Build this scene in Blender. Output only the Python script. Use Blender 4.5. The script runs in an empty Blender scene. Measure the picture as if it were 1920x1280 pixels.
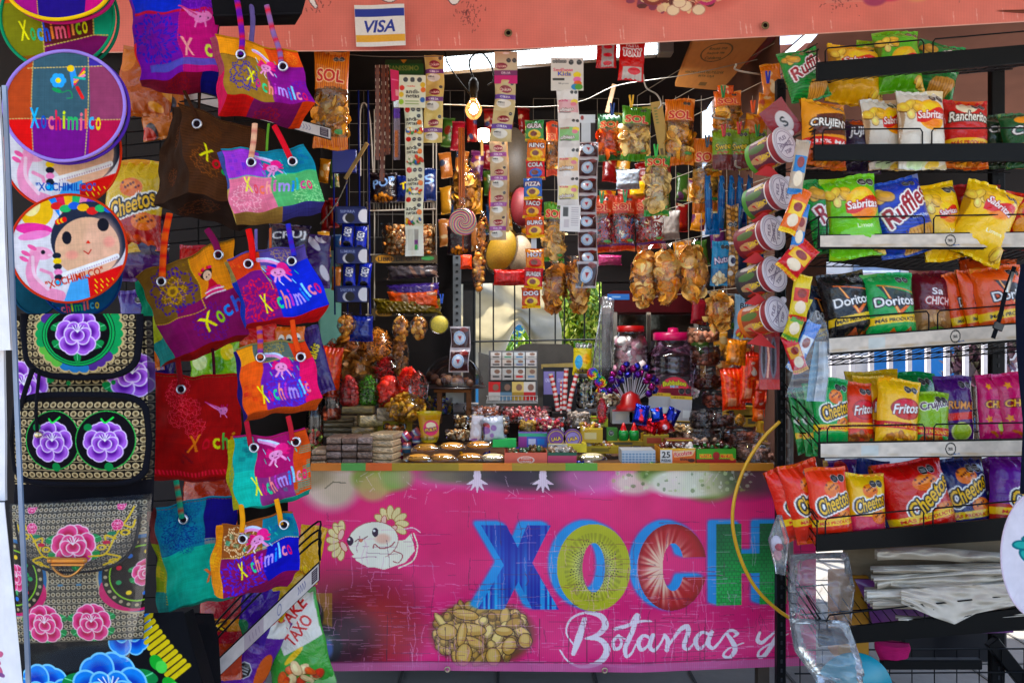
import bpy,math,random
import numpy as np
from math import sin,cos,pi,radians
from mathutils import Vector
# ------------------------------------------------------------------ camera, sky, sun, exposure
S = bpy.context.scene
C = bpy.context.collection
F = 1500.0; CZ = 1.45
cam = bpy.data.cameras.new('camera'); cam.sensor_width = 36.0; cam.lens = 28.125
cam.clip_start = 0.05; cam.clip_end = 500
co = bpy.data.objects.new('camera',cam); C.objects.link(co)
co.location = (0,0,CZ); co.rotation_euler = (pi/2,0,0); S.camera = co
W = bpy.data.worlds.new('World'); S.world = W; W.use_nodes = True
nt = W.node_tree
sky = nt.nodes.new('ShaderNodeTexSky'); sky.sky_type = 'NISHITA'; sky.sun_disc = False
SUN_EL,SUN_AZ = 62,205          # behind the stall, a little to the left
sky.sun_elevation = radians(SUN_EL); sky.sun_rotation = radians(-28)
sky.dust_density = 2.0
nt.nodes['Background'].inputs[1].default_value = 0.15
nt.links.new(sky.outputs[0],nt.nodes['Background'].inputs[0])
sl = bpy.data.lights.new('sun','SUN'); sl.energy = 4.2; sl.angle = radians(0.6); sl.color = (1,.95,.87)
so = bpy.data.objects.new('sun',sl); C.objects.link(so)
so.rotation_euler = (radians(-(90-SUN_EL)),0,radians(28))
S.view_settings.view_transform = 'Standard'; S.view_settings.look = 'None'
S.view_settings.exposure = 2.0; S.view_settings.gamma = 1
S.view_settings.use_curve_mapping = False
S.render.engine = 'CYCLES'
S.cycles.max_bounces = 7; S.cycles.diffuse_bounces = 4; S.cycles.glossy_bounces = 3
S.cycles.transparent_max_bounces = 24; S.cycles.transmission_bounces = 4
S.cycles.use_denoising = True
S.cycles.sample_clamp_indirect = 6; S.cycles.caustics_reflective = False; S.cycles.caustics_refractive = False
rng = np.random.RandomState(7); random.seed(7)

def P(px,py,Y):
 """world point that the photo shows at (px,py) when it stands Y metres away"""
 return np.array([(px-960)/F*Y,Y,CZ-(py-640)/F*Y])
def hexc(c):
 if isinstance(c,str):
  c = c.lstrip('#')
  if len(c) == 3: c = ''.join(k*2 for k in c)
  return np.array([int(c[i:i+2],16)/255. for i in (0,2,4)])
 return np.asarray(c,float)
def lin(a):
 a = np.clip(a,0,1)
 return np.where(a < .04045,a/12.92,((a+.055)/1.055)**2.4)
def grade(c):
 a = lin(c); l = a.mean(-1,keepdims=True)
 a = np.clip(l+(a-l)*1.12,.004,.9); return a**1.08
# ------------------------------------------------------------------ materials (all read the point colour 'Col')
def newmat(name):
 m = bpy.data.materials.new(name); m.use_nodes = True
 n = m.node_tree.nodes; n.clear()
 out = n.new('ShaderNodeOutputMaterial')
 return m,m.node_tree,out
def colmat(name,rough=.6,metal=0.,bump=0.,bscale=300,bdist=.001,coat=0.,spec=.5,sheen=0.,var=.12,vscale=30,distort=None,sub=0,gain=1.0,weave=0):
 m,t,out = newmat(name); n = t.nodes; L = t.links.new
 b = n.new('ShaderNodeBsdfPrincipled'); L(b.outputs[0],out.inputs[0])
 a = n.new('ShaderNodeAttribute'); a.attribute_name = 'Col'
 tc = n.new('ShaderNodeTexCoord')
 nz = n.new('ShaderNodeTexNoise'); nz.inputs['Scale'].default_value = vscale; nz.inputs['Detail'].default_value = 4
 L(tc.outputs['Object'],nz.inputs['Vector'])
 mr = n.new('ShaderNodeMapRange'); mr.inputs[1].default_value = .3; mr.inputs[2].default_value = .7
 mr.inputs[3].default_value = gain*(1-var); mr.inputs[4].default_value = gain*(1+var*.6)
 L(nz.outputs[0],mr.inputs[0])
 mx = n.new('ShaderNodeVectorMath'); mx.operation = 'SCALE'
 L(a.outputs['Color'],mx.inputs[0]); L(mr.outputs[0],mx.inputs['Scale'])
 L(mx.outputs[0],b.inputs['Base Color'])
 b.inputs['Roughness'].default_value = rough; b.inputs['Metallic'].default_value = metal
 b.inputs['Coat Weight'].default_value = coat; b.inputs['Coat Roughness'].default_value = .12
 b.inputs['Specular IOR Level'].default_value = spec
 b.inputs['Sheen Weight'].default_value = sheen
 if sub:
  b.inputs['Transmission Weight'].default_value = 0
 if bump:
  n2 = n.new('ShaderNodeTexNoise'); n2.inputs['Scale'].default_value = bscale; n2.inputs['Detail'].default_value = 3
  if distort: n2.inputs['Distortion'].default_value = distort
  L(tc.outputs['Object'],n2.inputs['Vector'])
  bp = n.new('ShaderNodeBump'); bp.inputs['Strength'].default_value = bump; bp.inputs['Distance'].default_value = bdist
  h = n2.outputs[0]
  if weave:
   wv = n.new('ShaderNodeTexWave'); wv.inputs['Scale'].default_value = weave; wv.bands_direction = 'X'
   wz = n.new('ShaderNodeTexWave'); wz.inputs['Scale'].default_value = weave; wz.bands_direction = 'Z'
   L(tc.outputs['Object'],wv.inputs['Vector']); L(tc.outputs['Object'],wz.inputs['Vector'])
   ad = n.new('ShaderNodeMath'); ad.operation = 'ADD'; L(wv.outputs['Fac'],ad.inputs[0]); L(wz.outputs['Fac'],ad.inputs[1])
   a2 = n.new('ShaderNodeMath'); a2.operation = 'MULTIPLY_ADD'; L(ad.outputs[0],a2.inputs[0]); a2.inputs[1].default_value = .5; L(h,a2.inputs[2]); h = a2.outputs[0]
  L(h,bp.inputs['Height']); L(bp.outputs[0],b.inputs['Normal'])
 return m
def filmmat(name,tint=(.97,.97,.97),gloss=.9,rough=.08,print_=True,milky=0.0,bscale=45,bstr=.35,k=1.0):
 """clear wrapper: printed where 'Alp' is 1, thin clear film elsewhere"""
 m,t,out = newmat(name); n = t.nodes; L = t.links.new
 tc = n.new('ShaderNodeTexCoord')
 n2 = n.new('ShaderNodeTexNoise'); n2.inputs['Scale'].default_value = bscale; n2.inputs['Detail'].default_value = 2; n2.inputs['Distortion'].default_value = 1.2
 L(tc.outputs['Object'],n2.inputs['Vector'])
 bp = n.new('ShaderNodeBump'); bp.inputs['Strength'].default_value = bstr; bp.inputs['Distance'].default_value = .006
 L(n2.outputs[0],bp.inputs['Height'])
 tr = n.new('ShaderNodeBsdfTransparent'); tr.inputs[0].default_value = (*tint,1)
 gl = n.new('ShaderNodeBsdfGlossy'); gl.inputs['Roughness'].default_value = rough; gl.inputs[0].default_value = (gloss,gloss,gloss,1)
 L(bp.outputs[0],gl.inputs['Normal'])
 fr = n.new('ShaderNodeFresnel'); fr.inputs[0].default_value = 1.5; L(bp.outputs[0],fr.inputs['Normal'])
 mx = n.new('ShaderNodeMixShader')
 mm = n.new('ShaderNodeMath'); mm.operation = 'MULTIPLY_ADD'; L(fr.outputs[0],mm.inputs[0]); mm.inputs[1].default_value = k; mm.inputs[2].default_value = .01
 L(mm.outputs[0],mx.inputs[0]); L(tr.outputs[0],mx.inputs[1]); L(gl.outputs[0],mx.inputs[2])
 cur = mx
 if milky:
  df = n.new('ShaderNodeBsdfDiffuse'); df.inputs[0].default_value = (.75,.76,.8,1)
  m2 = n.new('ShaderNodeMixShader'); m2.inputs[0].default_value = milky
  L(cur.outputs[0],m2.inputs[1]); L(df.outputs[0],m2.inputs[2]); cur = m2
 if print_:
  a = n.new('ShaderNodeAttribute'); a.attribute_name = 'Col'
  al = n.new('ShaderNodeAttribute'); al.attribute_name = 'Alp'
  b = n.new('ShaderNodeBsdfPrincipled'); L(a.outputs['Color'],b.inputs['Base Color']); b.inputs['Roughness'].default_value = .3
  L(bp.outputs[0],b.inputs['Normal'])
  m3 = n.new('ShaderNodeMixShader'); L(al.outputs['Fac'],m3.inputs[0]); L(cur.outputs[0],m3.inputs[1]); L(b.outputs[0],m3.inputs[2]); cur = m3
 L(cur.outputs[0],out.inputs[0])
 return m
def emimat(name,col,s):
 m,t,out = newmat(name); e = t.nodes.new('ShaderNodeEmission'); e.inputs[0].default_value = (*col,1); e.inputs[1].default_value = s
 t.links.new(e.outputs[0],out.inputs[0]); return m
M = dict(
 foil=colmat('printed_foil',rough=.22,bump=.7,bscale=26,bdist=.006,distort=1.8,coat=.15,var=.05,spec=.45),
 fabric=colmat('woven_fabric',rough=.9,bump=.35,bscale=900,bdist=.0006,sheen=0,var=.1,vscale=60,spec=.12,weave=160),
 cloth=colmat('plain_cloth',rough=.92,bump=.3,bscale=500,bdist=.0008,sheen=0,var=.08,spec=.12),
 vinyl=colmat('printed_vinyl',rough=.42,bump=.22,bscale=28,bdist=.004,distort=.6,var=.1,vscale=9,weave=120),
 paper=colmat('printed_card',rough=.6,bump=.1,bscale=60,var=.05),
 paint=colmat('painted_metal',rough=.45,bump=.08,bscale=40,var=.18,vscale=14,spec=.14),
 metal=colmat('bare_metal',rough=.3,metal=1,bump=.05,bscale=80,var=.15),
 plastic=colmat('moulded_plastic',rough=.3,coat=.1,var=.05),
 wood=colmat('worn_wood',rough=.7,bump=.3,bscale=90,var=.3,vscale=18),
 food=colmat('snack_food',rough=.5,bump=.4,bscale=260,bdist=.001,var=.25,vscale=140,gain=1.5),
 candy=colmat('glossy_candy',rough=.15,coat=.5,var=.05),
 foilshine=colmat('metallic_foil',rough=.22,metal=.75,bump=.5,bscale=70,bdist=.003,distort=1.5,var=.1),
 stone=colmat('rough_stone',rough=.85,bump=.4,bscale=25,bdist=.01,var=.25,vscale=3),
 leaf=colmat('leaves',rough=.45,var=.35,vscale=5),
 wrap=filmmat('clear_wrap'),
 film=filmmat('clear_film',print_=False,k=.7,gloss=.8),
 jar=filmmat('clear_jar_plastic',print_=False,rough=.04,bstr=.05,tint=(.93,.94,.95)),
 jarp=filmmat('violet_jar_plastic',print_=False,rough=.04,bstr=.05,tint=(.82,.72,.88)),
 cling=filmmat('thin_cling_film',print_=False,gloss=.6,rough=.1,bscale=14,bstr=.25,tint=(.99,.99,.99),k=.12),
 milky=filmmat('milky_sheet',print_=False,milky=.1,rough=.12,k=1.2,bscale=14,bstr=.9),
 smoke=filmmat('smoky_dome_plastic',print_=False,rough=.05,bstr=.02,tint=(.84,.8,.8),k=.6),
)
M['tube'] = emimat('lit_tube',(.8,.92,1.),1.2)
M['fila'] = emimat('lit_filament',(1,.62,.25),60)
M['bulbw'] = emimat('lit_bulb',(1,.78,.5),9)
M['bulbglass'] = filmmat('bulb_glass',print_=False,rough=.03,bstr=0,tint=(1,.8,.55))
_t = M['bulbglass'].node_tree; _o = [n for n in _t.nodes if n.type == 'OUTPUT_MATERIAL'][0]; _a = _t.nodes.new('ShaderNodeAddShader'); _e = _t.nodes.new('ShaderNodeEmission')
_e.inputs[0].default_value = (1,.5,.16,1); _e.inputs[1].default_value = .09; _t.links.new(_o.inputs[0].links[0].from_socket,_a.inputs[0]); _t.links.new(_e.outputs[0],_a.inputs[1]); _t.links.new(_a.outputs[0],_o.inputs[0])
# ------------------------------------------------------------------ scene bookkeeping
def tag(o,label=None,cat=None,group=None,kind=None):
 if label: o['label'] = label
 if cat: o['category'] = cat
 if group: o['group'] = group
 if kind: o['kind'] = kind
 return o
def T(name,loc,label,cat,group=None):
 o = bpy.data.objects.new(name,None); C.objects.link(o); o.location = Vector([float(v) for v in loc])
 o.empty_display_size = .05
 return tag(o,label,cat,group)
class MB:
 """collects shapes (world coordinates); build() links them as ONE mesh object"""
 def __init__(s): s.v = []; s.f = {}; s.c = []; s.a = []; s.n = 0
 def add(s,v,f,c,a=1.0,smooth=True):
  v = np.asarray(v,float).reshape(-1,3); k = len(v)
  c = hexc(c)
  if c.ndim == 1: c = np.tile(c,(k,1))
  f = np.asarray(f,int)
  s.f.setdefault(f.shape[1],[]).append((f+s.n,smooth))
  s.v.append(v); s.c.append(c[:,:3]); s.a.append(np.broadcast_to(np.asarray(a,float).reshape(-1) if np.ndim(a) else np.full(k,a),(k,)))
  s.n += k; return s
 def box(s,c,size,col,rz=0,rx=0,ry=0,bev=0.0):
  h = np.array(size)/2.
  if bev > 0:
   b = min(bev,h.min()*.9)
   pts = []
   for sx in (-1,1):
    for sy in (-1,1):
     for sz in (-1,1):
      sg = np.array([sx,sy,sz])
      for k in range(3):
       q = sg*(h-b); q[k] = sg[k]*h[k]; pts.append(q)
   pts = np.array(pts)
   idx = lambda sx,sy,sz,k: ((sx*2+sy)*2+sz)*3+k
   q4,t3 = [],[]
   for k in range(3):
    o1,o2 = [j for j in range(3) if j != k]
    for sgn in (0,1):
     cyc = []
     for (a1,a2) in ((0,0),(1,0),(1,1),(0,1)):
      e = [0,0,0]; e[k] = sgn; e[o1] = a1; e[o2] = a2; cyc.append(idx(*e,k))
     q4.append(cyc)
   for k in range(3):
    o1,o2 = [j for j in range(3) if j != k]
    for a1 in (0,1):
     for a2 in (0,1):
      e0 = [0,0,0]; e1 = [0,0,0]; e0[k] = 0; e1[k] = 1
      e0[o1] = e1[o1] = a1; e0[o2] = e1[o2] = a2
      q4.append([idx(*e0,o1),idx(*e1,o1),idx(*e1,o2),idx(*e0,o2)])
   for a in (0,1):
    for b2 in (0,1):
     for d in (0,1): t3.append([idx(a,b2,d,0),idx(a,b2,d,1),idx(a,b2,d,2)])
   p = rot(pts,rx,ry,rz)+np.asarray(c)
   # same vertices for quads and tris
   col_ = hexc(col); n0 = s.n
   s.add(p,np.array(q4),col_,smooth=False)
   s.f.setdefault(3,[]).append((np.array(t3)+n0,False))
   return s
  v = np.array([[x,y,z] for x in (-1,1) for y in (-1,1) for z in (-1,1)])*h
  f = [[0,1,3,2],[4,6,7,5],[0,4,5,1],[2,3,7,6],[0,2,6,4],[1,5,7,3]]
  return s.add(rot(v,rx,ry,rz)+np.asarray(c),f,col,smooth=False)
 def tube(s,pts,r,col,n=6,caps=True,flat=1.0):
  pts = np.asarray(pts,float); m = len(pts); r = np.broadcast_to(np.asarray(r,float),(m,))
  tg = np.gradient(pts,axis=0); tg /= np.linalg.norm(tg,axis=1)[:,None]+1e-12
  up = np.array([0,1.,0]) if abs(tg[0][1]) < .9 else np.array([1.,0,0])
  vs = []
  for i in range(m):
   a = np.cross(tg[i],up); a /= np.linalg.norm(a)+1e-12; b = np.cross(tg[i],a); up_ = np.cross(a,tg[i])
   up = up_ if np.linalg.norm(up_) > .1 else up
   th = np.arange(n)*2*pi/n
   vs.append(pts[i]+r[i]*(np.outer(np.cos(th),a)+flat*np.outer(np.sin(th),b)))
  v = np.concatenate(vs); f = []
  i,j = np.meshgrid(np.arange(m-1),np.arange(n),indexing='ij'); i = i.ravel(); j = j.ravel(); k = (j+1) % n
  f = np.stack([i*n+j,i*n+k,(i+1)*n+k,(i+1)*n+j],1)
  if isinstance(col,(list,np.ndarray)) and np.ndim(col) == 2: col = np.repeat(np.asarray(col),n,0)
  s.add(v,f,col)
  if caps and n == 4: s.f[4].append((np.array([[0,1,2,3],[s.n-1,s.n-2,s.n-3,s.n-4]]),False))
  elif caps:
   for base,ce in ((s.n-m*n,pts[0]),(s.n-n,pts[-1])):
    c0 = s.c[-1][0] if base < s.n-n else s.c[-1][-1]
    s.v.append(ce[None]); s.c.append(c0[None]); s.a.append(np.ones(1)); ci = s.n; s.n += 1
    s.f.setdefault(3,[]).append((np.array([[ci,base+q,base+(q+1) % n] for q in range(n)]),True))
    break
  return s
 def lathe(s,prof,c,col,n=24,axis=2,a=1.0,sx=1.,sy=1.,R=None):
  """prof: [(r,h)...]"""
  prof = np.asarray(prof,float); m = len(prof); th = np.arange(n)*2*pi/n
  v = np.zeros((m,n,3)); v[...,0] = prof[:,0:1]*np.cos(th)*sx; v[...,1] = prof[:,0:1]*np.sin(th)*sy; v[...,2] = prof[:,1:2]
  v = v.reshape(-1,3)
  if R is not None: v = rot(v,*R)
  i,j = np.meshgrid(np.arange(m-1),np.arange(n),indexing='ij'); i = i.ravel(); j = j.ravel(); k = (j+1) % n
  f = np.stack([i*n+j,i*n+k,(i+1)*n+k,(i+1)*n+j],1)
  if isinstance(col,(list,np.ndarray)) and np.ndim(col) == 2: col = np.repeat(np.asarray([hexc(q) for q in col]),n,0)
  return s.add(v+np.asarray(c),f,col,a)
 def ball(s,c,r,col,n=10,m=7,R=None):
  th = np.linspace(0,pi,m); r = np.broadcast_to(np.asarray(r,float),(3,))
  prof = np.stack([np.sin(th)+1e-4,-np.cos(th)],1)
  ph = np.arange(n)*2*pi/n
  v = np.zeros((m,n,3)); v[...,0] = prof[:,0:1]*np.cos(ph)*r[0]; v[...,1] = prof[:,0:1]*np.sin(ph)*r[1]; v[...,2] = prof[:,1:2]*r[2]
  v = v.reshape(-1,3)
  if R is not None: v = rot(v,*R)
  i,j = np.meshgrid(np.arange(m-1),np.arange(n),indexing='ij'); i = i.ravel(); j = j.ravel(); k = (j+1) % n
  return s.add(v+np.asarray(c),np.stack([i*n+j,i*n+k,(i+1)*n+k,(i+1)*n+j],1),col)
 def grid(s,pos,col,a=1.0,smooth=True,flip=False):
  """pos: (nv,nu,3); col: (nv,nu,3) or single"""
  nv,nu = pos.shape[:2]
  i,j = np.meshgrid(np.arange(nv-1),np.arange(nu-1),indexing='ij'); i = i.ravel(); j = j.ravel()
  f = np.stack([i*nu+j,(i+1)*nu+j,(i+1)*nu+j+1,i*nu+j+1],1)
  if flip: f = f[:,::-1]
  col = hexc(col)
  if col.ndim == 3: col = col.reshape(-1,col.shape[-1])
  if np.ndim(a) > 1: a = np.asarray(a).reshape(-1)
  return s.add(pos.reshape(-1,3),f,col,a,smooth)
 def poly(s,pts,col):
  s.add(pts,[list(range(len(pts)))],col,smooth=False); return s
 def prism(s,pts,vec,col,col2=None):
  """polygon (world) pushed along vec"""
  p = np.asarray(pts,float); n = len(p); q = p+np.asarray(vec)
  s.add(p,[list(range(n))],col,smooth=False); s.add(q,[list(range(n))[::-1]],col2 or col,smooth=False)
  s.add(np.concatenate([p,q]),[[i,(i+1) % n,n+(i+1) % n,n+i] for i in range(n)],col2 or col,smooth=False); return s
 def build(s,name,mat,parent=None,origin=None,smooth=None):
  v = np.concatenate(s.v); c = np.concatenate(s.c); a = np.concatenate([np.asarray(x,float) for x in s.a])
  if parent is not None: o0 = np.array(parent.matrix_world.translation) if False else PL[parent.name]
  elif origin is not None: o0 = np.asarray(origin,float)
  else:
   mn,mx = v.min(0),v.max(0); o0 = np.array([(mn[0]+mx[0])/2,(mn[1]+mx[1])/2,mn[2]])
  me = bpy.data.meshes.new(name)
  me.vertices.add(len(v)); me.vertices.foreach_set('co',(v-o0).astype(np.float32).ravel())
  loops = []; starts = []; tot = []; sm = []; st = 0
  for k,lst in s.f.items():
   for f,smo in lst:
    loops.append(f.ravel()); n = len(f); starts.append(st+np.arange(n)*k); tot.append(np.full(n,k)); st += n*k
    sm.append(np.full(n,smo if smooth is None else smooth))
  loops = np.concatenate(loops); starts = np.concatenate(starts); tot = np.concatenate(tot); sm = np.concatenate(sm)
  me.loops.add(len(loops)); me.loops.foreach_set('vertex_index',loops.astype(np.int32))
  me.polygons.add(len(starts)); me.polygons.foreach_set('loop_start',starts.astype(np.int32)); me.polygons.foreach_set('loop_total',tot.astype(np.int32))
  me.polygons.foreach_set('use_smooth',sm)
  me.update(calc_edges=True)
  at = me.color_attributes.new('Col','FLOAT_COLOR','POINT')
  rgba = np.ones((len(v),4),np.float32); rgba[:,:3] = grade(c); at.data.foreach_set('color',rgba.ravel())
  if mat is M['wrap']:
   al = me.attributes.new('Alp','FLOAT','POINT'); al.data.foreach_set('value',a.astype(np.float32))
  me.materials.append(mat)
  o = bpy.data.objects.new(name,me); C.objects.link(o)
  if parent is not None: o.parent = parent; PL[o.name] = o0
  else: o.location = Vector(o0.tolist()); 
  PL[o.name] = o0
  return o
PL = {}
def thing(name,loc,label,cat,group=None):
 o = T(name,loc,label,cat,group); PL[o.name] = np.array(loc,float); return o
def rot(v,rx=0,ry=0,rz=0):
 v = np.asarray(v,float)
 if rx: c,s = cos(rx),sin(rx); v = v @ np.array([[1,0,0],[0,c,s],[0,-s,c]])
 if ry: c,s = cos(ry),sin(ry); v = v @ np.array([[c,0,-s],[0,1,0],[s,0,c]])
 if rz: c,s = cos(rz),sin(rz); v = v @ np.array([[c,s,0],[-s,c,0],[0,0,1]])
 return v
def copy_tree(o,parent=None):
 c = o.copy(); C.objects.link(c)
 if parent: c.parent = parent
 PL[c.name] = PL.get(o.name,np.zeros(3))
 for ch in list(o.children): copy_tree(ch,c)
 return c
def move(o,delta): o.location = o.location+Vector([float(x) for x in delta]); PL[o.name] = PL[o.name]+np.asarray(delta)
def spline(pts,n=8):
 p = np.asarray(pts,float); out = []
 q = np.vstack([2*p[0]-p[1],p,2*p[-1]-p[-2]])
 for i in range(1,len(q)-2):
  t = np.linspace(0,1,n,endpoint=False)[:,None]
  out.append(.5*((2*q[i])+(-q[i-1]+q[i+1])*t+(2*q[i-1]-5*q[i]+4*q[i+1]-q[i+2])*t**2+(-q[i-1]+3*q[i]-3*q[i+1]+q[i+2])*t**3))
 out.append(p[-1:]); return np.vstack(out)
# ------------------------------------------------------------------ painter: prints and weaves, stored as point colours
_tm = {}
def tmask(s):
 if s in _tm: return _tm[s]
 cu = bpy.data.curves.new('t','FONT'); cu.body = s; cu.size = 1; cu.resolution_u = 3; cu.offset = .022
 ob = bpy.data.objects.new('t',cu); me = ob.to_mesh()
 me.calc_loop_triangles()
 v = np.zeros(len(me.vertices)*3); me.vertices.foreach_get('co',v); v = v.reshape(-1,3)[:,:2]
 tr = np.zeros(len(me.loop_triangles)*3,int); me.loop_triangles.foreach_get('vertices',tr); tr = tr.reshape(-1,3)
 ob.to_mesh_clear(); bpy.data.objects.remove(ob); bpy.data.curves.remove(cu)
 R = 44
 mn = v.min(0); v = (v-mn)*R; mx = v.max(0)
 H,Wd = int(mx[1])+2,int(mx[0])+2
 m = np.zeros((H,Wd),bool)
 for a,b,c in v[tr]:
  x0,x1 = int(min(a[0],b[0],c[0])),int(max(a[0],b[0],c[0]))+2
  y0,y1 = int(min(a[1],b[1],c[1])),int(max(a[1],b[1],c[1]))+2
  X,Y = np.meshgrid(np.arange(x0,min(x1,Wd))+.5,np.arange(y0,min(y1,H))+.5)
  d = (b[0]-a[0])*(c[1]-a[1])-(b[1]-a[1])*(c[0]-a[0])
  if abs(d) < 1e-9: continue
  w0 = ((b[0]-a[0])*(Y-a[1])-(b[1]-a[1])*(X-a[0]))/d
  w1 = ((c[0]-b[0])*(Y-b[1])-(c[1]-b[1])*(X-b[0]))/d
  w2 = 1-w0-w1
  m[y0:y0+X.shape[0],x0:x0+X.shape[1]] |= (w0 >= -.01) & (w1 >= -.01) & (w2 >= -.01)
 m = m[::-1].astype(np.float32)
 _tm[s] = m; return m
def vnoise(h,w,sc,seed=None):
 """smooth noise 0..1, sc = cells across the width"""
 r = np.random.RandomState(seed) if seed is not None else rng
 gx = max(2,int(sc)+2); gy = max(2,int(sc*h/w)+2)
 g = r.rand(gy+1,gx+1)
 y = np.linspace(0,gy-1.001,h); x = np.linspace(0,gx-1.001,w)
 yi = y.astype(int); xi = x.astype(int); fy = (y-yi)[:,None]; fx = (x-xi)[None]
 fy = fy*fy*(3-2*fy); fx = fx*fx*(3-2*fx)
 return (g[yi][:,xi]*(1-fx)+g[yi][:,xi+1]*fx)*(1-fy)+(g[yi+1][:,xi]*(1-fx)+g[yi+1][:,xi+1]*fx)*fy
def fbm(h,w,sc,oct=3,seed=None):
 o = 0; a = 1; t = 0
 for k in range(oct): o = o+a*vnoise(h,w,sc*2**k,None if seed is None else seed+k); t += a; a *= .5
 return o/t
class Cv:
 """unit coordinates: x right 0..1, y down 0..1; W,H photo pixels; den = points per photo pixel"""
 def __init__(s,Wp,Hp,col='#fff',den=.8,ss=2):
  s.ss = ss; s.w = max(6,int(round(Wp*den))); s.h = max(6,int(round(Hp*den)))
  s.W = s.w*ss; s.H = s.h*ss; s.asp = Wp/Hp
  s.a = np.ones((s.H,s.W,4)); s.a[...,:3] = hexc(col)
  y,x = np.mgrid[0:s.H,0:s.W]; s.x = ((x+.5)/s.W).astype(np.float32); s.y = ((y+.5)/s.H).astype(np.float32)
 def blend(s,m,c,sl=None):
  sl = sl or (slice(None),slice(None))
  c = hexc(c); A = s.a[sl]; m = np.asarray(m,float)[...,None]
  A[...,:3] = A[...,:3]*(1-m)+(c[:3] if c.ndim == 1 else c)*m
  A[...,3:] = A[...,3:]*(1-m)+m
  return s
 def sub(s,x0,y0,x1,y1):
  a,b = max(0,int(x0*s.W)-1),min(s.W,int(x1*s.W)+2); c,d = max(0,int(y0*s.H)-1),min(s.H,int(y1*s.H)+2)
  return (slice(c,max(c,d)),slice(a,max(a,b)))
 def rect(s,x0,y0,x1,y1,c,al=1):
  sl = s.sub(x0,y0,x1,y1); X,Y = s.x[sl],s.y[sl]
  return s.blend(((X >= x0) & (X < x1) & (Y >= y0) & (Y < y1))*al,c,sl)
 def ell(s,cx,cy,rx,ry,c,al=1,soft=0,rot=0,ring=0):
  R = max(rx,ry/s.asp,rx*s.asp,ry)*1.1+soft*rx
  sl = s.sub(cx-R-.02,cy-R*2-.02,cx+R+.02,cy+R*2+.02); X = (s.x[sl]-cx)*s.asp; Y = s.y[sl]-cy
  if rot:
   a = radians(rot); X,Y = X*cos(a)+Y*sin(a),-X*sin(a)+Y*cos(a)
  d = np.sqrt((X/(rx*s.asp))**2+(Y/ry)**2)
  if ring: m = (np.abs(d-1) < ring)*al
  elif soft: m = np.clip((1-d)/soft+.5,0,1)*al
  else: m = (d < 1)*al
  return s.blend(m,c,sl)
 def poly(s,pts,c,al=1):
  p = np.asarray(pts,float); sl = s.sub(p[:,0].min(),p[:,1].min(),p[:,0].max(),p[:,1].max())
  X,Y = s.x[sl],s.y[sl]; m = np.zeros(X.shape,bool); n = len(p)
  for i in range(n):
   x0,y0 = p[i]; x1,y1 = p[(i+1) % n]
   if y0 == y1: continue
   m ^= ((y0 > Y) != (y1 > Y)) & (X < (x1-x0)*(Y-y0)/(y1-y0)+x0)
  return s.blend(m*al,c,sl)
 def line(s,pts,w,c,al=1,soft=False):
  """w in units of height; w may be a list"""
  p = np.asarray(pts,float); n = len(p); w = np.broadcast_to(np.asarray(w,float),(n,))
  wm = w.max()
  sl = s.sub(p[:,0].min()-wm/s.asp,p[:,1].min()-wm,p[:,0].max()+wm/s.asp,p[:,1].max()+wm)
  X,Y = s.x[sl]*s.asp,s.y[sl]; m = np.zeros(X.shape,np.float32)
  for i in range(n-1):
   ax,ay = p[i][0]*s.asp,p[i][1]; bx,by = p[i+1][0]*s.asp,p[i+1][1]
   l2 = (bx-ax)**2+(by-ay)**2+1e-12
   t = np.clip(((X-ax)*(bx-ax)+(Y-ay)*(by-ay))/l2,0,1)
   d = np.hypot(X-ax-t*(bx-ax),Y-ay-t*(by-ay)); ww = (w[i]*(1-t)+w[i+1]*t)/2
   m = np.maximum(m,(d < ww) if not soft else np.clip(1.2-d/ww,0,1))
  return s.blend(m*al,c,sl)
 def text(s,t,cx,cy,w,h,c,oc=None,ow=.0,rot=0,sh=0,arc=0,oc2=None,ow2=0,al=1):
  """fits string t in the box w x h (unit sizes); ow = outline width in heights of the canvas"""
  if not t: return s
  m = tmask(t); mh,mw = m.shape
  R = max(w,h/s.asp)*.75+.05+(ow+ow2)/s.asp; Ry = max(h,w*s.asp)*.75+.05+ow+ow2
  sl = s.sub(cx-R,cy-Ry,cx+R,cy+Ry); X = (s.x[sl]-cx)*s.asp; Y = s.y[sl]-cy
  if X.size == 0: return s
  if rot:
   a = radians(-rot); X,Y = X*cos(a)+Y*sin(a),-X*sin(a)+Y*cos(a)
  wa = w*s.asp
  def smp(dx=0,dy=0):
   x = X+dx; y = Y+dy
   if arc: y = y-arc*h*(x/(wa/2))**2
   x = x+sh*y
   u = (x/wa+.5)*mw-.5; v = (y/h+.5)*mh-.5
   ui = np.round(u).astype(int); vi = np.round(v).astype(int)
   ok = (ui >= 0) & (ui < mw) & (vi >= 0) & (vi < mh)
   return np.where(ok,m[np.clip(vi,0,mh-1),np.clip(ui,0,mw-1)],0)
  def dil(o):
   q = smp()
   for k in range(10):
    q = np.maximum(q,smp(o*cos(k*.6283),o*sin(k*.6283)))
   return q
  if oc2 is not None: s.blend(dil(ow+ow2)*al,oc2,sl)
  if oc is not None: s.blend(dil(ow)*al,oc,sl)
  cc = hexc(c) if not isinstance(c,list) else None
  if cc is not None: s.blend(smp()*al,cc,sl)
  return s
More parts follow.
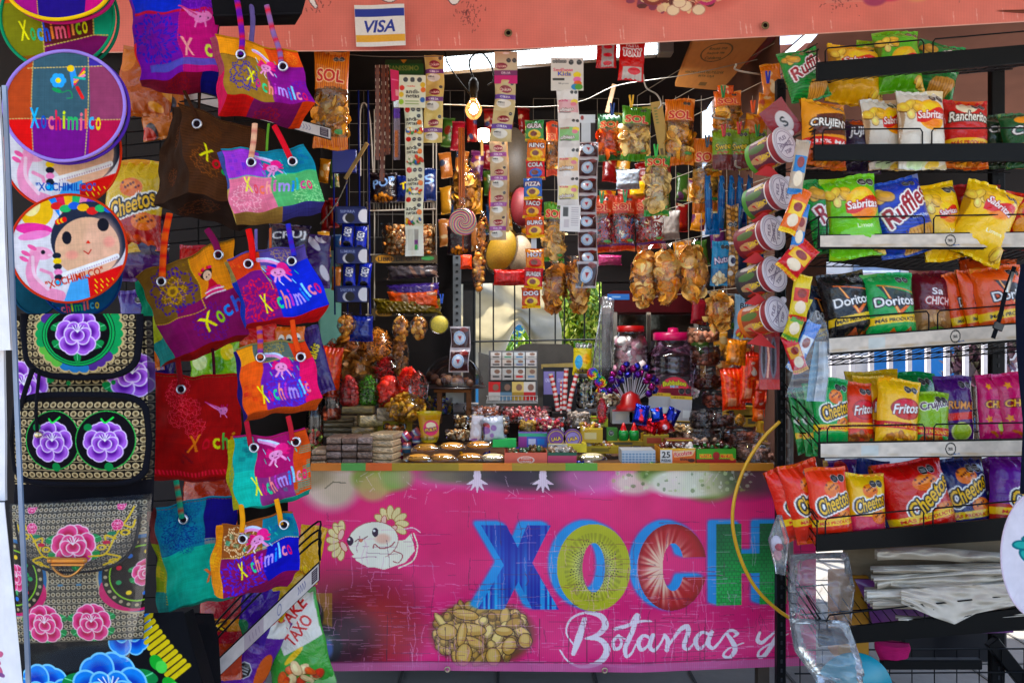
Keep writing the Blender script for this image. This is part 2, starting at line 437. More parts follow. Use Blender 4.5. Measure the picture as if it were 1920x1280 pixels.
 def letters(s,t,cx,cy,w,h,cols,rot=0,oc=None,ow=0,x=None,arc=0,jit=.0):
  wd = {'m': 1.5,'i': .45,'l': .4,'M': 1.4,'I': .5,' ': .5,'X': 1.35}
  ws = [wd.get(k,.8) for k in t]; tot = sum(ws)+.18*(len(t)-1); pos = 0; a = radians(-rot)
  for k,ch in enumerate(t):
   xc = (pos+ws[k]/2)/tot-.5; pos += ws[k]+.18
   if ch == ' ': continue
   hh = h*(1.0 if ch in 'XhlL' or ch.isupper() else .92 if ch == 'i' else .68)
   yo = (h-hh)/2+arc*h*(xc*2)**2+jit*h*(((k*37) % 7)/7-.5)
   X,Y = xc*w*s.asp,yo
   s.text(ch,cx+(X*cos(a)+Y*sin(-a))/s.asp,cy+X*sin(a)+Y*cos(a),ws[k]/tot*w,hh,cols[k % len(cols)],oc,ow,rot=rot)
  return s
 def oct(s,cx,cy,r):
  """black warning octagon with a white edge; r in canvas heights"""
  for q,c in ((1.1,'#d0d0d0'),(.98,'#141418')):
   s.poly([(cx+r*q*cos(pi/8+k*pi/4)/s.asp,cy+r*q*sin(pi/8+k*pi/4)) for k in range(8)],c)
  for k in (-.35,0,.35): s.rect(cx-r*.62/s.asp,cy+r*k-r*.1,cx+r*.62/s.asp,cy+r*k+r*.08,'#a8a8a8')
  return s
 def mul(s,f):
  s.a[...,:3] *= f[...,None]; return s
 def noise(s,amt=.1,sc=20,oct=3): return s.mul(1+amt*2*(fbm(s.H,s.W,sc,oct)-.5))
 def out(s):
  k = s.ss; b = s.a.reshape(s.h,k,s.w,k,4)
  al = b[...,3:]; rgb = (b[...,:3]).mean((1,3)); A = al.mean((1,3))[...,0]
  return np.clip(rgb,0,1),A
def bilin(q,u,v):
 """q: TL,TR,BR,BL points"""
 TL,TR,BR,BL = [np.asarray(k,float) for k in q]
 u = u[...,None]; v = v[...,None]
 return (TL*(1-u)+TR*u)*(1-v)+(BL*(1-u)+BR*u)*v
def uvgrid(h,w):
 return np.meshgrid(np.linspace(0,1,w),np.linspace(0,1,h))
def wob(U,V,n=5,seed=0,f=5):
 r = np.random.RandomState(seed); o = 0
 for k in range(n):
  a = r.rand()*2*pi; fr = f*(.4+r.rand()*1.2)
  o = o+np.sin((U*cos(a)+V*sin(a))*fr*2+r.rand()*7)/(1+k*.4)
 return o/n*1.6
# ------------------------------------------------------------------ large structure
def tarpmat(name,col,trans=.45,rough=.8):
 m,t,out = newmat(name); n = t.nodes; L = t.links.new
 tc = n.new('ShaderNodeTexCoord'); nz = n.new('ShaderNodeTexNoise'); nz.inputs['Scale'].default_value = 6; nz.inputs['Detail'].default_value = 5
 L(tc.outputs['Object'],nz.inputs['Vector'])
 cr = n.new('ShaderNodeValToRGB'); a = lin(hexc(col)); cr.color_ramp.elements[0].position = .3; cr.color_ramp.elements[1].position = .7
 cr.color_ramp.elements[0].color = (*(a*.8),1); cr.color_ramp.elements[1].color = (*np.clip(a*1.1,0,1),1); L(nz.outputs[0],cr.inputs[0])
 d = n.new('ShaderNodeBsdfPrincipled'); d.inputs['Roughness'].default_value = rough; L(cr.outputs[0],d.inputs['Base Color'])
 tl = n.new('ShaderNodeBsdfTranslucent'); L(cr.outputs[0],tl.inputs[0])
 mx = n.new('ShaderNodeMixShader'); mx.inputs[0].default_value = trans; L(d.outputs[0],mx.inputs[1]); L(tl.outputs[0],mx.inputs[2])
 L(mx.outputs[0],out.inputs[0]); return m
M['tarp_cream'] = tarpmat('cream_tarpaulin','#d9d3c0',.5)
M['tarp_salmon'] = tarpmat('salmon_tarpaulin','#96604c',.1)
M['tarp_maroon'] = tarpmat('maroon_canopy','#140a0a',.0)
M['tarp_awning'] = tarpmat('added_awning_cloth','#d8cfc4',.3)
M['ground'] = colmat('paving',rough=.85,bump=.4,bscale=20,bdist=.01,var=.3,vscale=1.2)
b = MB(); b.grid(np.array([[[-60,80,0],[60,80,0]],[[-60,-60,0],[60,-60,0]]],float),'#8b8781')
# paving joints are real narrow strips just above the ground
o = b.build('ground',M['ground']); tag(o,kind='structure')
b = MB()
for x in np.arange(-3,4.5,.42): b.box((x,4.5,.002),(.012,6,.004),'#55524e')
for y in np.arange(1.5,7.6,.42): b.box((.7,y,.0022),(8,.012,.0044),'#55524e')
tag(b.build('pavement_joints',M['ground']),kind='structure')
def sheetgrid(fn,nu,nv): U,V = uvgrid(nv,nu); return fn(U,V)
def tarp(name,corners,mat,sag=.05,label=None,cat='tarpaulin',nu=40,nv=24,seed=1,thick=.004,kind=None,amp=.03,f=4):
 U,V = uvgrid(nv,nu); p = bilin(corners,U,V)
 e1 = np.asarray(corners[1])-np.asarray(corners[0]); e2 = np.asarray(corners[3])-np.asarray(corners[0])
 nn = np.cross(e1,e2); nn = nn/np.linalg.norm(nn)
 d = wob(U,V,6,seed,f)*amp + sag*(np.sin(pi*U)*np.sin(pi*V))
 p = p+nn*d[...,None]
 b = MB(); b.grid(p,'#fff'); b.grid(p+nn*thick,'#fff',flip=True)
 o = b.build(name,mat); tag(o,label,cat,kind=kind) if label else tag(o,kind=kind); return o
# canopy over the stall; unseen awning added to keep sun off the front goods
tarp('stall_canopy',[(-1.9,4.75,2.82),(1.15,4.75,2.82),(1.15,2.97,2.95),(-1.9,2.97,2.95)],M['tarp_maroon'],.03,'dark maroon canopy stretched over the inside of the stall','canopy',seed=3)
tarp('added_awning',[(-4.5,3.05,2.95),(4.5,3.05,2.95),(4.5,1.15,2.7),(-4.5,1.15,2.7)],M['tarp_awning'],-.05,'added pale awning out of view, shading the front of the stall','awning',seed=4)
tarp('side_canopy',[(1.05,5.2,2.33),(3.9,4.6,2.5),(3.6,2.75,2.62),(1.2,2.95,2.68)],M['tarp_salmon'],.04,'salmon tarpaulin roof glowing behind the snack rack','tarpaulin',seed=5)
tarp('side_curtain',[P(1380,90,4.9),P(2300,20,4.4),P(2300,330,4.4),P(1500,425,4.9)],M['tarp_salmon'],.04,'salmon tarpaulin side hanging behind the upper snack shelves','tarpaulin',seed=15)
# dark curtains inside: back wall above the window, left and right
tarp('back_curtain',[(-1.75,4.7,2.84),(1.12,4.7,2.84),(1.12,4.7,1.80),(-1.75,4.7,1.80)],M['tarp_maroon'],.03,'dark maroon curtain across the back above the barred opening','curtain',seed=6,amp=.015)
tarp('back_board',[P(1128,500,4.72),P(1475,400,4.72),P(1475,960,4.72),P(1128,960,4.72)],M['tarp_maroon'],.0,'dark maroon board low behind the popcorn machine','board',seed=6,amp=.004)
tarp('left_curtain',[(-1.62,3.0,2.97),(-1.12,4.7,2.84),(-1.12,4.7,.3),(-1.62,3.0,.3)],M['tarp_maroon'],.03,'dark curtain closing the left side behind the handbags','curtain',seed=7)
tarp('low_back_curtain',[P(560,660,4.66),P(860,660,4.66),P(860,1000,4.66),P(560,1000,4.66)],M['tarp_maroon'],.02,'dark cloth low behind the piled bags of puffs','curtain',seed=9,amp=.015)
tarp('mid_dark_sheet',[P(640,470,4.68),P(862,470,4.68),P(862,700,4.68),P(640,700,4.68)],M['tarp_maroon'],.02,'dark cloth behind the crisps shelf left of the barred opening','curtain',seed=29,amp=.015)  # added sheet stands in for the darkness left of the opening
M['tarp_teal'] = tarpmat('pale_teal_sheet','#86a8a0',.5)
tarp('teal_sheet',[P(560,470,4.69),P(650,470,4.69),P(650,720,4.69),P(560,720,4.69)],M['tarp_teal'],.0,'pale teal sheet glimpsed between the handbags and the piled puffs','sheet',seed=31,amp=.01)
# ------------------------------------------------------------------ beyond the barred window: shade cloth, bushes, blue wall
b = MB(); b.box((0.3,9.0,1.3),(2.4,.12,3.2),'#3f7ea6'); tag(b.build('blue_wall',M['stone'],origin=(.9,9,0)),'blue painted wall far behind the bushes','wall')
def shade_cloth():
 U,V = uvgrid(70,90)
 p = bilin([P(800,440,6.2),P(1046,470,6.2),P(1052,680,6.0),P(760,720,6.0)],U,V)
 # lower edge sweeps up to the right, gathered to a point
 px_ = 960+p[...,0]/p[...,1]*F; arch = np.exp(-((px_-972)/26.)**2); p[...,2] += np.clip((V-.5)/.5,0,1)*arch*.28+np.clip((V-.5)/.5,0,1)*np.clip((px_-900)/150,0,1)*.10
 p[...,1] += .07*np.sin(U*9-V*13)*(.4+V)+.03*np.sin(U*17-V*26)+.10*np.sin(V*7+U*5)
 b = MB(); b.grid(p,'#fff'); b.grid(p+np.array([0,.004,0]),'#fff',flip=True)
 return b.build('shade_cloth',M['tarp_cream'])
tag(shade_cloth(),'cream shade cloth gathered outside the barred opening','shade cloth')
def bush(name,lo,hi,Y,n,cols,label,seed=1,dens=None,sz=.036):
 r = np.random.RandomState(seed)
 root = thing(name,((P(lo[0],0,Y)[0]+P(hi[0],0,Y)[0])/2,Y,0),label,'bush')
 c = (P(*lo,Y)+P(*hi,Y))/2; h = np.abs(P(*lo,Y)-P(*hi,Y))/2
 cl = r.randn(14,3)*.42; cl = np.clip(cl,-1,1)
 b = MB(); k = cl[r.randint(0,14,n)]+r.randn(n,3)*.23
 pos = c+k*np.array([h[0],.35,h[2]])
 a = r.rand(n)*2*pi; e = r.randn(n)*1.3; s = sz*(.5+r.rand(n))
 ux = np.stack([np.cos(a),np.sin(a),e*.5],1); uz = np.stack([-np.sin(a)*e,np.cos(a)*e,np.ones(n)],1)
 ux /= np.linalg.norm(ux,axis=1)[:,None]; uz /= np.linalg.norm(uz,axis=1)[:,None]
 v = np.stack([pos-ux*s[:,None]*.35,pos-uz*s[:,None]*.1+0,pos+ux*s[:,None]*.35,pos+uz*s[:,None]],1)
 v[:,1] = pos-uz*s[:,None]*.5
 cc = np.array([hexc(q) for q in cols])[r.randint(0,len(cols),n)]
 b.add(v.reshape(-1,3),np.arange(n*4).reshape(-1,4),np.repeat(cc,4,0),smooth=False)
 b.build('foliage',M['leaf'],root)
 s_ = MB()
 for q in cl[:9]:
  s_.tube(spline([(root.location.x,Y,0),(root.location.x+q[0]*h[0]*.4,Y+q[1]*.2,c[2]*.5),tuple(c+q*np.array([h[0],.3,h[2]]))],5),.012,'#4a3b28')
 s_.build('stem',M['wood'],root)
bush('bush',(1010,500),(1200,700),7.0,9000,['#c8d860','#a8c040','#e0e88a','#7fa03a','#5d8a38'],'sunlit yellow green bush seen between the bars',3)
bush('bush',(880,625),(1060,720),7.3,4000,['#9fb53a','#7f9c2c','#5f8a2b'],'low sunlit bush under the shade cloth',4)
bush('bush',(1090,470),(1190,560),7.6,1500,['#3b5e3a','#2e4a2c','#587a42'],'darker bush higher up beside the maroon curtain',5)
# window bars and grey rails (one grille)
gr = thing('window_grille',(0.0,4.78,.9),'dark metal bar grille across the opening at the back','grille')
b = MB()
for px in (888,900,925,965,993,1041,1058,1096,1124): b.tube([P(px,470,4.78),P(px,760,4.78)],.0045,'#3a3d40',6)
b.build('bars',M['paint'],gr)
b = MB(); b.tube([P(860,530,4.77),P(1130,522,4.77)],.009,'#3d3f42',6); b.tube([P(860,641,4.77),P(1130,636,4.77)],.005,'#3d3f42',6); b.build('rail',M['paint'],gr)
b = MB(); b.box(P(880,640,4.8),(.075,.04,1.5),'#4a4a4a',bev=.004); b.build('post',M['paint'],gr)
b = MB(); b.box(P(857,640,4.5),(.045,.02,1.2),'#8b9094')
for k in range(26): b.box(P(857,470+k*13,4.485),(.014,.004,.012),'#3c4043')
o = b.build('slotted_upright',M['paint']); tag(o,'pale grey slotted steel upright left of the barred opening','upright')
# grey boards standing behind the counter goods
def board(name,pts,Y,col,label,th=.02,mat='paint'):
 b = MB(); b.prism([P(x,y,Y) for x,y in pts],(0,th,0),col); o = b.build(name,M[mat]); return tag(o,label,'board')
board('grey_board',[(897,660),(925,668),(925,760),(897,760)],4.15,'#6d6a66','narrow grey board behind the cigarette display')
board('grey_board',[(965,655),(978,646),(990,644),(1068,645),(1082,660),(1082,800),(930,800),(930,662)],4.2,'#5a5753','dark grey chair back board above the cigarette packs')
board('plywood_edge',[(1015,683),(1082,680),(1082,688),(1015,691)],4.1,'#b09a62','thin gold wooden strip above the purple packs',mat='wood')
tarp('dark_backdrop',[P(1495,318,3.25),P(2150,318,3.25),P(2150,560,3.25),P(1495,484,3.25)],M['tarp_maroon'],.0,'dark sheet added in place of dark clutter behind the third shelf of the snack rack','curtain',seed=26,amp=.02)  # added sheet standing in for dark clutter behind the shelf
M['tarp_brown'] = tarpmat('brown_tarpaulin','#6a4434',.12)
tarp('right_curtain',[P(1330,60,4.71),P(1462,20,3.05),P(1462,900,3.05),P(1352,560,4.71)],M['tarp_brown'],.02,'brown tarpaulin closing the right side of the stall behind the wire mesh','tarpaulin',seed=41,amp=.01)
tarp('narrow_backdrop',[P(1474,430,3.2),P(1550,430,3.2),P(1546,1010,3.2),P(1474,1010,3.2)],M['tarp_brown'],.0,'narrow dark sheet added to darken the gap behind the left end of the snack rack','curtain',seed=46,amp=.01)  # added sheet that darkens a bright gap beside the rack
# right side far background seen through the snack rack: white railing, pale house front, blue wall, plants, paving
rl = thing('white_railing',(2.6,5.6,.4),'white painted railing behind the snack rack','railing')
b = MB()
for px in np.arange(1420,2100,35.5): b.box(P(px,690,5.6),(.03,.03,1.25),'#e6e2e6')
b.build('balusters',M['paint'],rl)
b = MB(); b.box(P(1750,520,5.6),(2.6,.05,.05),'#e6e2e6'); b.box(P(1750,850,5.6),(2.6,.05,.05),'#e6e2e6'); b.build('rail',M['paint'],rl)
hs = thing('pale_house',(3.4,9.5,0),'pale house front with shuttered windows behind the railing','house')
b = MB(); b.box((4.1,9.6,1.6),(5.5,.3,3.2),'#cfc8c4'); b.build('wall',M['stone'],hs)
for x in (3.3,4.3,5.2):
 b = MB(); b.box((x,9.43,1.9),(.55,.03,.9),'#8d97a8'); w_ = b.build('window',M['paint'],hs)
 b = MB(); b.box((x+.235,9.405,1.9),(.02,.02,.86),'#e8e6ea')
 for k in range(8): b.box((x-.01,9.40,1.5+k*.11),(.5,.015,.03),'#e8e6ea')
 b.build('shutter',M['paint'],w_)
b = MB(); b.box((3.2,8.2,.95),(1.9,.3,.7),'#d8d2ca'); tag(b.build('low_wall',M['stone']),'low cream wall outside behind the railing','wall')
b = MB(); b.prism([(2.35,7.9,.6),(2.7,7.9,1.42),(3.05,7.9,.6)],(0,.1,0),'#a79f97'); tag(b.build('gable_panel',M['stone']),'pale pointed panel leaning on the low wall outside','panel')
b = MB(); b.box((4.2,8.0,1.3),(1.2,.1,1.5),'#2f74b0'); tag(b.build('blue_panel',M['stone']),'blue painted panel behind the white railing','panel')
bush('shrub',(1790,620),(1880,760),6.6,1800,['#5a3d4e','#6e4a58','#3f3540','#54503f'],'dark reddish shrub behind the railing',8,sz=.07)
# ------------------------------------------------------------------ header banner
def scr(c,pts,w,col,n=7,ow=0,oc=None,al=1):
 """brush stroke through spline points; w list"""
 p = spline(pts,n); ww = np.interp(np.linspace(0,1,len(p)),np.linspace(0,1,len(w)),w)
 if oc: c.line(p,ww+ow,oc,al)
 c.line(p,ww,col,al)
def header_banner():
 x0,x1,y0,y1 = -260,2200,-170,110
 root = thing('header_banner',P(960,0,2.9),'salmon vinyl banner along the top of the stall with white script and a candy photo','banner')
 Wp,Hp = x1-x0,y1-y0; c = Cv(Wp,Hp,'#df7466',.8,1)
 u = lambda x: (x-x0)/Wp; v = lambda y: (y-y0)/Hp
 n = fbm(c.H,c.W,12,4,5); c.a[...,:3] = (hexc('#de7468')*(1-n[...,None])+hexc('#e48e84')*n[...,None])*(1-c.x[...,None]*.25)+hexc('#e8a09a')*c.x[...,None]*.25
 c.mul(1+.02*np.sin(c.x*Wp*1.2)*.6+.03*np.sin(c.y*Hp*1.9))
 # script strokes cut by the top edge of the picture
 for pts in ([(575,-60),(600,-20),(585,5),(592,22)],[(640,-40),(630,-10),(655,2)],[(720,-50),(712,-8),(735,8),(760,-20)],
    [(800,-40),(780,-10),(790,2),(812,-14)],[(880,-50),(862,-5),(852,14),(843,8)],[(980,-60),(985,-20),(1000,-8)]):
  scr(c,[(u(a),v(b_)) for a,b_ in pts],[.03,.045,.02],'#f2ecec',oc='#55383c',ow=.012)
 c.text('Dulces',u(700),v(-75),420/Wp,75/Hp,'#f2ecec','#55383c',.01,sh=.3)
 c.text('Xochimilco',u(1300),v(-95),500/Wp,85/Hp,'#f2ecec','#55383c',.01,sh=.3)
 # candy photo: bowls and sweets
 r = np.random.RandomState(3)
 c.ell(u(1270),v(-14),130/Wp,66/Hp,'#c9655c',.8,soft=.35)
 for k in range(260):
  a = r.rand()*2*pi; q = r.rand()**.6; X = 1270+115*q*cos(a); Y = -14+58*q*sin(a)
  c.ell(u(X),v(Y),(4+r.rand()*7)/Wp,(4+r.rand()*6)/Hp,['#7c2f2a','#d8a06a','#b3483c','#e8cfa5','#8a3f5c','#c98a4a','#5d2a28','#e2bfa0'][r.randint(8)],.9)
 for X,Y,R,cc in ((1225,8,24,'#8e3a34'),(1325,14,22,'#c43c78')):
  c.ell(u(X),v(Y),R/Wp,R/Hp,cc); c.ell(u(X),v(Y),R*.72/Wp,R*.7/Hp,'#d9ab83')
  for k in range(16): c.ell(u(X+r.randn()*R*.3),v(Y+r.randn()*R*.3),4/Wp,4/Hp,['#c98a5a','#eed9a8','#a85d4a'][k % 3])
 for X,Y in ((1262,44),(1285,36),(1310,45),(1274,28)): c.ell(u(X),v(Y),12/Wp,11/Hp,'#edd7ba'); c.ell(u(X),v(Y),12/Wp,11/Hp,'#c79a86',ring=.08)
 # second faded photo at right
 c.rect(u(1548),v(-60),u(1725),v(42),'#df8f85',.8)
 for X,Y,R,cc in ((1612,8,34,'#3f5560'),(1668,16,34,'#c92a62'),(1700,-8,30,'#8a4a86'),(1720,28,26,'#e2a07a'),(1640,36,22,'#a8466c')):
  c.ell(u(X),v(Y),R/Wp,R*.8/Hp,cc,1,soft=.3); c.ell(u(X-8),v(Y-8),R*.3/Wp,R*.2/Hp,'#e8d3cf',.6,soft=.5)
 # scuffs
 for (X,Y,nn,sp) in ((880,38,60,20),(1805,15,90,14),(1580,30,70,26),(600,4,30,30)):
  for k in range(nn):
   a,b_ = X+r.randn()*sp*.6,Y+r.randn()*sp*.7; c.line([(u(a),v(b_)),(u(a+r.randn()*2),v(b_+r.rand()*7))],.006,'#6d2f33',.6)
 for k in range(60):
  X = r.rand()*Wp+x0; c.line([(u(X),v(70+r.rand()*20)),(u(X+2),v(100))],.006,'#f3c0b8',.7)
 c.rect(0,v(97)-.0,1,1,'#f0b9ae',.0)
 col,A = c.out()
 U,V = uvgrid(c.h,c.w)
 X = x0+U*Wp
 yb = np.interp(X,[-260,0,600,960,1440,1920,2200],[104,100,96,93,69,41,26])
 Y = y0+V*(yb-y0)
 D = 2.9+.012*wob(U*6,V,6,4,3)+.006*np.sin(X/37.)
 p = np.stack([(X-960)/F*D,D,CZ-(Y-640)/F*D],-1)
 b = MB(); b.grid(p,col); q = p[::8,::8]+np.array([0,.004,0]); b.grid(q,'#c98378',flip=True)
 b.build('banner_cloth',M['vinyl'],root)
 b = MB()
 r = np.random.RandomState(8)
 e = p[-1,::3]; e = e+np.array([0,-.001,0])
 b.tube(e[::3],.0022,'#eec1b6',5); b.build('hem',M['cloth'],root)
 for X,Y in ((953,62),(1435,48)):
  b = MB(); b.lathe([(.0075,0),(.0085,.003),(.013,.003),(.0145,0)],P(X,Y,2.885),'#8a7a60',20,R=(pi/2,0,0)); b.build('eyelet',M['metal'],root)
  b = MB(); b.lathe([(.0001,0),(.008,0)],P(X,Y,2.884),'#120c0c',16,R=(pi/2,0,0)); b.build('eyelet_hole',M['cloth'],root)
 c = Cv(96,78,'#e9e6e4',1.6); c.rect(.01,.1,.99,.29,'#2c3f9c'); c.rect(.01,.72,.99,.89,'#e5b04e')
 c.text('VISA',.5,.51,.68,.3,'#2c3f9c',rot=1,sh=.25)
 c.noise(.03,40)
 col,A = c.out(); U,V = uvgrid(c.h,c.w)
 p = bilin([P(664,10,2.87),P(758,8,2.87),P(761,86,2.87),P(668,88,2.87)],U,V); p[...,1] += .003*np.sin(U*5)
 b = MB(); b.grid(p,col); b.grid(p[::6,::6]+np.array([0,.002,0]),'#ddd',flip=True); b.build('card_sticker',M['paper'],root)
header_banner()
# ------------------------------------------------------------------ counter and its printed front banner
YB = 3.1
def counter_banner():
 root = thing('counter_banner',P(1010,1255,YB),'pink printed vinyl banner hung on the counter front with big fruit letters','banner')
 x0,x1,y0,y1 = 540,1530,872,1252
 Wp,Hp = x1-x0,y1-y0; c = Cv(Wp,Hp,'#d8187c',.95,1)
 u = lambda x: (x-x0)/Wp; v = lambda y: (y-y0)/Hp
 n = fbm(c.H,c.W,5,4,5)[...,None]; yy = np.clip((c.y[...,None]-.2),0,1)
 c.a[...,:3] = hexc('#dc2272')*(1-n)+hexc('#ea3a82')*n; c.a[...,:3] = c.a[...,:3]*(1-.28*yy)+hexc('#de5c90')*.28*yy
 r = np.random.RandomState(5)
 def soft(X,Y,rx,ry,cc,al=.9,s=.6): c.ell(u(X),v(Y),rx/Wp,ry/Hp,cc,al,soft=s)
 # top strip of the print: dice of candy, lime, sugar, white palm prints
 soft(620,905,55,50,'#dcd3bc',.9,.5); soft(635,915,34,30,'#b9a98a',.5); c.line([(u(610),v(915)),(u(625),v(903)),(u(648),v(905))],.006,'#55503c',.7)
 for X,Y,cc in ((690,895,'#7f9c3a'),(720,900,'#a4b04c'),(700,915,'#c4ad73'),(745,895,'#8db25a')): soft(X,Y,30,24,cc,.85,.5)
 soft(570,890,50,26,'#7c6a3c',.6)
 soft(930,895,170,22,'#e6a9c6',.6,.8)
 soft(860,890,70,16,'#5f7a4a',.7); soft(1010,893,125,26,'#2c2430',.9,.7); soft(1070,896,60,20,'#33332c',.8)
 for X in (895,1018):
  c.ell(u(X),v(892),7/Wp,15/Hp,'#f0d9e6')
  for k in range(5): a = radians(20+k*35); c.line([(u(X),v(900)),(u(X+26*cos(a)*.8),v(900+22*sin(a)))],[.03,.004],'#f0d9e6')
 soft(1120,895,75,32,'#e07ab8',.8,.6); soft(1190,905,40,22,'#e8e2c8',.8)
 soft(1225,885,30,20,'#6b9438',.9); soft(1330,905,55,34,'#6f9a3a',.9,.4); soft(1290,905,75,28,'#ece9d6',.95,.3); soft(1345,908,32,22,'#c9c49a',.8)
 soft(1400,890,55,40,'#4f5a3a',.8,.7); soft(1440,900,45,30,'#6a3a50',.6)
 for k in range(80):
  X = 1150+r.rand()*260; Y = 880+r.rand()*40; c.ell(u(X),v(Y),(1+r.rand()*4)/Wp,(1+r.rand()*3)/Hp,['#f4f1e2','#dfe6bc','#a8b868','#59703a'][r.randint(4)],.5)
 # dark berries photo at the left
 soft(650,1160,125,90,'#6e0f26',.85,.8); soft(710,1175,70,64,'#b0142c',.75,.8); soft(628,1195,80,60,'#2a1024',.8,.7)
 c.rect(u(578),v(1108),u(623),v(1180),'#9a7524',.8); soft(575,1150,32,36,'#15121c',.97,.12); soft(600,1205,42,40,'#151524',.97,.15)
 scr(c,[(u(560),v(1150)),(u(572),v(1135)),(u(580),v(1145)),(u(572),v(1160)),(u(588),v(1158))],[.012,.018,.012],'#b9b4b8')
 soft(600,1192,26,10,'#5d7a62',.7); soft(616,1210,9,16,'#4a68a8',.8)
 # axolotl
 def pet(X,Y,rx,ry,a,cc='#e9d9a4',oc='#b8873f'):
  c.ell(u(X),v(Y),rx/Wp,ry/Hp,oc,rot=a); c.ell(u(X),v(Y),(rx-1.5)/Wp,(ry-1.5)/Hp,cc,rot=a)
 for k in range(7): a = radians(95+k*29); pet(641+17*cos(a),1011+25*sin(a),7.5,13,degrees_(a)+90)
 for k in range(8): a = radians(-185+k*31); pet(733+21*cos(a),980+21*sin(a),7.5,13.5,degrees_(a)+90)
 for X,Y,a in ((640,1000,20),(645,1022,-30),(720,975,10),(736,990,60),(728,1003,80)): pet(X,Y,6,11,a,'#f0c6b8','#c0392f')
 c.poly([(u(a),v(b_)) for a,b_ in ((660,1040),(680,1055),(720,1065),(760,1052),(778,1030),(772,998),(760,1010),(740,1012),(700,1010))],'#f1ead8')
 c.line([(u(a),v(b_)) for a,b_ in spline([(748,1062),(775,1048),(783,1022),(776,998)],6)],.006,'#f1ead8')
 c.ell(u(700),v(1012),48/Wp,36/Hp,'#b8605e',rot=-8); c.ell(u(700),v(1012),46.5/Wp,34.5/Hp,'#f4eede',rot=-8); soft(718,1008,14,9,'#e8a58c',.6)
 c.poly([(u(a),v(b_)) for a,b_ in ((662,1030),(690,1044),(735,1040),(725,1060),(690,1060),(668,1048))],'#f4eede')
 scr(c,[(u(700),v(1025)),(u(703),v(1018)),(u(715),v(1026)),(u(732),v(1022)),(u(740),v(1014))],[.006]*3,'#a83a44')
 scr(c,[(u(738),v(1030)),(u(755),v(1038)),(u(748),v(1052)),(u(738),v(1050))],[.005]*3,'#a83a44')
 for X,Y in ((657,1012),(704,996)): c.ell(u(X),v(Y),6/Wp,8.5/Hp,'#3a1d3c'); c.ell(u(X-2),v(Y-3),2/Wp,2.5/Hp,'#fff')
 scr(c,[(u(666),v(1013)),(u(672),v(1009)),(u(678),v(1010)),(u(690),v(1003))],[.005]*3,'#7c2a30'); c.ell(u(677),v(1011),4/Wp,3/Hp,'#d8836c')
 scr(c,[(u(758),v(990)),(u(775),v(988)),(u(788),v(996))],[.004]*3,'#f3dbe6')
 # peanuts
 c.ell(u(905),v(1182),96/Wp,60/Hp,'#6e4424',.95,soft=.2)
 rr = np.random.RandomState(11)
 for k in range(150):
  a = rr.rand()*2*pi; q = rr.rand()**.55; X = 903+88*q*cos(a); Y = 1182+54*q*sin(a); ro = rr.rand()*180
  ln,wd = (14+rr.rand()*10,8+rr.rand()*3) if rr.rand() < .6 else (10,9)
  if q > .93: ln *= .7
  tone = rr.rand()
  cc = hexc('#9f7434')*(1-tone)+hexc('#ecc884')*tone
  c.ell(u(X),v(Y),ln/Wp,wd/Hp,'#3d2412',.6,rot=ro); c.ell(u(X),v(Y),(ln-1.6)/Wp,(wd-1.6)/Hp,cc*.82,rot=ro); c.ell(u(X-1),v(Y-2),(ln-4)/Wp,(wd-4)/Hp,np.minimum(cc*1.12,1),.9,rot=ro,soft=.3)
 for X,Y,ln,wd,ro in ((880,1175,33,13,5),(945,1178,18,10,3),(873,1148,26,11,10),(866,1185,10,24,10),(838,1180,20,16,0),(955,1205,14,18,20),(985,1195,14,15,0),(870,1222,16,22,12),(925,1225,15,18,-8)):
  c.ell(u(X),v(Y),ln/Wp,wd/Hp,'#4a2e14',.8,rot=ro); c.ell(u(X),v(Y),(ln-2)/Wp,(wd-2)/Hp,'#c79a4e',rot=ro); c.ell(u(X-1),v(Y-3),(ln-6)/Wp,(wd-6)/Hp,'#e0bd78',.9,rot=ro,soft=.4)
 # XOCH: blue glow shifted left, textured faces
 P_ = lambda L_: [(u(a),v(b_)) for a,b_ in L_]
 Xp = [(900,983),(946,983),(972,1030),(992,983),(1033,983),(996,1052),(1048,1137),(1000,1137),(972,1085),(945,1137),(897,1137),(946,1058)]
 Xp = [(902,983),(950,983),(971,1024),(988,983),(1033,983),(998,1052),(1048,1137),(998,1137),(972,1086),(946,1137),(896,1137),(945,1056)]
 def H(dx=0): return [(1343+dx,982),(1390+dx,982),(1390+dx,1037),(1424+dx,1037),(1424+dx,982),(1474+dx,982),(1474+dx,1133),(1424+dx,1133),(1424+dx,1074),(1390+dx,1074),(1390+dx,1133),(1343+dx,1133)]
 def letmask(kind):
  X = c.x*Wp+x0; Y = c.y*Hp+y0
  if kind == 'O': d = np.hypot((X-1113)/69.,(Y-1060)/80.); e = np.hypot((X-1113)/21.,(Y-1060)/45.); return (d < 1) & (e > 1),X,Y
  if kind == 'C':
   d = np.hypot((X-1260)/65.,(Y-1060)/80.); e = np.hypot((X-1262)/20.,(Y-1060)/44.)
   cut = (X > 1264) & (Y > 1042) & (Y < 1079)
   return (d < 1) & (e > 1) & ~cut,X,Y
 def pm(pts):
  m = np.zeros(c.x.shape,bool); X = c.x*Wp+x0; Y = c.y*Hp+y0; n_ = len(pts)
  for i in range(n_):
   ax,ay = pts[i]; bx,by = pts[(i+1) % n_]
   if ay == by: continue
   m ^= ((ay > Y) != (by > Y)) & (X < (bx-ax)*(Y-ay)/(by-ay)+ax)
  return m,X,Y
 masks = {'X': pm(Xp)[0],'O': letmask('O')[0],'C': letmask('C')[0],'H': pm(H())[0]}
 allm = np.zeros(c.x.shape,float)
 for k in masks: allm = np.maximum(allm,masks[k])
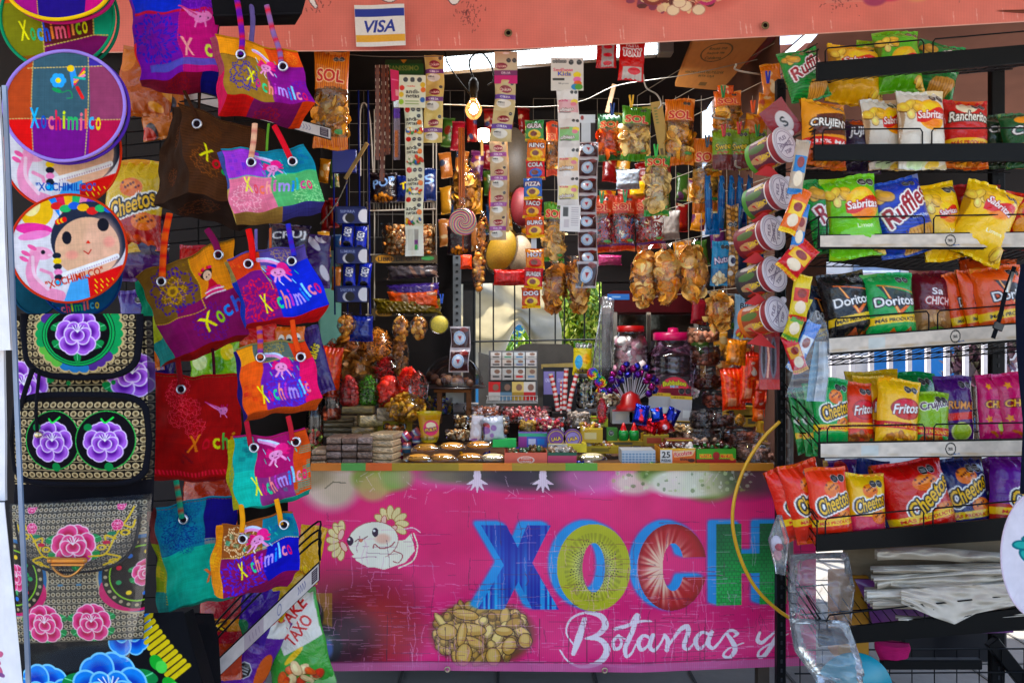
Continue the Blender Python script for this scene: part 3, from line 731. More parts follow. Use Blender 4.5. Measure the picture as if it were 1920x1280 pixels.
 def blur(m,n_):
  cs = np.cumsum(np.pad(m,((0,0),(n_,n_)),'edge'),1); m = (cs[:,2*n_:]-cs[:,:-2*n_])/(2*n_)
  cs = np.cumsum(np.pad(m,((n_,n_),(0,0)),'edge'),0); return (cs[2*n_:]-cs[:-2*n_])/(2*n_)
 k_ = c.W/Wp
 sh = np.roll(allm,(-int(6*k_),-int(14*k_)),(0,1)); sh2 = np.maximum(sh,np.roll(allm,(-int(3*k_),-int(6*k_)),(0,1)))
 g = np.clip(blur(blur(sh2,int(5*k_)),int(4*k_))*1.9,0,1)
 # the glow stays out of the letters' own counters on the right hand side
 c.blend(g*.93,'#279fe0')
 X = c.x*Wp+x0; Y = c.y*Hp+y0
 m = masks['X']; st = .5+.5*np.sin(X*.35+np.sin(X*.11)*3)+.25*np.sin(X*.9); st = np.clip(st,0,1)*np.clip(.35+np.abs(X-965)/110+(Y-1060)/180,0,1)
 cx_ = hexc('#2430a0')*(1-st[...,None])+hexc('#38b6ea')*st[...,None]; c.blend(m.astype(float),cx_)
 m = masks['O']; th = np.arctan2((Y-1060)/80,(X-1113)/69); rd = np.hypot((X-1113)/69.,(Y-1060)/80.)
 rays = .5+.5*np.sin(th*46+2*np.sin(th*7)); gl = np.clip(1-(rd-.42)/.3,0,1)[...,None]
 kc = hexc('#b9b92a')*(1-gl)+hexc('#dfdc86')*gl; kc = kc*(1-.16*(rays*(rd < .8))[...,None])
 seeds = ((rd > .34) & (rd < .62+.07*np.sin(th*9)) & (np.sin(th*62) > .45) & (np.sin(rd*75+np.floor(th*9.9)*2.1) > .1))
 kc = kc*(1-.85*seeds[...,None]); kc = kc*(1-.35*np.clip((.45-rd)/.12,0,1))[...,None] if False else kc*(1-.3*np.clip((.5-rd)/.2,0,1)[...,None])
 c.blend(m.astype(float),kc)
 m = masks['C']; th = np.arctan2((Y-1060)/80,(X-1245)/65); rd = np.hypot((X-1245)/50.,(Y-1062)/70.)
 ray = np.clip(.55+.5*np.sin(th*21)*np.sin(th*8+1)+.15*np.sin(th*40),0,1); w_ = np.clip(1.35-rd,0,1)*ray+np.clip(.75-rd,0,1)*.9
 w_ = np.clip(w_*1.25,0,1)[...,None]; c.blend(m.astype(float),hexc('#b50f1e')*(1-w_)+hexc('#f0c9b0')*w_)
 e = np.clip((np.hypot((X-1260)/65.,(Y-1060)/80.)-.86)/.14,0,1)*.45; c.blend(m*e,'#6d0714')
 m = masks['H']; hx = np.minimum(np.abs(((X/8.)+.5*(np.floor(Y/7) % 2)) % 1-.5)*8,np.abs((Y/7) % 1-.5)*7)
 hx = (np.abs(((X/8.)+.5*(np.floor(Y/7) % 2)) % 1-.5) > .40) | (np.abs((Y/7.) % 1-.5) > .4)
 gr_ = np.clip((Y-985)/110+.15*np.sin(X*.06),0,1)[...,None]
 hc = hexc('#0d6a3c')*(1-gr_)+hexc('#1cb050')*gr_; c.blend(m.astype(float),hc); c.blend(m*hx*.3,'#06301c')
 # script 'Botanas y'
 wh = '#ecdfe8'
 def st_(pts,w): scr(c,[(u(a),v(b_)) for a,b_ in pts],[q/Hp for q in w],wh)
 st_([(1096,1155),(1085,1190),(1075,1218)],[9,14,8])
 st_([(1078,1205),(1062,1180),(1070,1155),(1096,1143),(1125,1148),(1135,1165),(1122,1182),(1098,1190)],[3,3,4,4,10,13,8,3])
 st_([(1098,1190),(1125,1192),(1138,1210),(1125,1232),(1092,1242),(1065,1232),(1050,1212)],[3,9,13,11,6,3,3])
 st_([(1160,1184),(1150,1194),(1152,1208),(1162,1206),(1165,1194),(1158,1184),(1172,1190)],[5,6,7,6,5,4,3])
 st_([(1194,1147),(1186,1175),(1173,1205),(1174,1222),(1184,1216),(1192,1200)],[9,9,9,6,4,3]); st_([(1153,1172),(1172,1167),(1200,1158),(1222,1158)],[6,7,5,2]); st_([(1192,1160),(1199,1150),(1192,1146),(1180,1165)],[3,5,5,3])
 st_([(1221,1190),(1207,1184),(1197,1196),(1202,1210),(1214,1203),(1224,1186)],[5,6,9,7,4,4]); st_([(1224,1184),(1218,1203),(1226,1212),(1238,1200),(1246,1184)],[8,9,6,4,4])
 st_([(1246,1184),(1252,1195),(1250,1212)],[6,9,8]); st_([(1252,1204),(1264,1184),(1282,1170),(1293,1172),(1290,1190),(1280,1205),(1290,1212),(1300,1200)],[3,4,8,9,9,8,5,3]) if False else None
 st_([(1250,1210),(1262,1192),(1276,1175),(1288,1170),(1290,1182),(1282,1205),(1290,1212),(1302,1200)],[3,5,8,9,9,8,5,3])
 st_([(1330,1186),(1316,1182),(1304,1196),(1310,1212),(1322,1204),(1334,1184)],[5,6,9,7,4,4]); st_([(1334,1182),(1327,1202),(1336,1212),(1348,1202),(1358,1188)],[8,9,6,4,4])
 st_([(1358,1188),(1370,1180),(1382,1186),(1376,1192)],[4,6,7,3]); st_([(1362,1186),(1372,1200),(1378,1216),(1368,1230),(1356,1226),(1366,1214),(1394,1204)],[5,9,10,6,5,3,2])
 st_([(1424,1186),(1420,1200),(1428,1205),(1440,1196),(1452,1186)],[5,8,7,5,4]); st_([(1462,1184),(1450,1205),(1434,1228),(1422,1232),(1424,1220),(1446,1206),(1478,1190)],[7,9,8,5,4,3,2])
 # cracks, scratches and fading
 def cracks(n_,vert):
  for k in range(n_):
   X_ = 560+r.rand()*950; Y_ = 930+r.rand()**.6*320; L_ = 10+r.rand()*55; pts = [(u(X_),v(Y_))]
   for q in range(6):
    if vert: X_ += r.randn()*1.5; Y_ += L_/6
    else: X_ += L_/5; Y_ += r.randn()*.6
    pts.append((u(X_),v(Y_)))
   c.line(pts,(.0022+r.rand()*.002),['#f0b8d4','#8a2a58','#d9a0bf','#6b2a4a'][r.randint(4)],.5)
 cracks(260,False); cracks(230,True)
 for k in range(500):
  X_ = 560+r.rand()*950; Y_ = 1090+r.rand()*150; c.line([(u(X_),v(Y_)),(u(X_+4+r.rand()*16),v(Y_))],.0025,'#eec2da',.35)
 for k in range(60):
  X_ = 640+r.rand()*800; Y_ = 885+r.rand()*45; c.line([(u(X_),v(Y_)),(u(X_+r.randn()*8),v(Y_+r.randn()*8))],.003,'#f3d6e4',.5)
 for X_ in (727,835,1012,1067,1100,1148,1228,1290,1322): c.line([(u(X_),v(1150+r.rand()*40)),(u(X_+r.randn()*2),v(1235))],.004,'#4a1a34',.7)
 # glued lower hem
 c.rect(0,v(1236),1,1,'#c97aa4',.75); c.line([(0,v(1236)),(1,v(1233))],.006,'#7a3558',.8)
 c.mul(1+.03*np.sin(X*1.7))
 col,A = c.out(); U,V = uvgrid(c.h,c.w)
 X = x0+U*Wp; Y = y0+V*Hp
 Y = Y+(V > 0)*V*np.interp(X,[540,800,1200,1530],[6,4,8,-6])
 D = YB+.010*wob(U*3,V*1.5,7,14,4)+.007*np.sin(V*19+wob(U*2,V,4,3)*2)*np.clip(V*1.4,0,1)-.03*V
 D += .012*np.sin(X/16.)*np.clip(1-V/.22,0,1)*.5
 p = np.stack([(X-960)/F*D,D,CZ-(Y-640)/F*D],-1)
 b = MB(); b.grid(p,col); b.grid(p[::8,::8]+np.array([0,.004,0]),'#c9a0b4',flip=True); b.build('banner_cloth',M['vinyl'],root)
 for X,Y in ((839,1254),(1134,1256)):
  b = MB(); b.lathe([(.006,0),(.007,.004),(.011,.004),(.012,0)],P(X,Y,YB-.045),'#c9b9a0',18,R=(pi/2,0,0)); b.build('eyelet',M['metal'],root)
degrees_ = lambda a: a*180/pi
counter_banner()
ct = thing('counter',(0.1,3.5,0),'counter of the sweet stall with a worn striped edge strip','counter')
b = MB(); b.box((.1,3.52,P(0,878,YB)[2]-.012),(2.0,.82,.024),'#6b4a30',bev=.003); b.build('top',M['wood'],ct)
for x in (-.8,1.0):
 for y in (3.2,3.85): b = MB(); b.box((x,y,.46),(.045,.045,.90),'#4a3d34'); b.build('leg',M['wood'],ct)
b = MB(); xs = [583,640,686,735,860,905,960,1060,1120,1200,1330,1450]; cs = ['#c8791c','#5a9a4c','#d4691e','#a38a1c','#c9972a','#d8841e','#a88d20','#67a03a','#c98c28','#b8922c','#cc8a22']
for i in range(11):
 a,c_ = P(xs[i],868,YB-.012),P(xs[i+1],882,YB-.012); b.box(((a[0]+c_[0])/2,YB-.01,(a[2]+c_[2])/2),(c_[0]-a[0],.012,.028),cs[i])
b.build('edge_strip',M['vinyl'],ct)
# ------------------------------------------------------------------ snack bags
def place(v,px,py,D,rx=0,ry=0,rz=0):
 return rot(v,radians(rx),radians(ry),radians(rz))+P(px,py,D)
def pouch_shape(U,V,w,h,t,seed,seal=.09,neck=.05,wr=1.5):
 u = U*2-1; v = V*2-1
 g = np.clip((1-seal-np.abs(v))/.42,0,1); g = np.sin(g*pi/2)**.8
 f = np.clip(1-np.abs(u)**2.6,0,1)**.62
 y = -t*w*f*g
 rd = np.abs(wob(U*w/h*1.2,V*1.3,6,seed,5)); rd2 = np.abs(wob(U*w/h,V,5,seed+9,11))
 y = y+w*wr*(.030*rd+.014*rd2)*f*(.35+.65*g)
 y = y+w*.022*wr*np.sin(u*17+seed)*np.exp(-((1-seal-np.abs(v))/.2)**2)*f
 y = y+w*.006*np.sin(u*40+seed)*(1-g)
 y = y+w*.03*np.sin(u*2.2+seed)*(1-g)
 x = u*w/2*(1-neck*g+.015*np.sin(v*9+seed)*g)
 z = -v*h/2*(1+.0*u)+h*.014*np.sin(u*3+seed*1.7)*(np.abs(v)**3)
 return np.stack([x,y,z],-1)
def pouch(box,D,paint,tilt=0,yaw=0,lean=-8,t=.24,den=.85,name='snack_bag',label=None,cat='snack bag',group=None,seed=None,mat='foil',seal=.08,neck=.05,parent=None,fill=None,ss=2,wr=1.25):
 x0,y0,x1,y1 = box; Wp,Hp = x1-x0,y1-y0; w,h = Wp/F*D,Hp/F*D
 seed = seed if seed is not None else int(x0*7+y0*3) % 997
 c = Cv(Wp,Hp,'#888',den,ss); paint(c)
 col,A = c.out(); U,V = uvgrid(c.h,c.w)
 p = pouch_shape(U,V,w,h,t,seed,seal,neck,wr)
 cx,cy = (x0+x1)/2,(y0+y1)/2
 tf = lambda q: place(q.reshape(-1,3),cx,cy,D,lean,tilt,yaw).reshape(q.shape)
 U2,V2 = uvgrid(14,10); q = pouch_shape(U2,V2,w,h,t,seed,seal,neck,0); q[...,1] *= -1; q[...,1] += .0012
 b = MB()
 base = col[::max(1,c.h//4),::max(1,c.w//4)].reshape(-1,3).mean(0)
 b.grid(tf(p),col,A); 
 bu = (A[0::1].mean(1) > .5); bc = np.interp(V2[:,0],np.linspace(0,1,len(bu)),A.mean(1))
 b.grid(tf(q),base,np.repeat(bc[:,None],10,1) if mat == 'wrap' else 1.0,flip=True)
 if fill is None and parent is None:
  o = b.build(name,M[mat]); return tag(o,label,cat,group)
 if parent is None:
  root = thing(name,tf(np.array([[0,0,h/2]]))[0],label,cat,group)
 else: root = parent
 b.build('wrapper',M[mat],root)
 if fill:
  b = MB(); fill(b,tf,w,h,t*w,seed); b.build('snacks',M['food'],root)
 return root
def rquat(r,n):
 q = r.randn(n,4); q /= np.linalg.norm(q,axis=1)[:,None]; a,b_,c,d = q.T
 return np.stack([np.stack([1-2*(c*c+d*d),2*(b_*c-a*d),2*(b_*d+a*c)],1),np.stack([2*(b_*c+a*d),1-2*(b_*b_+d*d),2*(c*d-a*b_)],1),np.stack([2*(b_*d-a*c),2*(c*d+a*b_),1-2*(b_*b_+c*c)],1)],1)
def tmpl(kind):
 if kind == 'disc':
  th = np.arange(9)*2*pi/9; v = [[0,0,.25]]+[[cos(a),sin(a),-.1+.22*cos(2*a)] for a in th]
  v += [[.55*cos(a),.55*sin(a),.16+.08*cos(3*a)] for a in th]
  f = [[0,10+i,10+(i+1) % 9] for i in range(9)]; g = [[10+i,1+i,1+(i+1) % 9,10+(i+1) % 9] for i in range(9)]
  f += [[a,b,c] for a,b,c,d in g]+[[a,c,d] for a,b,c,d in g]; return np.array(v),np.array(f)
 if kind == 'stick':
  b = MB(); b.tube(spline([(-1,0,0),(-.4,.12,.1),(.3,-.1,.05),(1,.1,-.15)],3),[.1]+[.17]*8+[.09],'#fff',5,caps=False); v = np.concatenate(b.v); f = b.f[4][0][0]; return v,f
 if kind == 'ring':
  b = MB(); a = np.linspace(0,2*pi,11); b.tube(np.stack([np.cos(a),np.sin(a),.1*np.sin(2*a)],1),.28,'#fff',5,caps=False); return np.concatenate(b.v),b.f[4][0][0]
 if kind == 'ball':
  b = MB(); b.ball((0,0,0),1,'#fff',7,5); return np.concatenate(b.v),b.f[4][0][0]
 if kind == 'nut':
  b = MB(); b.ball((0,0,0),(1,.62,.6),'#fff',7,5); return np.concatenate(b.v),b.f[4][0][0]
 if kind == 'pop':
  b = MB(); b.ball((0,0,0),1,'#fff',8,6); v = np.concatenate(b.v); r = np.random.RandomState(2); v *= (.75+.5*r.rand(len(v)))[:,None]; return v,b.f[4][0][0]
 if kind == 'flake':
  U,V = uvgrid(4,5); p = np.stack([U*2-1,V*1.4-.7,.35*np.sin(U*4)+.3*np.cos(V*3+U*2)],-1); b = MB(); b.grid(p,'#fff'); return p.reshape(-1,3),b.f[4][0][0]
def scatter(b,kind,pos,size,cols,seed=0,jitter=.3):
 r = np.random.RandomState(seed); v,f = tmpl(kind); n = len(pos); R = rquat(r,n); s = size*(1-jitter+2*jitter*r.rand(n))
 V = np.einsum('kj,nij->nki',v,R)*s[:,None,None]+pos[:,None]
 cc = np.array([hexc(q) for q in cols])[r.randint(0,len(cols),n)]*(.8+.3*r.rand(n,1)); k = len(v)
 F_ = (f[None]+np.arange(n)[:,None,None]*k).reshape(-1,f.shape[1])
 b.add(V.reshape(-1,3),F_,np.repeat(np.clip(cc,0,1),k,0))
def filler(kind,size,cols,n=70,lo=-.9,hi=.35,flat=.8):
 """size as share of the bag width"""
 def fn(b,tf,w,h,t,seed):
  r = np.random.RandomState(seed); z = lo+(hi-lo)*r.rand(n)
  g = np.sqrt(np.clip(1-np.abs(z)**4,0.05,1)); x = (r.rand(n)*2-1)*.84; y = (r.rand(n)*2-1)*flat*np.sqrt(1-x**2*.9)*g
  pos = np.stack([x*w/2*.96,y*t*.85,z*h/2*.93],1)
  scatter(b,kind,tf(pos[None])[0] if False else tf(pos),size*w,cols,seed)
 return fn
# ---- printed designs (unit coordinates of the bag)
def two_oct(c,x=.72,y=.13,r=.045,n=2):
 for k in range(n): c.oct(x+(k-(n-1)/2)*r*2.0/c.asp,y,r)
def seals(c,col):
 for y in np.arange(.0,.06,.012): c.rect(0,y,1,y+.004,col,.35); c.rect(0,1-y-.004,1,1-y,col,.35)
def mas(c,y,h,bg,fg,txt='MÁS PRODUCTO',rot=0):
 d = .5*np.tan(radians(rot))*c.asp
 c.poly([(0,y-h/2-d),(1,y-h/2+d),(1,y+h/2+d),(0,y+h/2-d)],bg)
 c.text(txt,.55,y,.86,h*.58,fg,rot=-rot,sh=.15)
def chipspile(c,cx,cy,rx,ry,cols,n=14,s=.07,seed=1):
 r = np.random.RandomState(seed)
 for k in range(n):
  a = r.rand()*6.28; q = r.rand()**.5; X = cx+rx*q*cos(a); Y = cy+ry*q*sin(a); ro = r.rand()*180; z = s*(.7+r.rand()*.6)
  c.ell(X,Y,z/c.asp,z*.65,'#5a3210',.5,rot=ro); cc = hexc(cols[k % len(cols)]); c.ell(X,Y-.006,z*.92/c.asp,z*.56,cc,rot=ro); c.ell(X-.01,Y-.014,z*.5/c.asp,z*.25,np.minimum(cc*1.18,1),.7,rot=ro)
def A_sabritas(base,chips=True,band=None,sx=.62,sy=.36,s=1.0,rot=0,oc=True,low='#7a4a18'):
 def f(c):
  c.rect(0,0,1,1,base); c.poly([(0,.12),(.1,.35),(.02,.7),(0,.7)],low,.5)
  if chips: chipspile(c,.22,.28,.16,.1,['#e6c25a','#d9ac45','#efd585'],7,.085,3)
  c.ell(sx,sy,.31*s,.2*s,'#f3b21c'); c.ell(sx-.03,sy-.05,.2*s,.11*s,'#f9d648',.8,soft=.5); c.ell(sx,sy+.1,.2*s,.07*s,'#e56f1a',.6,soft=.5)
  p = [(sx+.33*s*t,sy-.055*s-.03*s*np.sin(t*3)-.03*t) for t in np.linspace(-1,1,9)]+[(sx+.33*s*t,sy+.065*s-.03*s*np.sin(t*3)-.03*t) for t in np.linspace(1,-1,9)]
  c.poly(p,'#d2161f'); c.text('Sabritas',sx,sy,.6*s,.105*s,'#fff','#a3101a',.008,rot=4+rot,sh=.15)
  if band: c.rect(0,.74,1,.88,band); c.text('MÁS PRODUCTO',.6,.81,.75,.085,'#fff',sh=.1); c.ell(.35,.93,.2,.06,'#cfe3b8'); c.ell(.7,.95,.14,.05,'#e8c85a')
  else: chipspile(c,.9,.85,.12,.08,['#e6c25a','#d9ac45'],5,.08,5); c.text('Limon',.62,.66,.3,.05,'#ffffff',al=.8)
  if oc: two_oct(c,.78,.13,.05)
  seals(c,'#ffffff')
 return f
def A_ruffles(base,rt=28,txt='Ruffles'):
 def f(c):
  c.rect(0,0,1,1,base); b = hexc(base)
  for k in range(12): c.line([(0,.5+k*.045),(1,.62+k*.05)],.016,b*.62,.7)
  chipspile(c,.18,.2,.1,.07,['#d9b45a','#c89a48'],4,.1,2)
  c.text(txt,.55,.38,.95,.25,'#9b1230','#ffffff',.022,rot=rt,sh=.25,oc2='#3a1028',ow2=.006)
  c.text('ORIGINAL',.75,.56,.4,.04,'#fff',rot=5)
  c.poly([(.35,.82),(.45,.7),(.9,.66),(.95,.72),(.8,.95),(.4,.98)],'#cf9c50')
  for k in range(9): c.line([(.38+k*.065,.72),(.42+k*.055,.96)],.013,'#8f5f28',.7)
  two_oct(c,.72,.12,.042); seals(c,'#ffffff')
 return f
def A_doritos(base,band='#f0c81e',bt='#111',tri='#e8762a',oc=True,chip='#d9803a',dx=0):
 def f(c):
  c.rect(0,0,1,1,base)
  c.poly([(.2+dx,.22),(.98+dx,.36),(.62+dx,.66)],'#17130f',.85)
  c.line([(.3+dx,.24),(.58+dx,.62),(1.0+dx,.38)],[.02,.055,.02],tri); c.line([(.3+dx,.24),(.58+dx,.62)],[.008,.02],'#f7c77a'); c.line([(.2+dx,.21),(.95+dx,.32)],.015,tri)
  c.text('Doritos',.54+dx,.44,.8,.14,'#f7f7f7','#1b1420',.016,rot=3)
  if band: mas(c,.7,.11,band,bt,rot=-3)
  c.poly([(.25,.98),(.45,.82),(.6,.95)],chip); c.poly([(.55,.96),(.8,.8),(.9,.98)],hexc(chip)*.85)
  chipspile(c,.5,.95,.25,.03,[chip,'#b8602a'],6,.05,4)
  if oc: two_oct(c,.72,.14,.05)
  seals(c,'#ffffff')
 return f
def A_cheetos(base,low,band='#f2c61d',bt='#c8281e',rt=22,oc=True,cx=.53,cy=.45,word='Cheetos',foot=None):
 def f(c):
  c.rect(0,0,1,1,base); c.rect(0,.62,1,1,low)
  for X,Y in ((cx-.02,cy-.17),(cx+.2,cy+.2)):
   c.ell(X,Y,.2,.1,'#e0762a'); c.ell(X-.03,Y-.03,.12,.05,'#f09a45',.7)
   for k in range(7): c.ell(X-.14+k*.045,Y-.03+.05*((k*3) % 4)/3-.02,.022,.014,'#6b2a12')
  c.text(word,cx,cy,.8,.2,'#f3bf22','#15101a',.02,rot=rt,sh=.2,oc2='#f4f4f0',ow2=.02)
  c.text(word,cx,cy,.8,.2,'#f3bf22',rot=rt,sh=.2)
  if band: mas(c,.7,.09,band,bt,rot=-3)
  if foot: chipspile(c,.5,.92,.4,.06,foot,12,.05,6)
  if oc: two_oct(c,.7,.15,.05)
  seals(c,'#ffffff')
 return f
def A_fritos(base,band='#c9171e',bt='#f7dc4a',foot=('#c98a3a','#a86a28','#e0b060'),cx=.62):
 def f(c):
  c.rect(0,0,1,1,base); c.ell(cx,.42,.36,.14,'#c3142c'); c.ell(cx,.42,.36,.14,'#8f0d20',ring=.04); c.ell(cx,.36,.25,.06,'#e2485a',.5,soft=.5)
  c.text('Fritos',cx,.41,.62,.14,'#fff','#6b1018',.01,rot=8,sh=.3)
  mas(c,.65,.085,band,bt); chipspile(c,.5,.86,.4,.1,foot,26,.05,6); c.ell(.85,.88,.1,.06,'#3f7a3a')
  two_oct(c,.7,.15,.05); seals(c,'#fff')
 return f
def A_logo(base,word,wc,oc_='#fff',rt=0,y=.4,h=.16,w=.82,band=None,bt='#111',low=None,foot=None,extra=None,oc=True,word2=None,w2c='#fff',btxt='MÁS PRODUCTO',x=.55):
 def f(c):
  c.rect(0,0,1,1,base)
  if low: c.rect(0,.62,1,1,low)
  if foot: chipspile(c,.5,.84,.36,.1,foot,14,.07,6)
  if extra: extra(c)
  c.text(word,x,y,w,h,wc,oc_,.014,rot=rt,sh=.1)
  if word2: c.text(word2,x,y+h*.95,w*.8,h*.5,w2c,rot=rt)
  if band: mas(c,.68,.13,band,bt,btxt)
  if oc: two_oct(c,.72,.14,.05)
  seals(c,'#fff')
 return f
def A_plain(base,seed=1,cols=None):
 def f(c):
  c.rect(0,0,1,1,base); r = np.random.RandomState(seed)
  for k in range(5): c.ell(r.rand(),r.rand(),.1+.2*r.rand(),.05+.12*r.rand(),(cols or ['#e8b83a','#d2301e','#5a2a7a','#f0f0f0'])[r.randint(len(cols) if cols else 4)],.8,rot=r.rand()*90)
  seals(c,'#fff')
 return f
def stripes(c,y0,y1,a,b,n=16):
 c.rect(0,y0,1,y1,a)
 for k in range(n): c.line([((k+.5)/n,y0),(.5+((k+.5)/n-.5)*1.0,y1)],.012*c.asp*2.4,b,.8)
def A_sol(a='#e08a1c',b='#b8541a',word='SOL',sub='ORIGINAL',winy=(.36,.86),rt=-3,y=.26,wcol='#c8201c'):
 """clear snack bag printed at both ends"""
 def f(c):
  c.a[...,3] = 0; c.a[...,:3] = hexc('#d8a050')
  stripes(c,0,winy[0]-.02,a,b); stripes(c,winy[1]+.02,1,a,b)
  two_oct(c,.72,.09,.028)
  c.text(word,.5,y,.8,.13,wcol,'#f0c9a0',.01,rot=rt)
  c.text(sub,.6,y+.13,.55,.035,'#2a2420')
  c.ell(.78,winy[1]-.03,.14,.025,'#4f9a58')
 return f
# ------------------------------------------------------------------ the snack rack on the right
RK = 2.60
rack = thing('snack_rack',(1.5,2.75,0),'black wire snack rack with white and black shelf fronts, full of chip bags','rack')
def rack_build():
 # uprights
 for (px,D,w) in ((1463,2.96,.034),(1868,2.98,.05)):
  b = MB(); a = P(px,150,D); z0,z1 = .02,P(0,150 if px < 1500 else 120,D)[2]
  b.box((a[0],D,(z0+z1)/2),(w,.03,z1-z0),'#141315',bev=.003)
  for k in range(60):
   z = z0+.05+k*.034
   if z < z1-.03: b.box((a[0],D-.0155,z),(.006,.004,.014),'#38383c')
  b.build('upright',M['paint'],rack)
 b = MB(); a = P(1482,640,2.93); b.box((a[0],2.93,1.0),(.016,.02,1.0),'#7c7874',bev=.002)
 for k in range(18): b.box((a[0]-.009,2.925,.55+k*.052),(.006,.02,.012),'#8c8884')
 b.build('price_strut',M['paint'],rack)
 # shelf: front left/right y of panel top, panel height, back y drop
 #      xl   yTopL yBotL yTopR yBotR  white? back_y(left)  loops
 sh = [(1532,117,151,84,117,0,168,92),(1527,271,300,268,302,0,322,243),(1535,440,465,434,466,1,500,408),
   (1552,632,664,604,638,1,690,598),(1536,829,859,822,856,1,770,799),(1532,1003,1034,968,1010,0,925,972),(1536,1181,1211,1140,1180,0,1100,1154)]
 XR = 2080
 for i,(xl,tl,bl,tr,br,wh,by,ly) in enumerate(sh):
  def at(x,t):  # t 0 top 1 bottom of panel
   k = (x-xl)/(1920-xl); return (tl+(tr-tl)*k)*(1-t)+(bl+(br-bl)*k)*t
  col = '#c9bfb6' if wh else '#17161a'
  b = MB(); q = [P(xl,at(xl,0),RK),P(XR,at(XR,0),RK),P(XR,at(XR,1),RK),P(xl,at(xl,1),RK)]
  b.prism(q,(0,.012,0),'#0c0b0e'); f = b.build('shelf_front',M['paint'],rack)
  if wh:
   c = Cv(560,30,'#cdc2b6',.9,1); c.noise(.12,30)
   r = np.random.RandomState(i)
   for k in range(30): c.ell(r.rand(),.8+.1*r.rand(),.02,.1,'#b59c7c',.3,soft=.8)
   for xx in (.45,):
    c.ell(xx,.5,.017,.38,'#2a2622',ring=.12); c.text('sa',xx,.5,.02,.2,'#2a2622'); c.line([(xx+.012,.85),(xx+.03,.82)],.06,'#4a6a9a')
   if i > 2: c.rect(.14,.2,.2,.9,'#b8cbd0',.5)
   co_,A = c.out(); U,V = uvgrid(c.h,c.w); V = .08+V*.84; U = U*.995+.004
   p = bilin([q[0]-[0,.003,0],q[1]-[0,.003,0],q[2]-[0,.003,0],q[3]-[0,.003,0]],U,V); b = MB(); b.grid(p,co_); b.build('label_strip',M['paper'],f)
  # wire floor: from panel bottom back to the upright
  DB = 2.95; b = MB()
  zb = P(0,by,DB)[2]; zf = P(0,at(xl,1),RK)[2]
  xlw = P(xl,0,RK)[0]; zf2 = P(0,at(XR,1),RK)[2]; slope = (zf2-zf)/(P(XR,0,RK)[0]-xlw)
  for k in range(24):
   x = xlw+.008+k*.034; dz = slope*(x-xlw)
   b.tube([(x,RK+.012,zf+.004+dz),(x,DB,zb+dz)],.0016,'#151417',5)
  for t in (.02,.5,.98):
   y = RK+(DB-RK)*t; z = zf+(zb-zf)*t; b.tube([(xlw,y,z),(xlw+.85,y,z+slope*.85)],.0028,'#151417',5)
  # side rails at the left end
  for dz in (0,.035,.07):
   b.tube([(xlw,RK,P(0,at(xl,0),RK)[2]+dz-.01),(xlw,DB,zb+dz+.02)],.0024,'#151417',5)
  b.tube(spline([(xlw,RK,zf),(xlw,RK+.002,P(0,ly,RK)[2]-.01),(xlw,RK+.02,P(0,ly,RK)[2]),(xlw,DB,zb+.11)],6),.0026,'#151417',5)
  b.build('wire_floor',M['paint'],rack)
  # front guard loops
  for (a,e) in ((.04,.515),(.56,1.18)):
   xa,xe = xl+(1920-xl)*a,xl+(1920-xl)*e; dy = (at(xe,0)-at(xa,0)); L_ = ly-tl
   pts = [P(xa,at(xa,0)+3,RK),P(xa,at(xa,0)+L_+6,RK),P(xa+4,at(xa,0)+L_,RK),P(xe-4,at(xe,0)+L_,RK),P(xe,at(xe,0)+L_+6,RK),P(xe,at(xe,0)+3,RK)]
   b = MB(); b.tube(pts,.0026,'#151417',6); b.build('guard_rail',M['paint'],rack)
 # back mesh and lowest basket
 b = MB()
 for k in range(12): b.tube([P(1500+k*42,1215,2.93),P(1500+k*42,1300,2.93)],.002,'#151417',5)
 for y in (1218,1262): b.tube([P(1490,y,2.93),P(1960,y-3,2.93)],.003,'#151417',5)
 b.build('lower_basket',M['paint'],rack)
 b = MB(); b.box(P(1745,1243,2.9),(.36,.03,.035),'#141315',bev=.003); b.box(P(1890,1240,2.95),(.2,.03,.05),'#141315',ry=.9,bev=.003); b.build('lower_beam',M['paint'],rack)
rack_build()
LIMES = ['#e6c25a','#d9ac45']
def churr(c):
 for k in range(5): c.ell(.3+.12*k,.8+.04*(k % 2),.1,.02,'#b8602a',rot=20+k*15)
 for X,Y in ((.25,.18),(.7,.25),(.8,.6),(.2,.62)): c.poly([(X+.1*(1 if q % 2 else .5)*cos(q*.628),Y+.06*(1 if q % 2 else .5)*sin(q*.628)) for q in range(10)],'#e8a02a')
 c.ell(.6,.72,.16,.07,'#a8c040'); c.rect(.2,.36,.9,.48,'#8a1818')
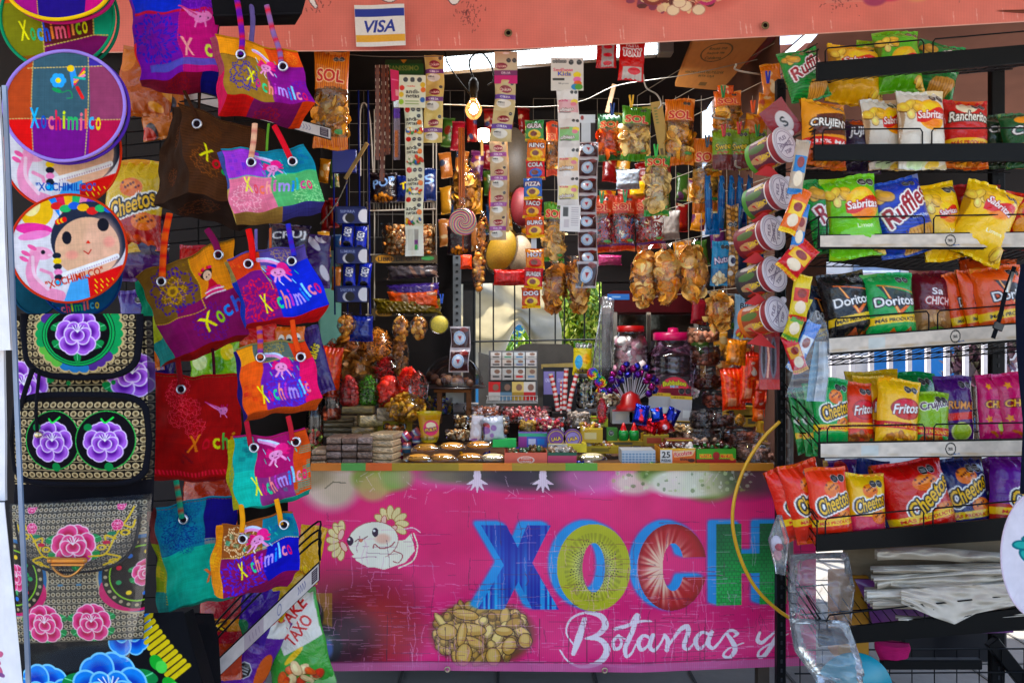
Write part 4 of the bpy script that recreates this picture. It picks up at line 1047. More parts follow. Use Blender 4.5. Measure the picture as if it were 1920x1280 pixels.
bags = [
 # shelf 1
 ((1466,92,1548,192),2.72,A_ruffles('#0f8a3c',20),-14,10,'green ridged chip bag hanging out at the left end of the top shelf'),
 ((1548,84,1652,200),2.80,A_sabritas('#e0b01c',sx=.5,oc=True),6,0,'yellow chip bag on the top shelf beside the green ridged bag'),
 ((1600,74,1660,190),2.86,A_sabritas('#6fae2a'),10,0,'narrow lime green bag behind the others on the top shelf'),
 ((1640,56,1726,178),2.78,A_sabritas('#5fb32a',sx=.55,sy=.55),-2,0,'tall lime green chip bag standing highest on the top shelf'),
 ((1712,78,1796,190),2.84,A_ruffles('#138a44',20),16,-8,'dark green chip bag leaning at the right of the top shelf'),
 # shelf 2
 ((1497,188,1590,318),2.68,A_logo('#e09a1c','CRUJIENTE','#ffffff','#2a1a10',y=.42,h=.16,w=.92,band='#cf1c24',bt='#fff',btxt='35% MÁS',low='#c85a18',foot=['#d98a3a','#b8602a'],extra=lambda c: (c.poly([(.2,.3),(.9,.22),(1,.55),(.1,.6)],'#5a2412'))),4,12,'orange crunchy snack bag at the left end of the second shelf'),
 ((1578,222,1648,330),2.76,A_logo('#2c1c3c','JUJIENT','#e8e8ee','#15101c',y=.3,h=.2,band='#e8c21e',bt='#111',btxt='17% MÁS',extra=lambda c: c.ell(.5,.1,.3,.08,'#c0542a')),0,0,'short dark purple bag between the orange and the white ones on the second shelf'),
 ((1618,184,1694,322),2.73,A_sabritas('#dcd8d2',sx=.68,sy=.36,band='#c8181f'),-3,6,'smaller white chip bag partly hidden on the second shelf'),
 ((1682,168,1770,322),2.66,A_sabritas('#e3dfd8',sx=.62,sy=.36,band='#c8181f'),2,-2,'big white chip bag with a sun emblem in the middle of the second shelf'),
 ((1766,186,1850,320),2.70,A_logo('#c01820','Rancheritos','#f4f0e8','#3a2010',y=.3,h=.15,w=.9,band='#f0c01e',bt='#b8201c',low='#d8701c',foot=['#e0a040','#c87828'],extra=lambda c: c.ell(.45,.17,.22,.09,'#e8dcc0')),3,-6,'red corn snack bag right of the white ones on the second shelf'),
 ((1842,212,1896,318),2.76,A_logo('#1c3a24','CRUJ','#eee','#111',y=.35,h=.16,band='#e8c21e',btxt='25%'),0,0,'dark green and yellow bag near the right end of the second shelf'),
 ((1878,210,1960,318),2.70,A_logo('#1f5a34','CHILE','#eee','#111',y=.38,h=.16,band='#e8c21e',btxt='35%',extra=lambda c: c.ell(.5,.2,.3,.08,'#e89a2a')),-4,0,'green bag cut by the picture edge on the second shelf'),
 # shelf 3
 ((1512,334,1592,478),2.70,A_ruffles('#12923f',30),-6,10,'green ridged chip bag at the left end of the third shelf'),
 ((1546,328,1648,486),2.66,A_sabritas('#74c21f',sx=.64,sy=.4,s=1.0,low='#a86a2a'),-5,-4,'bright lime green chip bag with a sun emblem on the third shelf'),
 ((1634,334,1742,482),2.67,A_ruffles('#1746b4',28),-12,0,'blue ridged chip bag with a big chip on the third shelf'),
 ((1716,342,1806,490),2.69,A_sabritas('#edc31a',sx=.55,sy=.42,s=.7),-8,8,'yellow chip bag crumpled beside the blue one on the third shelf'),
 ((1775,344,1880,470),2.80,A_doritos('#a81218',band=None,chip='#d9803a'),0,0,'dark red bag standing behind the yellow ones on the third shelf'),
 ((1792,344,1896,492),2.65,A_sabritas('#edc31a',sx=.58,sy=.32,s=.85,rot=-22),22,-6,'yellow chip bag tilted over at the right of the third shelf'),
 ((1884,360,1960,470),2.70,A_plain('#c01c1c'),8,0,'red bag cut by the picture edge on the third shelf'),
 # shelf 4
 ((1508,534,1560,664),2.74,A_doritos('#1a2a44',dx=.1),-4,15,'dark blue tortilla chip bag turned away at the left of the fourth shelf'),
 ((1540,510,1634,640),2.68,A_doritos('#161418',chip='#b5583a'),-9,4,'black tortilla chip bag on the fourth shelf'),
 ((1618,511,1714,642),2.66,A_doritos('#0f9a4e',chip='#c9682a'),-2,-2,'green tortilla chip bag on the fourth shelf beside the black one'),
 ((1706,506,1782,634),2.73,A_logo('#6b1526','CHICH','#f4ece8','#a8141c',y=.48,h=.12,w=.6,low='#b08458',foot=['#c9a070','#a87848'],extra=lambda c: (c.text('Sa',.55,.34,.3,.1,'#fff'),c.ell(.55,.9,.2,.05,'#6a9a3a')),oc=False),3,0,'maroon pork rind bag between green and orange ones on the fourth shelf'),
 ((1800,482,1910,620),2.82,A_doritos('#e0651a',band=None),2,0,'orange tortilla chip bag at the back of the fourth shelf'),
 ((1772,510,1822,640),2.72,A_doritos('#df5c16',dx=.15,oc=False),-6,18,'leftmost of the three orange tortilla chip bags in front on the fourth shelf'),
 ((1800,503,1856,636),2.69,A_doritos('#df5c16',dx=.15,oc=False),-6,14,'middle of the three orange tortilla chip bags in front on the fourth shelf'),
 ((1826,498,1925,632),2.66,A_doritos('#e2621a',dx=.06),-5,2,'rightmost and widest orange tortilla chip bag in front on the fourth shelf'),
 # shelf 5
 ((1482,730,1520,850),2.86,A_cheetos('#0c9248','#0c9248',rt=60,oc=False),-4,25,'first of the thin green cheese puff bags fanned at the left of the fifth shelf'),
 ((1496,724,1538,852),2.80,A_cheetos('#0c9248','#0c9248',rt=60,oc=False),-4,22,'second of the thin green cheese puff bags fanned on the fifth shelf'),
 ((1510,718,1556,854),2.74,A_cheetos('#0c9248','#0c9248',rt=60,oc=False),-4,20,'third of the thin green cheese puff bags fanned on the fifth shelf'),
 ((1522,708,1592,842),2.68,A_cheetos('#0f9a4e','#0f9a4e',rt=20,foot=None),4,6,'green cheese puff bag facing front at the left of the fifth shelf'),
 ((1574,716,1638,842),2.70,A_fritos('#d9481a','#f2c01e','#b8201c',foot=('#b8703a','#8f4a28','#c8503a')),2,4,'orange corn chip bag on the fifth shelf'),
 ((1590,694,1690,840),2.78,A_logo('#c8a31a','','#fff',y=.3),-2,0,'dull yellow bag at the back of the fifth shelf'),
 ((1600,704,1684,842),2.74,A_fritos('#e0ac18',cx=.66),2,0,'yellow corn chip bag behind another one on the fifth shelf'),
 ((1642,710,1722,846),2.66,A_fritos('#eebc16',cx=.6),7,-2,'yellow corn chip bag in front in the middle of the fifth shelf'),
 ((1658,697,1756,840),2.82,A_logo('#12904a','','#fff',y=.4),2,0,'green bag at the back of the fifth shelf'),
 ((1708,734,1778,844),2.67,A_logo('#8ab41f','Crujitos','#3a1438','#f0f0e8',rt=14,y=.24,h=.18,band='#c8281e',bt='#f2d21e',low='#2f9a4a',foot=['#c98a4a','#a8482a']),4,-4,'lime and green snack bag with curly snacks on the fifth shelf'),
 ((1752,704,1824,838),2.72,A_logo('#4c1c6c','CHURRUMAIS','#e89a2a','#3a0f3a',y=.42,h=.11,w=.9,extra=lambda c: (c.poly([(.1,.55),(.9,.5),(.9,.6),(.1,.65)],'#d83a2a'),c.ell(.55,.78,.26,.12,'#9fb83a'),c.ell(.55,.78,.26,.12,'#d8e08a',ring=.06),c.rect(0,.3,1,.34,'#6a1c5a')),oc_='#3a0f3a') if False else A_logo('#4c1c6c','RRUMAIS','#e89a2a','#3a0f3a',y=.42,h=.11,w=.9,extra=lambda c: (c.poly([(.1,.55),(.9,.5),(.9,.6),(.1,.65)],'#d83a2a'),c.ell(.55,.78,.26,.12,'#9fb83a'),c.ell(.55,.78,.26,.12,'#d8e08a',ring=.06))),2,0,'purple snack bag with a lime picture on the fifth shelf'),
 ((1830,702,1890,838),2.70,A_logo('#c8246e','CHURR','#f2c01e','#7a1030',y=.42,h=.1,extra=churr,oc=False),3,8,'pink churro snack bag right of the purple one on the fifth shelf'),
 ((1868,698,1945,836),2.68,A_logo('#c8246e','CHURR','#f2c01e','#7a1030',y=.42,h=.1,extra=churr,oc=False),-3,-6,'pink churro snack bag cut by the picture edge on the fifth shelf'),
 # shelf 6
 ((1446,872,1532,1008),2.76,A_cheetos('#dd3c1c','#d8401c',rt=30,oc=False),-14,14,'red orange cheese puff bag hanging out left of the sixth shelf'),
 ((1472,866,1552,1014),2.72,A_cheetos('#e0421c','#d8401c',rt=26),-12,10,'second red orange cheese puff bag from the left on the sixth shelf'),
 ((1516,876,1594,1018),2.66,A_cheetos('#e4481c','#c83a20',rt=18,foot=None),-4,3,'red orange cheese puff bag facing front on the sixth shelf'),
 ((1545,862,1610,990),2.82,A_plain('#4c1a7c',3),0,0,'purple bag behind the red orange ones on the sixth shelf'),
 ((1586,888,1660,1014),2.68,A_cheetos('#edbf18','#c83a5a',rt=18,cy=.42,band=None,foot=['#7a2a8a','#d84a3a','#e8b83a']),2,0,'yellow cheese puff bag with a purple foot on the sixth shelf'),
 ((1598,862,1670,1000),2.84,A_cheetos('#1e3c9c','#1e3c9c',rt=18,band=None,cy=.35),3,0,'blue bag at the back left of the red one on the sixth shelf'),
 ((1654,862,1780,1010),2.70,A_cheetos('#c4141e','#c8301e',rt=32,cx=.62,cy=.46),-12,-4,'big red cheese puff bag in the middle of the sixth shelf'),
 ((1752,858,1852,1006),2.74,A_cheetos('#1a2668','#1a2668',rt=28,cy=.4,foot=['#c8301e','#d8502a']),-4,0,'dark blue cheese puff bag right of the big red one'),
 ((1826,860,1900,1000),2.80,A_cheetos('#5a1c86','#3a5ab0',rt=28,foot=['#c8502a','#e8b83a']),-10,10,'purple bag half hidden at the right of the sixth shelf'),
 ((1852,856,1960,1000),2.70,A_cheetos('#66208e','#b8322a',rt=24,cx=.62),6,0,'purple cheese puff bag cut by the picture edge on the sixth shelf'),
]
for (bx,D,art,ti,ya,lab) in bags:
 pouch(bx,D,art,ti,ya,-9,.31,name='chip_bag',label=lab,cat='chip bag',group='chip bags on the snack rack',den=.8)
# folded cream tarpaulins on the low shelf
def folded():
 root = thing('folded_tarpaulins',P(1760,1175,2.7),'heap of folded cream tarpaulins on the low shelf of the rack','tarpaulin')
 for k in range(9):
  y0 = 1040+k*14.5; U,V = uvgrid(16,60); r = np.random.RandomState(k)
  xa = 1612+r.rand()*60+(20 if k > 5 else 0); xb = 1990
  px = xa+(xb-xa)*U; sl_ = r.randn()*9; py = y0+sl_*(U-.6)+(V-.5)*(13+12*r.rand())+13*wob(U*1.2,V*.3,5,k+20,2)+(14*(1-U) if k < 4 else -6*(1-U))
  D = 2.72-.02*k*.3-.05*np.sin(pi*V)-.02*np.sin(U*9+k)+.03*wob(U*3,V*1.5,6,k,4)
  p = np.stack([(px-960)/F*D,D,CZ-(py-640)/F*D],-1)
  b = MB(); b.grid(p,['#cfc6b8','#c2b8aa','#d8d0c4'][k % 3]); b.grid(p+np.array([0,.02,0]),'#b8ae9f',flip=True); b.build('fold',M['cloth'],root)
 U,V = uvgrid(30,80); px = 1690+U*290; yb = np.interp(px,[1690,1750,1790,1830,1900,1990],[1130,1160,1176,1158,1148,1160]); py = 1105+(yb-1105)*V-18*U
 D = 2.62-.03*np.sin(V*2)+.02*wob(U*3,V*2,6,77,6); p = np.stack([(px-960)/F*D,D,CZ-(py-640)/F*D],-1)
 b = MB(); b.grid(p,'#cdc4b8'); b.grid(p+np.array([0,.004,0]),'#b8ae9f',flip=True); b.build('hanging_corner',M['cloth'],root)
folded()
def lump(name,pts_l,pts_r,D,mat,col,label,cat,t=.05,amp=.01,seed=1,nu=26,nv=40,back=True):
 """soft upright body between a left and a right outline (photo points top to bottom)"""
 U,V = uvgrid(nv,nu); tl = np.linspace(0,1,len(pts_l)); tr = np.linspace(0,1,len(pts_r)); pl = np.array(pts_l,float); pr = np.array(pts_r,float)
 lx,ly = np.interp(V,tl,pl[:,0]),np.interp(V,tl,pl[:,1]); rx_,ry_ = np.interp(V,tr,pr[:,0]),np.interp(V,tr,pr[:,1])
 X = lx*(1-U)+rx_*U; Y = ly*(1-U)+ry_*U
 d = t*np.sqrt(np.clip(1-(2*U-1)**2,0,1))*np.clip(np.sin(pi*np.clip(V,.0,1))*2+.2,0,1)
 n = amp*(wob(U*1.5,V*2,6,seed,5)+.6*np.abs(wob(U*4,V*4,5,seed+3,6)))
 b = MB(); DD = D-d+n; p = np.stack([(X-960)/F*D,DD,CZ-(Y-640)/F*D],-1); b.grid(p,col)
 if back: DB = D+d*.8; b.grid(np.stack([(X-960)/F*D,DB+.001,CZ-(Y-640)/F*D],-1),col,flip=True)
 o = b.build(name,M[mat] if isinstance(mat,str) else mat); return tag(o,label,cat)
lump('clear_bag',[(1484,1040),(1478,1100),(1482,1180)],[(1590,1035),(1602,1100),(1596,1180)],2.75,'milky','#fff','crumpled clear plastic bag on the low shelf left of the tarpaulins','plastic bag',.06,.035,3)
lump('clear_bag',[(1480,1160),(1490,1220),(1540,1290)],[(1590,1165),(1616,1240),(1620,1300)],2.55,'milky','#fff','clear plastic bag hanging at the bottom of the rack beside the teal disc','plastic bag',.07,.02,5)
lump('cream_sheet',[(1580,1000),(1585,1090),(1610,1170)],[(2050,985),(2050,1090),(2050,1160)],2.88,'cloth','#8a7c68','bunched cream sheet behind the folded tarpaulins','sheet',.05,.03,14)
lump('purple_bin',[(1602,1085),(1625,1130),(1640,1185)],[(1900,1090),(1900,1130),(1900,1185)],2.82,'plastic','#7c4a86','purple plastic tub under the folded tarpaulins','tub',.05,.003,6)
b = MB(); b.box(P(1590,1150,2.9),(.11,.1,.3),'#b88430',bev=.004); tag(b.build('cardboard_box',M['paper']),'tan cardboard box at the back of the low shelf','box')
b = MB(); b.lathe([(.0001,0),(.13,.0),(.13,.006),(.0001,.006)],P(1600,1295,2.66),'#1a93a4',40,R=(pi/2,0,0)); tag(b.build('teal_disc',M['plastic']),'round teal plastic lid at the foot of the rack','lid')
lump('pink_bundle',[(1640,1200),(1640,1215),(1650,1236)],[(1705,1205),(1706,1215),(1700,1232)],2.86,'cloth','#b03468','small pink bundle on the bottom basket','bundle',.04,.004,9)
b = MB(); b.box(P(1760,1165,3.3),(.42,.25,.24),'#1d1c22',bev=.01); tag(b.build('dark_crate',M['plastic']),'dark crate on the paving behind the rack','crate')
# white fan and dark backpack hanging at the right picture edge
def side_fan():
 c = Cv(130,200,'#dcd4da',.9)
 for a in range(8):
  th = a*pi/4; X,Y = .5+.22*cos(th),.42+.14*sin(th)
  c.ell(X,Y,.13,.045,'#1f6f78',rot=-a*45); c.ell(X,Y,.1,.03,'#3fa59c',rot=-a*45)
 for k in range(5): c.ell(.3+.1*k,.72+.02*(k % 2),.04,.02,'#2a9a94')
 col,A = c.out(); U,V = uvgrid(c.h,c.w); r = np.sqrt((2*U-1)**2+(2*V-1)**2); s_ = 1/np.maximum(1,r/np.maximum(np.abs(2*U-1),np.abs(2*V-1)).clip(.01))
 th = np.arctan2(2*V-1,2*U-1); R = np.maximum(np.abs(2*U-1),np.abs(2*V-1))
 p = np.stack([.115*R*np.cos(th),.008*np.sin(U*9),-.185*R*np.sin(th)],-1)+P(1952,1040,2.3)
 root = thing('hand_fan',P(1952,1130,2.3),'white oval fan with teal flowers at the right picture edge','fan')
 b = MB(); b.grid(p,col); b.grid(p+np.array([0,.003,0]),'#ccc',flip=True); b.build('leaf_of_fan',M['cloth'],root)
 a = np.linspace(0,2*pi,60); b = MB(); b.tube(np.stack([.115*np.cos(a),0*a,-.185*np.sin(a)],1)+P(1952,1040,2.3),.003,'#d8c8d4',6); b.build('rim',M['cloth'],root)
side_fan()
bp = thing('dark_backpack',P(1935,900,2.4),'dark backpack hanging at the right picture edge with a loose strap','backpack')
b = MB(); U,V = uvgrid(30,12); px = np.interp(V,[0,.15,.4,.7,1],[1915,1903,1906,1918,1912]); X = px+U*120; D = 2.35-.08*np.sin(pi*U)
b.grid(np.stack([(X-960)/F*2.35,D,CZ-((495+V*430)-640)/F*2.35],-1),'#141a2c'); b.build('body',M['cloth'],bp)
b = MB(); b.tube(spline([P(1902,500,2.36),P(1885,550,2.35),P(1876,590,2.35),P(1862,634,2.35)],6),.007,'#15151a',6,flat=.3); b.build('strap',M['cloth'],bp)
b = MB(); b.box(P(1872,612,2.345),(.03,.008,.022),'#1c1c22',ry=.4,bev=.002); b.build('buckle',M['plastic'],bp)
b = MB(); b.tube([P(1900,510,2.345),P(1888,548,2.343)],.005,'#b8b8b4',6,flat=.3); b.build('shiny_loop',M['metal'],bp)
# ------------------------------------------------------------------ embroidered bags and fans on the left
def cvs(col,A,x,y):
 h,w = col.shape[:2]; xi = np.clip(np.round(x*w-.5).astype(int),0,w-1); yi = np.clip(np.round(y*h-.5).astype(int),0,h-1)
 return col[yi,xi]
XCOL = ['#e8e23c','#c8307a','#3cc88a','#f58a88','#c04ab8','#b49ae6','#3a8ae0','#8ad0f0','#f08aa0','#d8306a']
XC2 = ['#3ab4e8','#2c5cb8','#e87a8a','#d83a5a','#c8d83a','#3cb46a','#f0788a','#f0705a','#5ab4e0','#e8c83a']
def xoch(c,cx,cy,w,h,rot=0,n=10,cols=XCOL,arc=0):
 c.letters('Xochimilco'[:n],cx,cy,w,h,cols,rot,arc=arc,jit=.12)
 
 return c
def motif(c,cx,cy,r,col,seed=0,al=.8):
 """brocade figure: dashed rings and petals"""
 R = np.random.RandomState(seed); X = (c.x-cx)*c.asp; Y = c.y-cy; d = np.hypot(X,Y)/r; th = np.arctan2(Y,X); k = R.randint(5,9)
 m = ((np.abs(d-.3-.1*np.sin(k*th)) < .06) | ((np.abs(d-.62-.14*np.sin(k*th+1)) < .08)) | ((np.abs(d-.9-.08*np.sin(2*k*th)) < .05)))
 m &= np.sin(th*34+d*6) > -.55
 return c.blend(m*al*(d < 1.05),col)
def glyphs(c,box,col,n=8,seed=0,al=.75):
 R = np.random.RandomState(seed); x0,y0,x1,y1 = box
 for k in range(n):
  x,y = x0+(x1-x0)*R.rand(),y0+(y1-y0)*R.rand(); s_ = (y1-y0)*.12
  for j in range(4): c.line([(x,y+j*s_*.35),(x+s_*1.4/c.asp,y+j*s_*.35+s_*.2)],s_*.16,col,al)
def axo(c,cx,cy,r,water=True,flip=1,body='#e89ac8'):
 """little embroidered axolotl, r in canvas heights"""
 q = lambda x,y: (cx+flip*x*r/c.asp,cy+y*r)
 if water:
  for k in range(7): a = k*.9; c.line([q(1.1*cos(a),.8*sin(a)),q(1.1*cos(a)+.15,.8*sin(a)+.3)],r*.06,['#3ab4a0','#8ad0f0','#f0f0f0'][k % 3])
  c.line(spline([q(-1.1,-.95),q(-.5,-.9),q(0,-.6),q(.3,-.3)],4),r*.34,'#c9d8f0'); c.line(spline([q(-1.1,-.9),q(-.5,-.8),q(0,-.5),q(.3,-.2)],4),r*.2,body)
 for (x,y) in ((-.7,-.15),(-.8,.1),(-.55,-.35),(.75,0),(.7,.3),(.55,-.3)): c.line([q(x*.3,y*.3),q(x,y)],r*.2,'#e0307a')
 c.ell(*q(.3,-.15),r*.42/c.asp,r*.45,'#e8408a'); c.ell(*q(-.1,.15),r*.48/c.asp,r*.34,body)
 for x,y in ((-.6,.75),(-.2,.7),(.55,.75)): c.line([q(x*.4,.3),q(x,y)],r*.16,body)
 for x in (-.3,.08): c.ell(*q(x,.12),r*.05/c.asp,r*.06,'#4a1a3a')
 c.line([q(-.2,.3),q(-.08,.33),q(.02,.3)],r*.05,'#8a2a5a')
def fish(c,cx,cy,r,col='#e88ac0'):
 q = lambda x,y: (cx+x*r/c.asp,cy+y*r)
 c.poly([q(-1.3,-.75),q(-.4,-.35),(q(.2,-.15)),q(.1,.3),q(-.5,0)],col); c.line([q(-1.3,-.75),q(-.3,-.2),q(.2,.1)],r*.1,'#d0508a')
 c.ell(*q(.45,.15),r*.55/c.asp,r*.36,col,rot=-15); c.line([q(.1,.4),q(0,.75)],r*.12,col); c.line([q(.6,.45),q(.75,.8)],r*.12,col)
 for x,y in ((.25,.12),(.75,.22)): c.ell(*q(x,y),r*.05/c.asp,r*.06,'#3a1a3a')
 for x in (.3,.5,.9): c.line([q(x,-.15),q(x+.05,-.4)],r*.09,'#c8307a')
def stitch(c,pts,col,w=.012,gap=.03):
 p = np.asarray(pts,float)
 for i in range(len(p)-1):
  L_ = np.hypot((p[i+1]-p[i])[0]*c.asp,(p[i+1]-p[i])[1]); n = max(1,int(L_/gap))
  for k in range(n):
   a,b_ = p[i]+(p[i+1]-p[i])*k/n,p[i]+(p[i+1]-p[i])*(k+.5)/n; c.line([a,b_],w,col)
def weave(c,amt=.07):
 H,W_ = c.H,c.W; r = np.random.RandomState(4); c.mul(1+amt*(fbm(H,W_,14,3,3)-.5)*2); c.mul(1+amt*.7*(r.rand(H,1)-.5)*2+amt*.7*(r.rand(1,W_)-.5)*2); return c
def patches(c,rects):
 for x0,y0,x1,y1,col in rects: c.rect(x0,y0,x1,y1,col)
def face_grid(b,q,col3,bulge,seed,amp=.003,flip=False,inward=0):
 h,w = (col3.shape[:2] if np.ndim(col3) == 3 else (14,14)); U,V = uvgrid(h,w); p = bilin(q,U,V)
 n = np.cross(np.asarray(q[1])-np.asarray(q[0]),np.asarray(q[3])-np.asarray(q[0])); n = n/np.linalg.norm(n)
 e = np.sin(pi*U)*np.sin(pi*V); e2 = np.clip(np.minimum(np.minimum(U,1-U),np.minimum(V,1-V))*6,0,1)
 d = bulge*e**.7+amp*wob(U,V,6,seed,4)*e2+amp*.8*np.abs(wob(U,V*.6,4,seed+5,7))*e2
 if inward: d = d-inward*(1-np.abs(2*U-1))*np.clip(1-V,0,1)
 b.grid(p-n[None,None]*(-1 if not flip else 1)*-d[...,None]*1.0,col3)
def tote(label,D,front,back_b,depth,art,side_art,bot_art,handles,eyelets,tl_off=(-8,3),name='tote_bag',right_col='#3a2030',hcol='#c0202c',lobes=None):
 TL,TR,BR,BL = [P(x,y,D+dd) for (x,y),dd in zip(front,(.012,.012,0,0))]
 bbL,bbR = P(*back_b[0],D+depth),P(*back_b[1],D+depth)
 tL,tR = P(front[0][0]+tl_off[0],front[0][1]+tl_off[1],D+.05),P(front[1][0]-3,front[1][1]+2,D+.05)
 root = thing(name,(TL+TR+BR+BL)/4,label,'handbag','embroidered tote bags hung on the left')
 Wp = max(abs(front[1][0]-front[0][0]),abs(front[2][0]-front[3][0])); Hp = np.hypot(front[3][0]-front[0][0],front[3][1]-front[0][1])
 b = MB()
 c = Cv(Wp,Hp,'#888',.9,2); art(c); weave(c); stitch(c,[(.02,.02),(.98,.02)],'#00000040' if False else '#7a5a30',.006); cf,_ = c.out()
 face_grid(b,(TL,TR,BR,BL),cf,.012,len(label)); 
 c = Cv(max(8,np.hypot(BL[0]-bbL[0],.1)*F/D),Hp,'#666',.9,1); side_art(c); weave(c); cs,_ = c.out(); face_grid(b,(tL,TL,BL,bbL),cs,0.0,3,.002,inward=.02)
 c = Cv(Wp,max(20,depth*F/D*.6),'#666',.9,1); bot_art(c); weave(c); cb,_ = c.out(); face_grid(b,(BL,BR,bbR,bbL),cb,.004,5,.001)
 face_grid(b,(TR,tR,bbR,BR),np.tile(hexc(right_col),(12,12,1)),0,4,.002); face_grid(b,(tR,tL,bbL,bbR),np.tile(hexc(right_col),(12,12,1)),0.004,4,.002)
 ph = len(label); fld = lambda v: np.stack([.0045*np.sin(v[:,2]*38+ph)+.002*np.sin(v[:,2]*95+v[:,0]*40),.006*np.sin(v[:,0]*42+v[:,2]*23+ph)+.003*np.sin(v[:,0]*90-v[:,2]*70),.0045*np.sin(v[:,0]*36+ph*2)+.002*np.sin(v[:,0]*88+v[:,1]*50)],1)
 b.v = [v+fld(v) for v in b.v]
 b.build('body',M['fabric'],root)
 rp = np.array([TL+(TR-TL)*t+np.array([0,-.0015,.0]) for t in np.linspace(0,1,16)]); b = MB(); b.tube(rp+fld(rp),.0022,cf[1,cf.shape[1]//2],5); b.build('rim',M['fabric'],root)
 for hp in handles:
  pts,wpx,col = hp[0],hp[1],hp[2]; dd = hp[3] if len(hp) > 3 else -.012
  q = np.array([P(x,y,D+dd+.03*i/len(pts)) for i,(x,y) in enumerate(pts)]); s_ = spline(q,5)
  b = MB(); cc = np.array([hexc(col)]*len(s_)); 
  if len(hp) > 4: cc[::3] = hexc(hp[4]); cc[1::3] = hexc(hp[4])
  b.tube(s_,wpx/2/F*D,cc,8,flat=.45); b.build('handle',M['fabric'],root)
 for (x,y) in eyelets:
  c0 = P(x,y,D-.014); c0 = c0+fld(c0[None])[0]-[0,.002,0]; R = 9.5/F*D; b = MB(); a = np.linspace(0,2*pi,15)
  pr = [(R*.62,.002),(R*.7,-.003),(R*.88,-.004),(R,0.002)]; b.lathe([(r_,-z_) for r_,z_ in pr],c0,'#d8d8dc',22,R=(pi/2,0,0)); b.build('eyelet',M['metal'],root)
  b = MB(); b.lathe([(.0001,0),(R*.6,0)],c0+[0,.002,0],'#20141c',14,R=(pi/2,0,0)); b.build('eyelet_hole',M['cloth'],root)
 return root
def two(c,a,b_,x=.5): c.rect(0,0,x,1,a); c.rect(x,0,1,1,b_)
# top purple bag (cut by the picture top)
def a1(c):
 patches(c,[(0,0,.55,.35,'#2a3fc4'),(.55,0,1,.35,'#6a2aa8'),(0,.35,.55,1,'#7a1ea0'),(.55,.35,1,1,'#c0127c')]); c.line([(0,.36),(1,.36)],.03,'#c0204a')
 motif(c,.28,.62,.26,'#2a3ac8',1); motif(c,.8,.2,.2,'#8a3ac0',4); stitch(c,[(.55,.35),(.55,1)],'#c03a8a'); fish(c,.74,.42,.15); xoch(c,.78,.75,.42,.2,2,4,['#f0a0a0','#c0127c','#d8e060','#8ac83a']); c.rect(.12,.86,1,.93,'#5a6ac0',.8)
tote('purple and magenta woven bag at the top with a pink axolotl',1.98,[(240,-40),(412,-40),(414,132),(262,150)],[(268,168),(412,182)],.09,a1,lambda c: (c.rect(0,0,1,1,'#6a1a9a'),c.rect(0,.6,1,1,'#d01838')),lambda c: (two(c,'#8a1440','#1c1a78',.75),motif(c,.45,.5,.7,'#b01e2c',3)),[([(300,-35),(296,-90),(320,-140)],12,'#b02a8a')],[(300,-28)])
def blk():
 root = thing('black_bag',P(485,40,1.9),'plain black bag whose underside shows at the top of the picture','handbag')
 b = MB(); A = [P(388,-60,1.9),P(590,-60,1.9),P(566,26,1.9),P(400,30,1.9)]; B_ = [P(404,50,1.99),P(553,47,1.99)]
 face_grid(b,A,np.tile(hexc('#141215'),(30,40,1)),.006,2); face_grid(b,(A[3],A[2],B_[1],B_[0]),np.tile(hexc('#141215'),(12,40,1)),.003,3); b.build('body',M['cloth'],root)
 b = MB(); b.tube(spline([A[3]+[0,-.002,0],(A[3]+A[2])/2+[0,-.006,-.002],A[2]+[0,-.002,0]],6),.0025,'#1c1a1e',6); b.build('piping',M['cloth'],root)
blk()
def a3(c):
 patches(c,[(0,0,.58,.34,'#e8981a'),(.58,0,1,.34,'#d9581c'),(0,.34,.55,1,'#9a7434'),(.55,.34,1,1,'#8a1e86'),(0,.93,.55,1,'#9a7434')])
 motif(c,.26,.66,.26,'#2a2a9a',2,1); motif(c,.92,.78,.18,'#5a28b0',5); motif(c,.88,.17,.13,'#f0a050',7); stitch(c,[(0,.34),(.55,.34)],'#5a4428'); stitch(c,[(.57,.34),(.57,.95)],'#5a4428'); axo(c,.55,.38,.19); xoch(c,.62,.76,.68,.24,-14)
tote('orange, olive and purple small bag with pink axolotl below the black bag',1.86,[(405,68),(556,98),(592,198),(428,178)],[(412,213),(558,240)],.10,a3,lambda c: (c.rect(0,0,1,.5,'#9a4a5a'),c.rect(0,.5,1,1,'#c81e5a')),lambda c: (c.rect(0,0,.33,1,'#cc1420'),c.rect(.33,0,.85,1,'#7a1460'),c.rect(.85,0,1,1,'#e0521c'),motif(c,.55,.7,.5,'#b81a28',2)),
  [([(452,104),(454,70),(448,20),(440,-20)],11,'#c81e3a',-.014,'#6a2a9a'),([(527,120),(524,95),(512,60),(500,10)],10,'#c81e3a',-.014,'#8a6a9a'),([(470,90),(474,40),(470,0)],10,'#6a5a8a',.02)],[(450,106),(528,124)])
def a4(c):
 c.rect(0,0,1,1,'#55341f'); motif(c,.35,.2,.12,'#6a3c1c',1); motif(c,.25,.62,.16,'#9a5a2a',2,.9); motif(c,.7,.55,.14,'#5a3418',3); c.line(spline([(.1,.45),(.4,.42),(.8,.5)],4),.015,'#7a4a22',.6)
 for k in range(30): c.line([(0,k/30),(1,k/30+.01)],.004,'#2a180f',.5)
 xoch(c,.42,.56,.4,.2,-26,4,['#e8e020','#d02a3a','#2a9a50','#e0782a'])
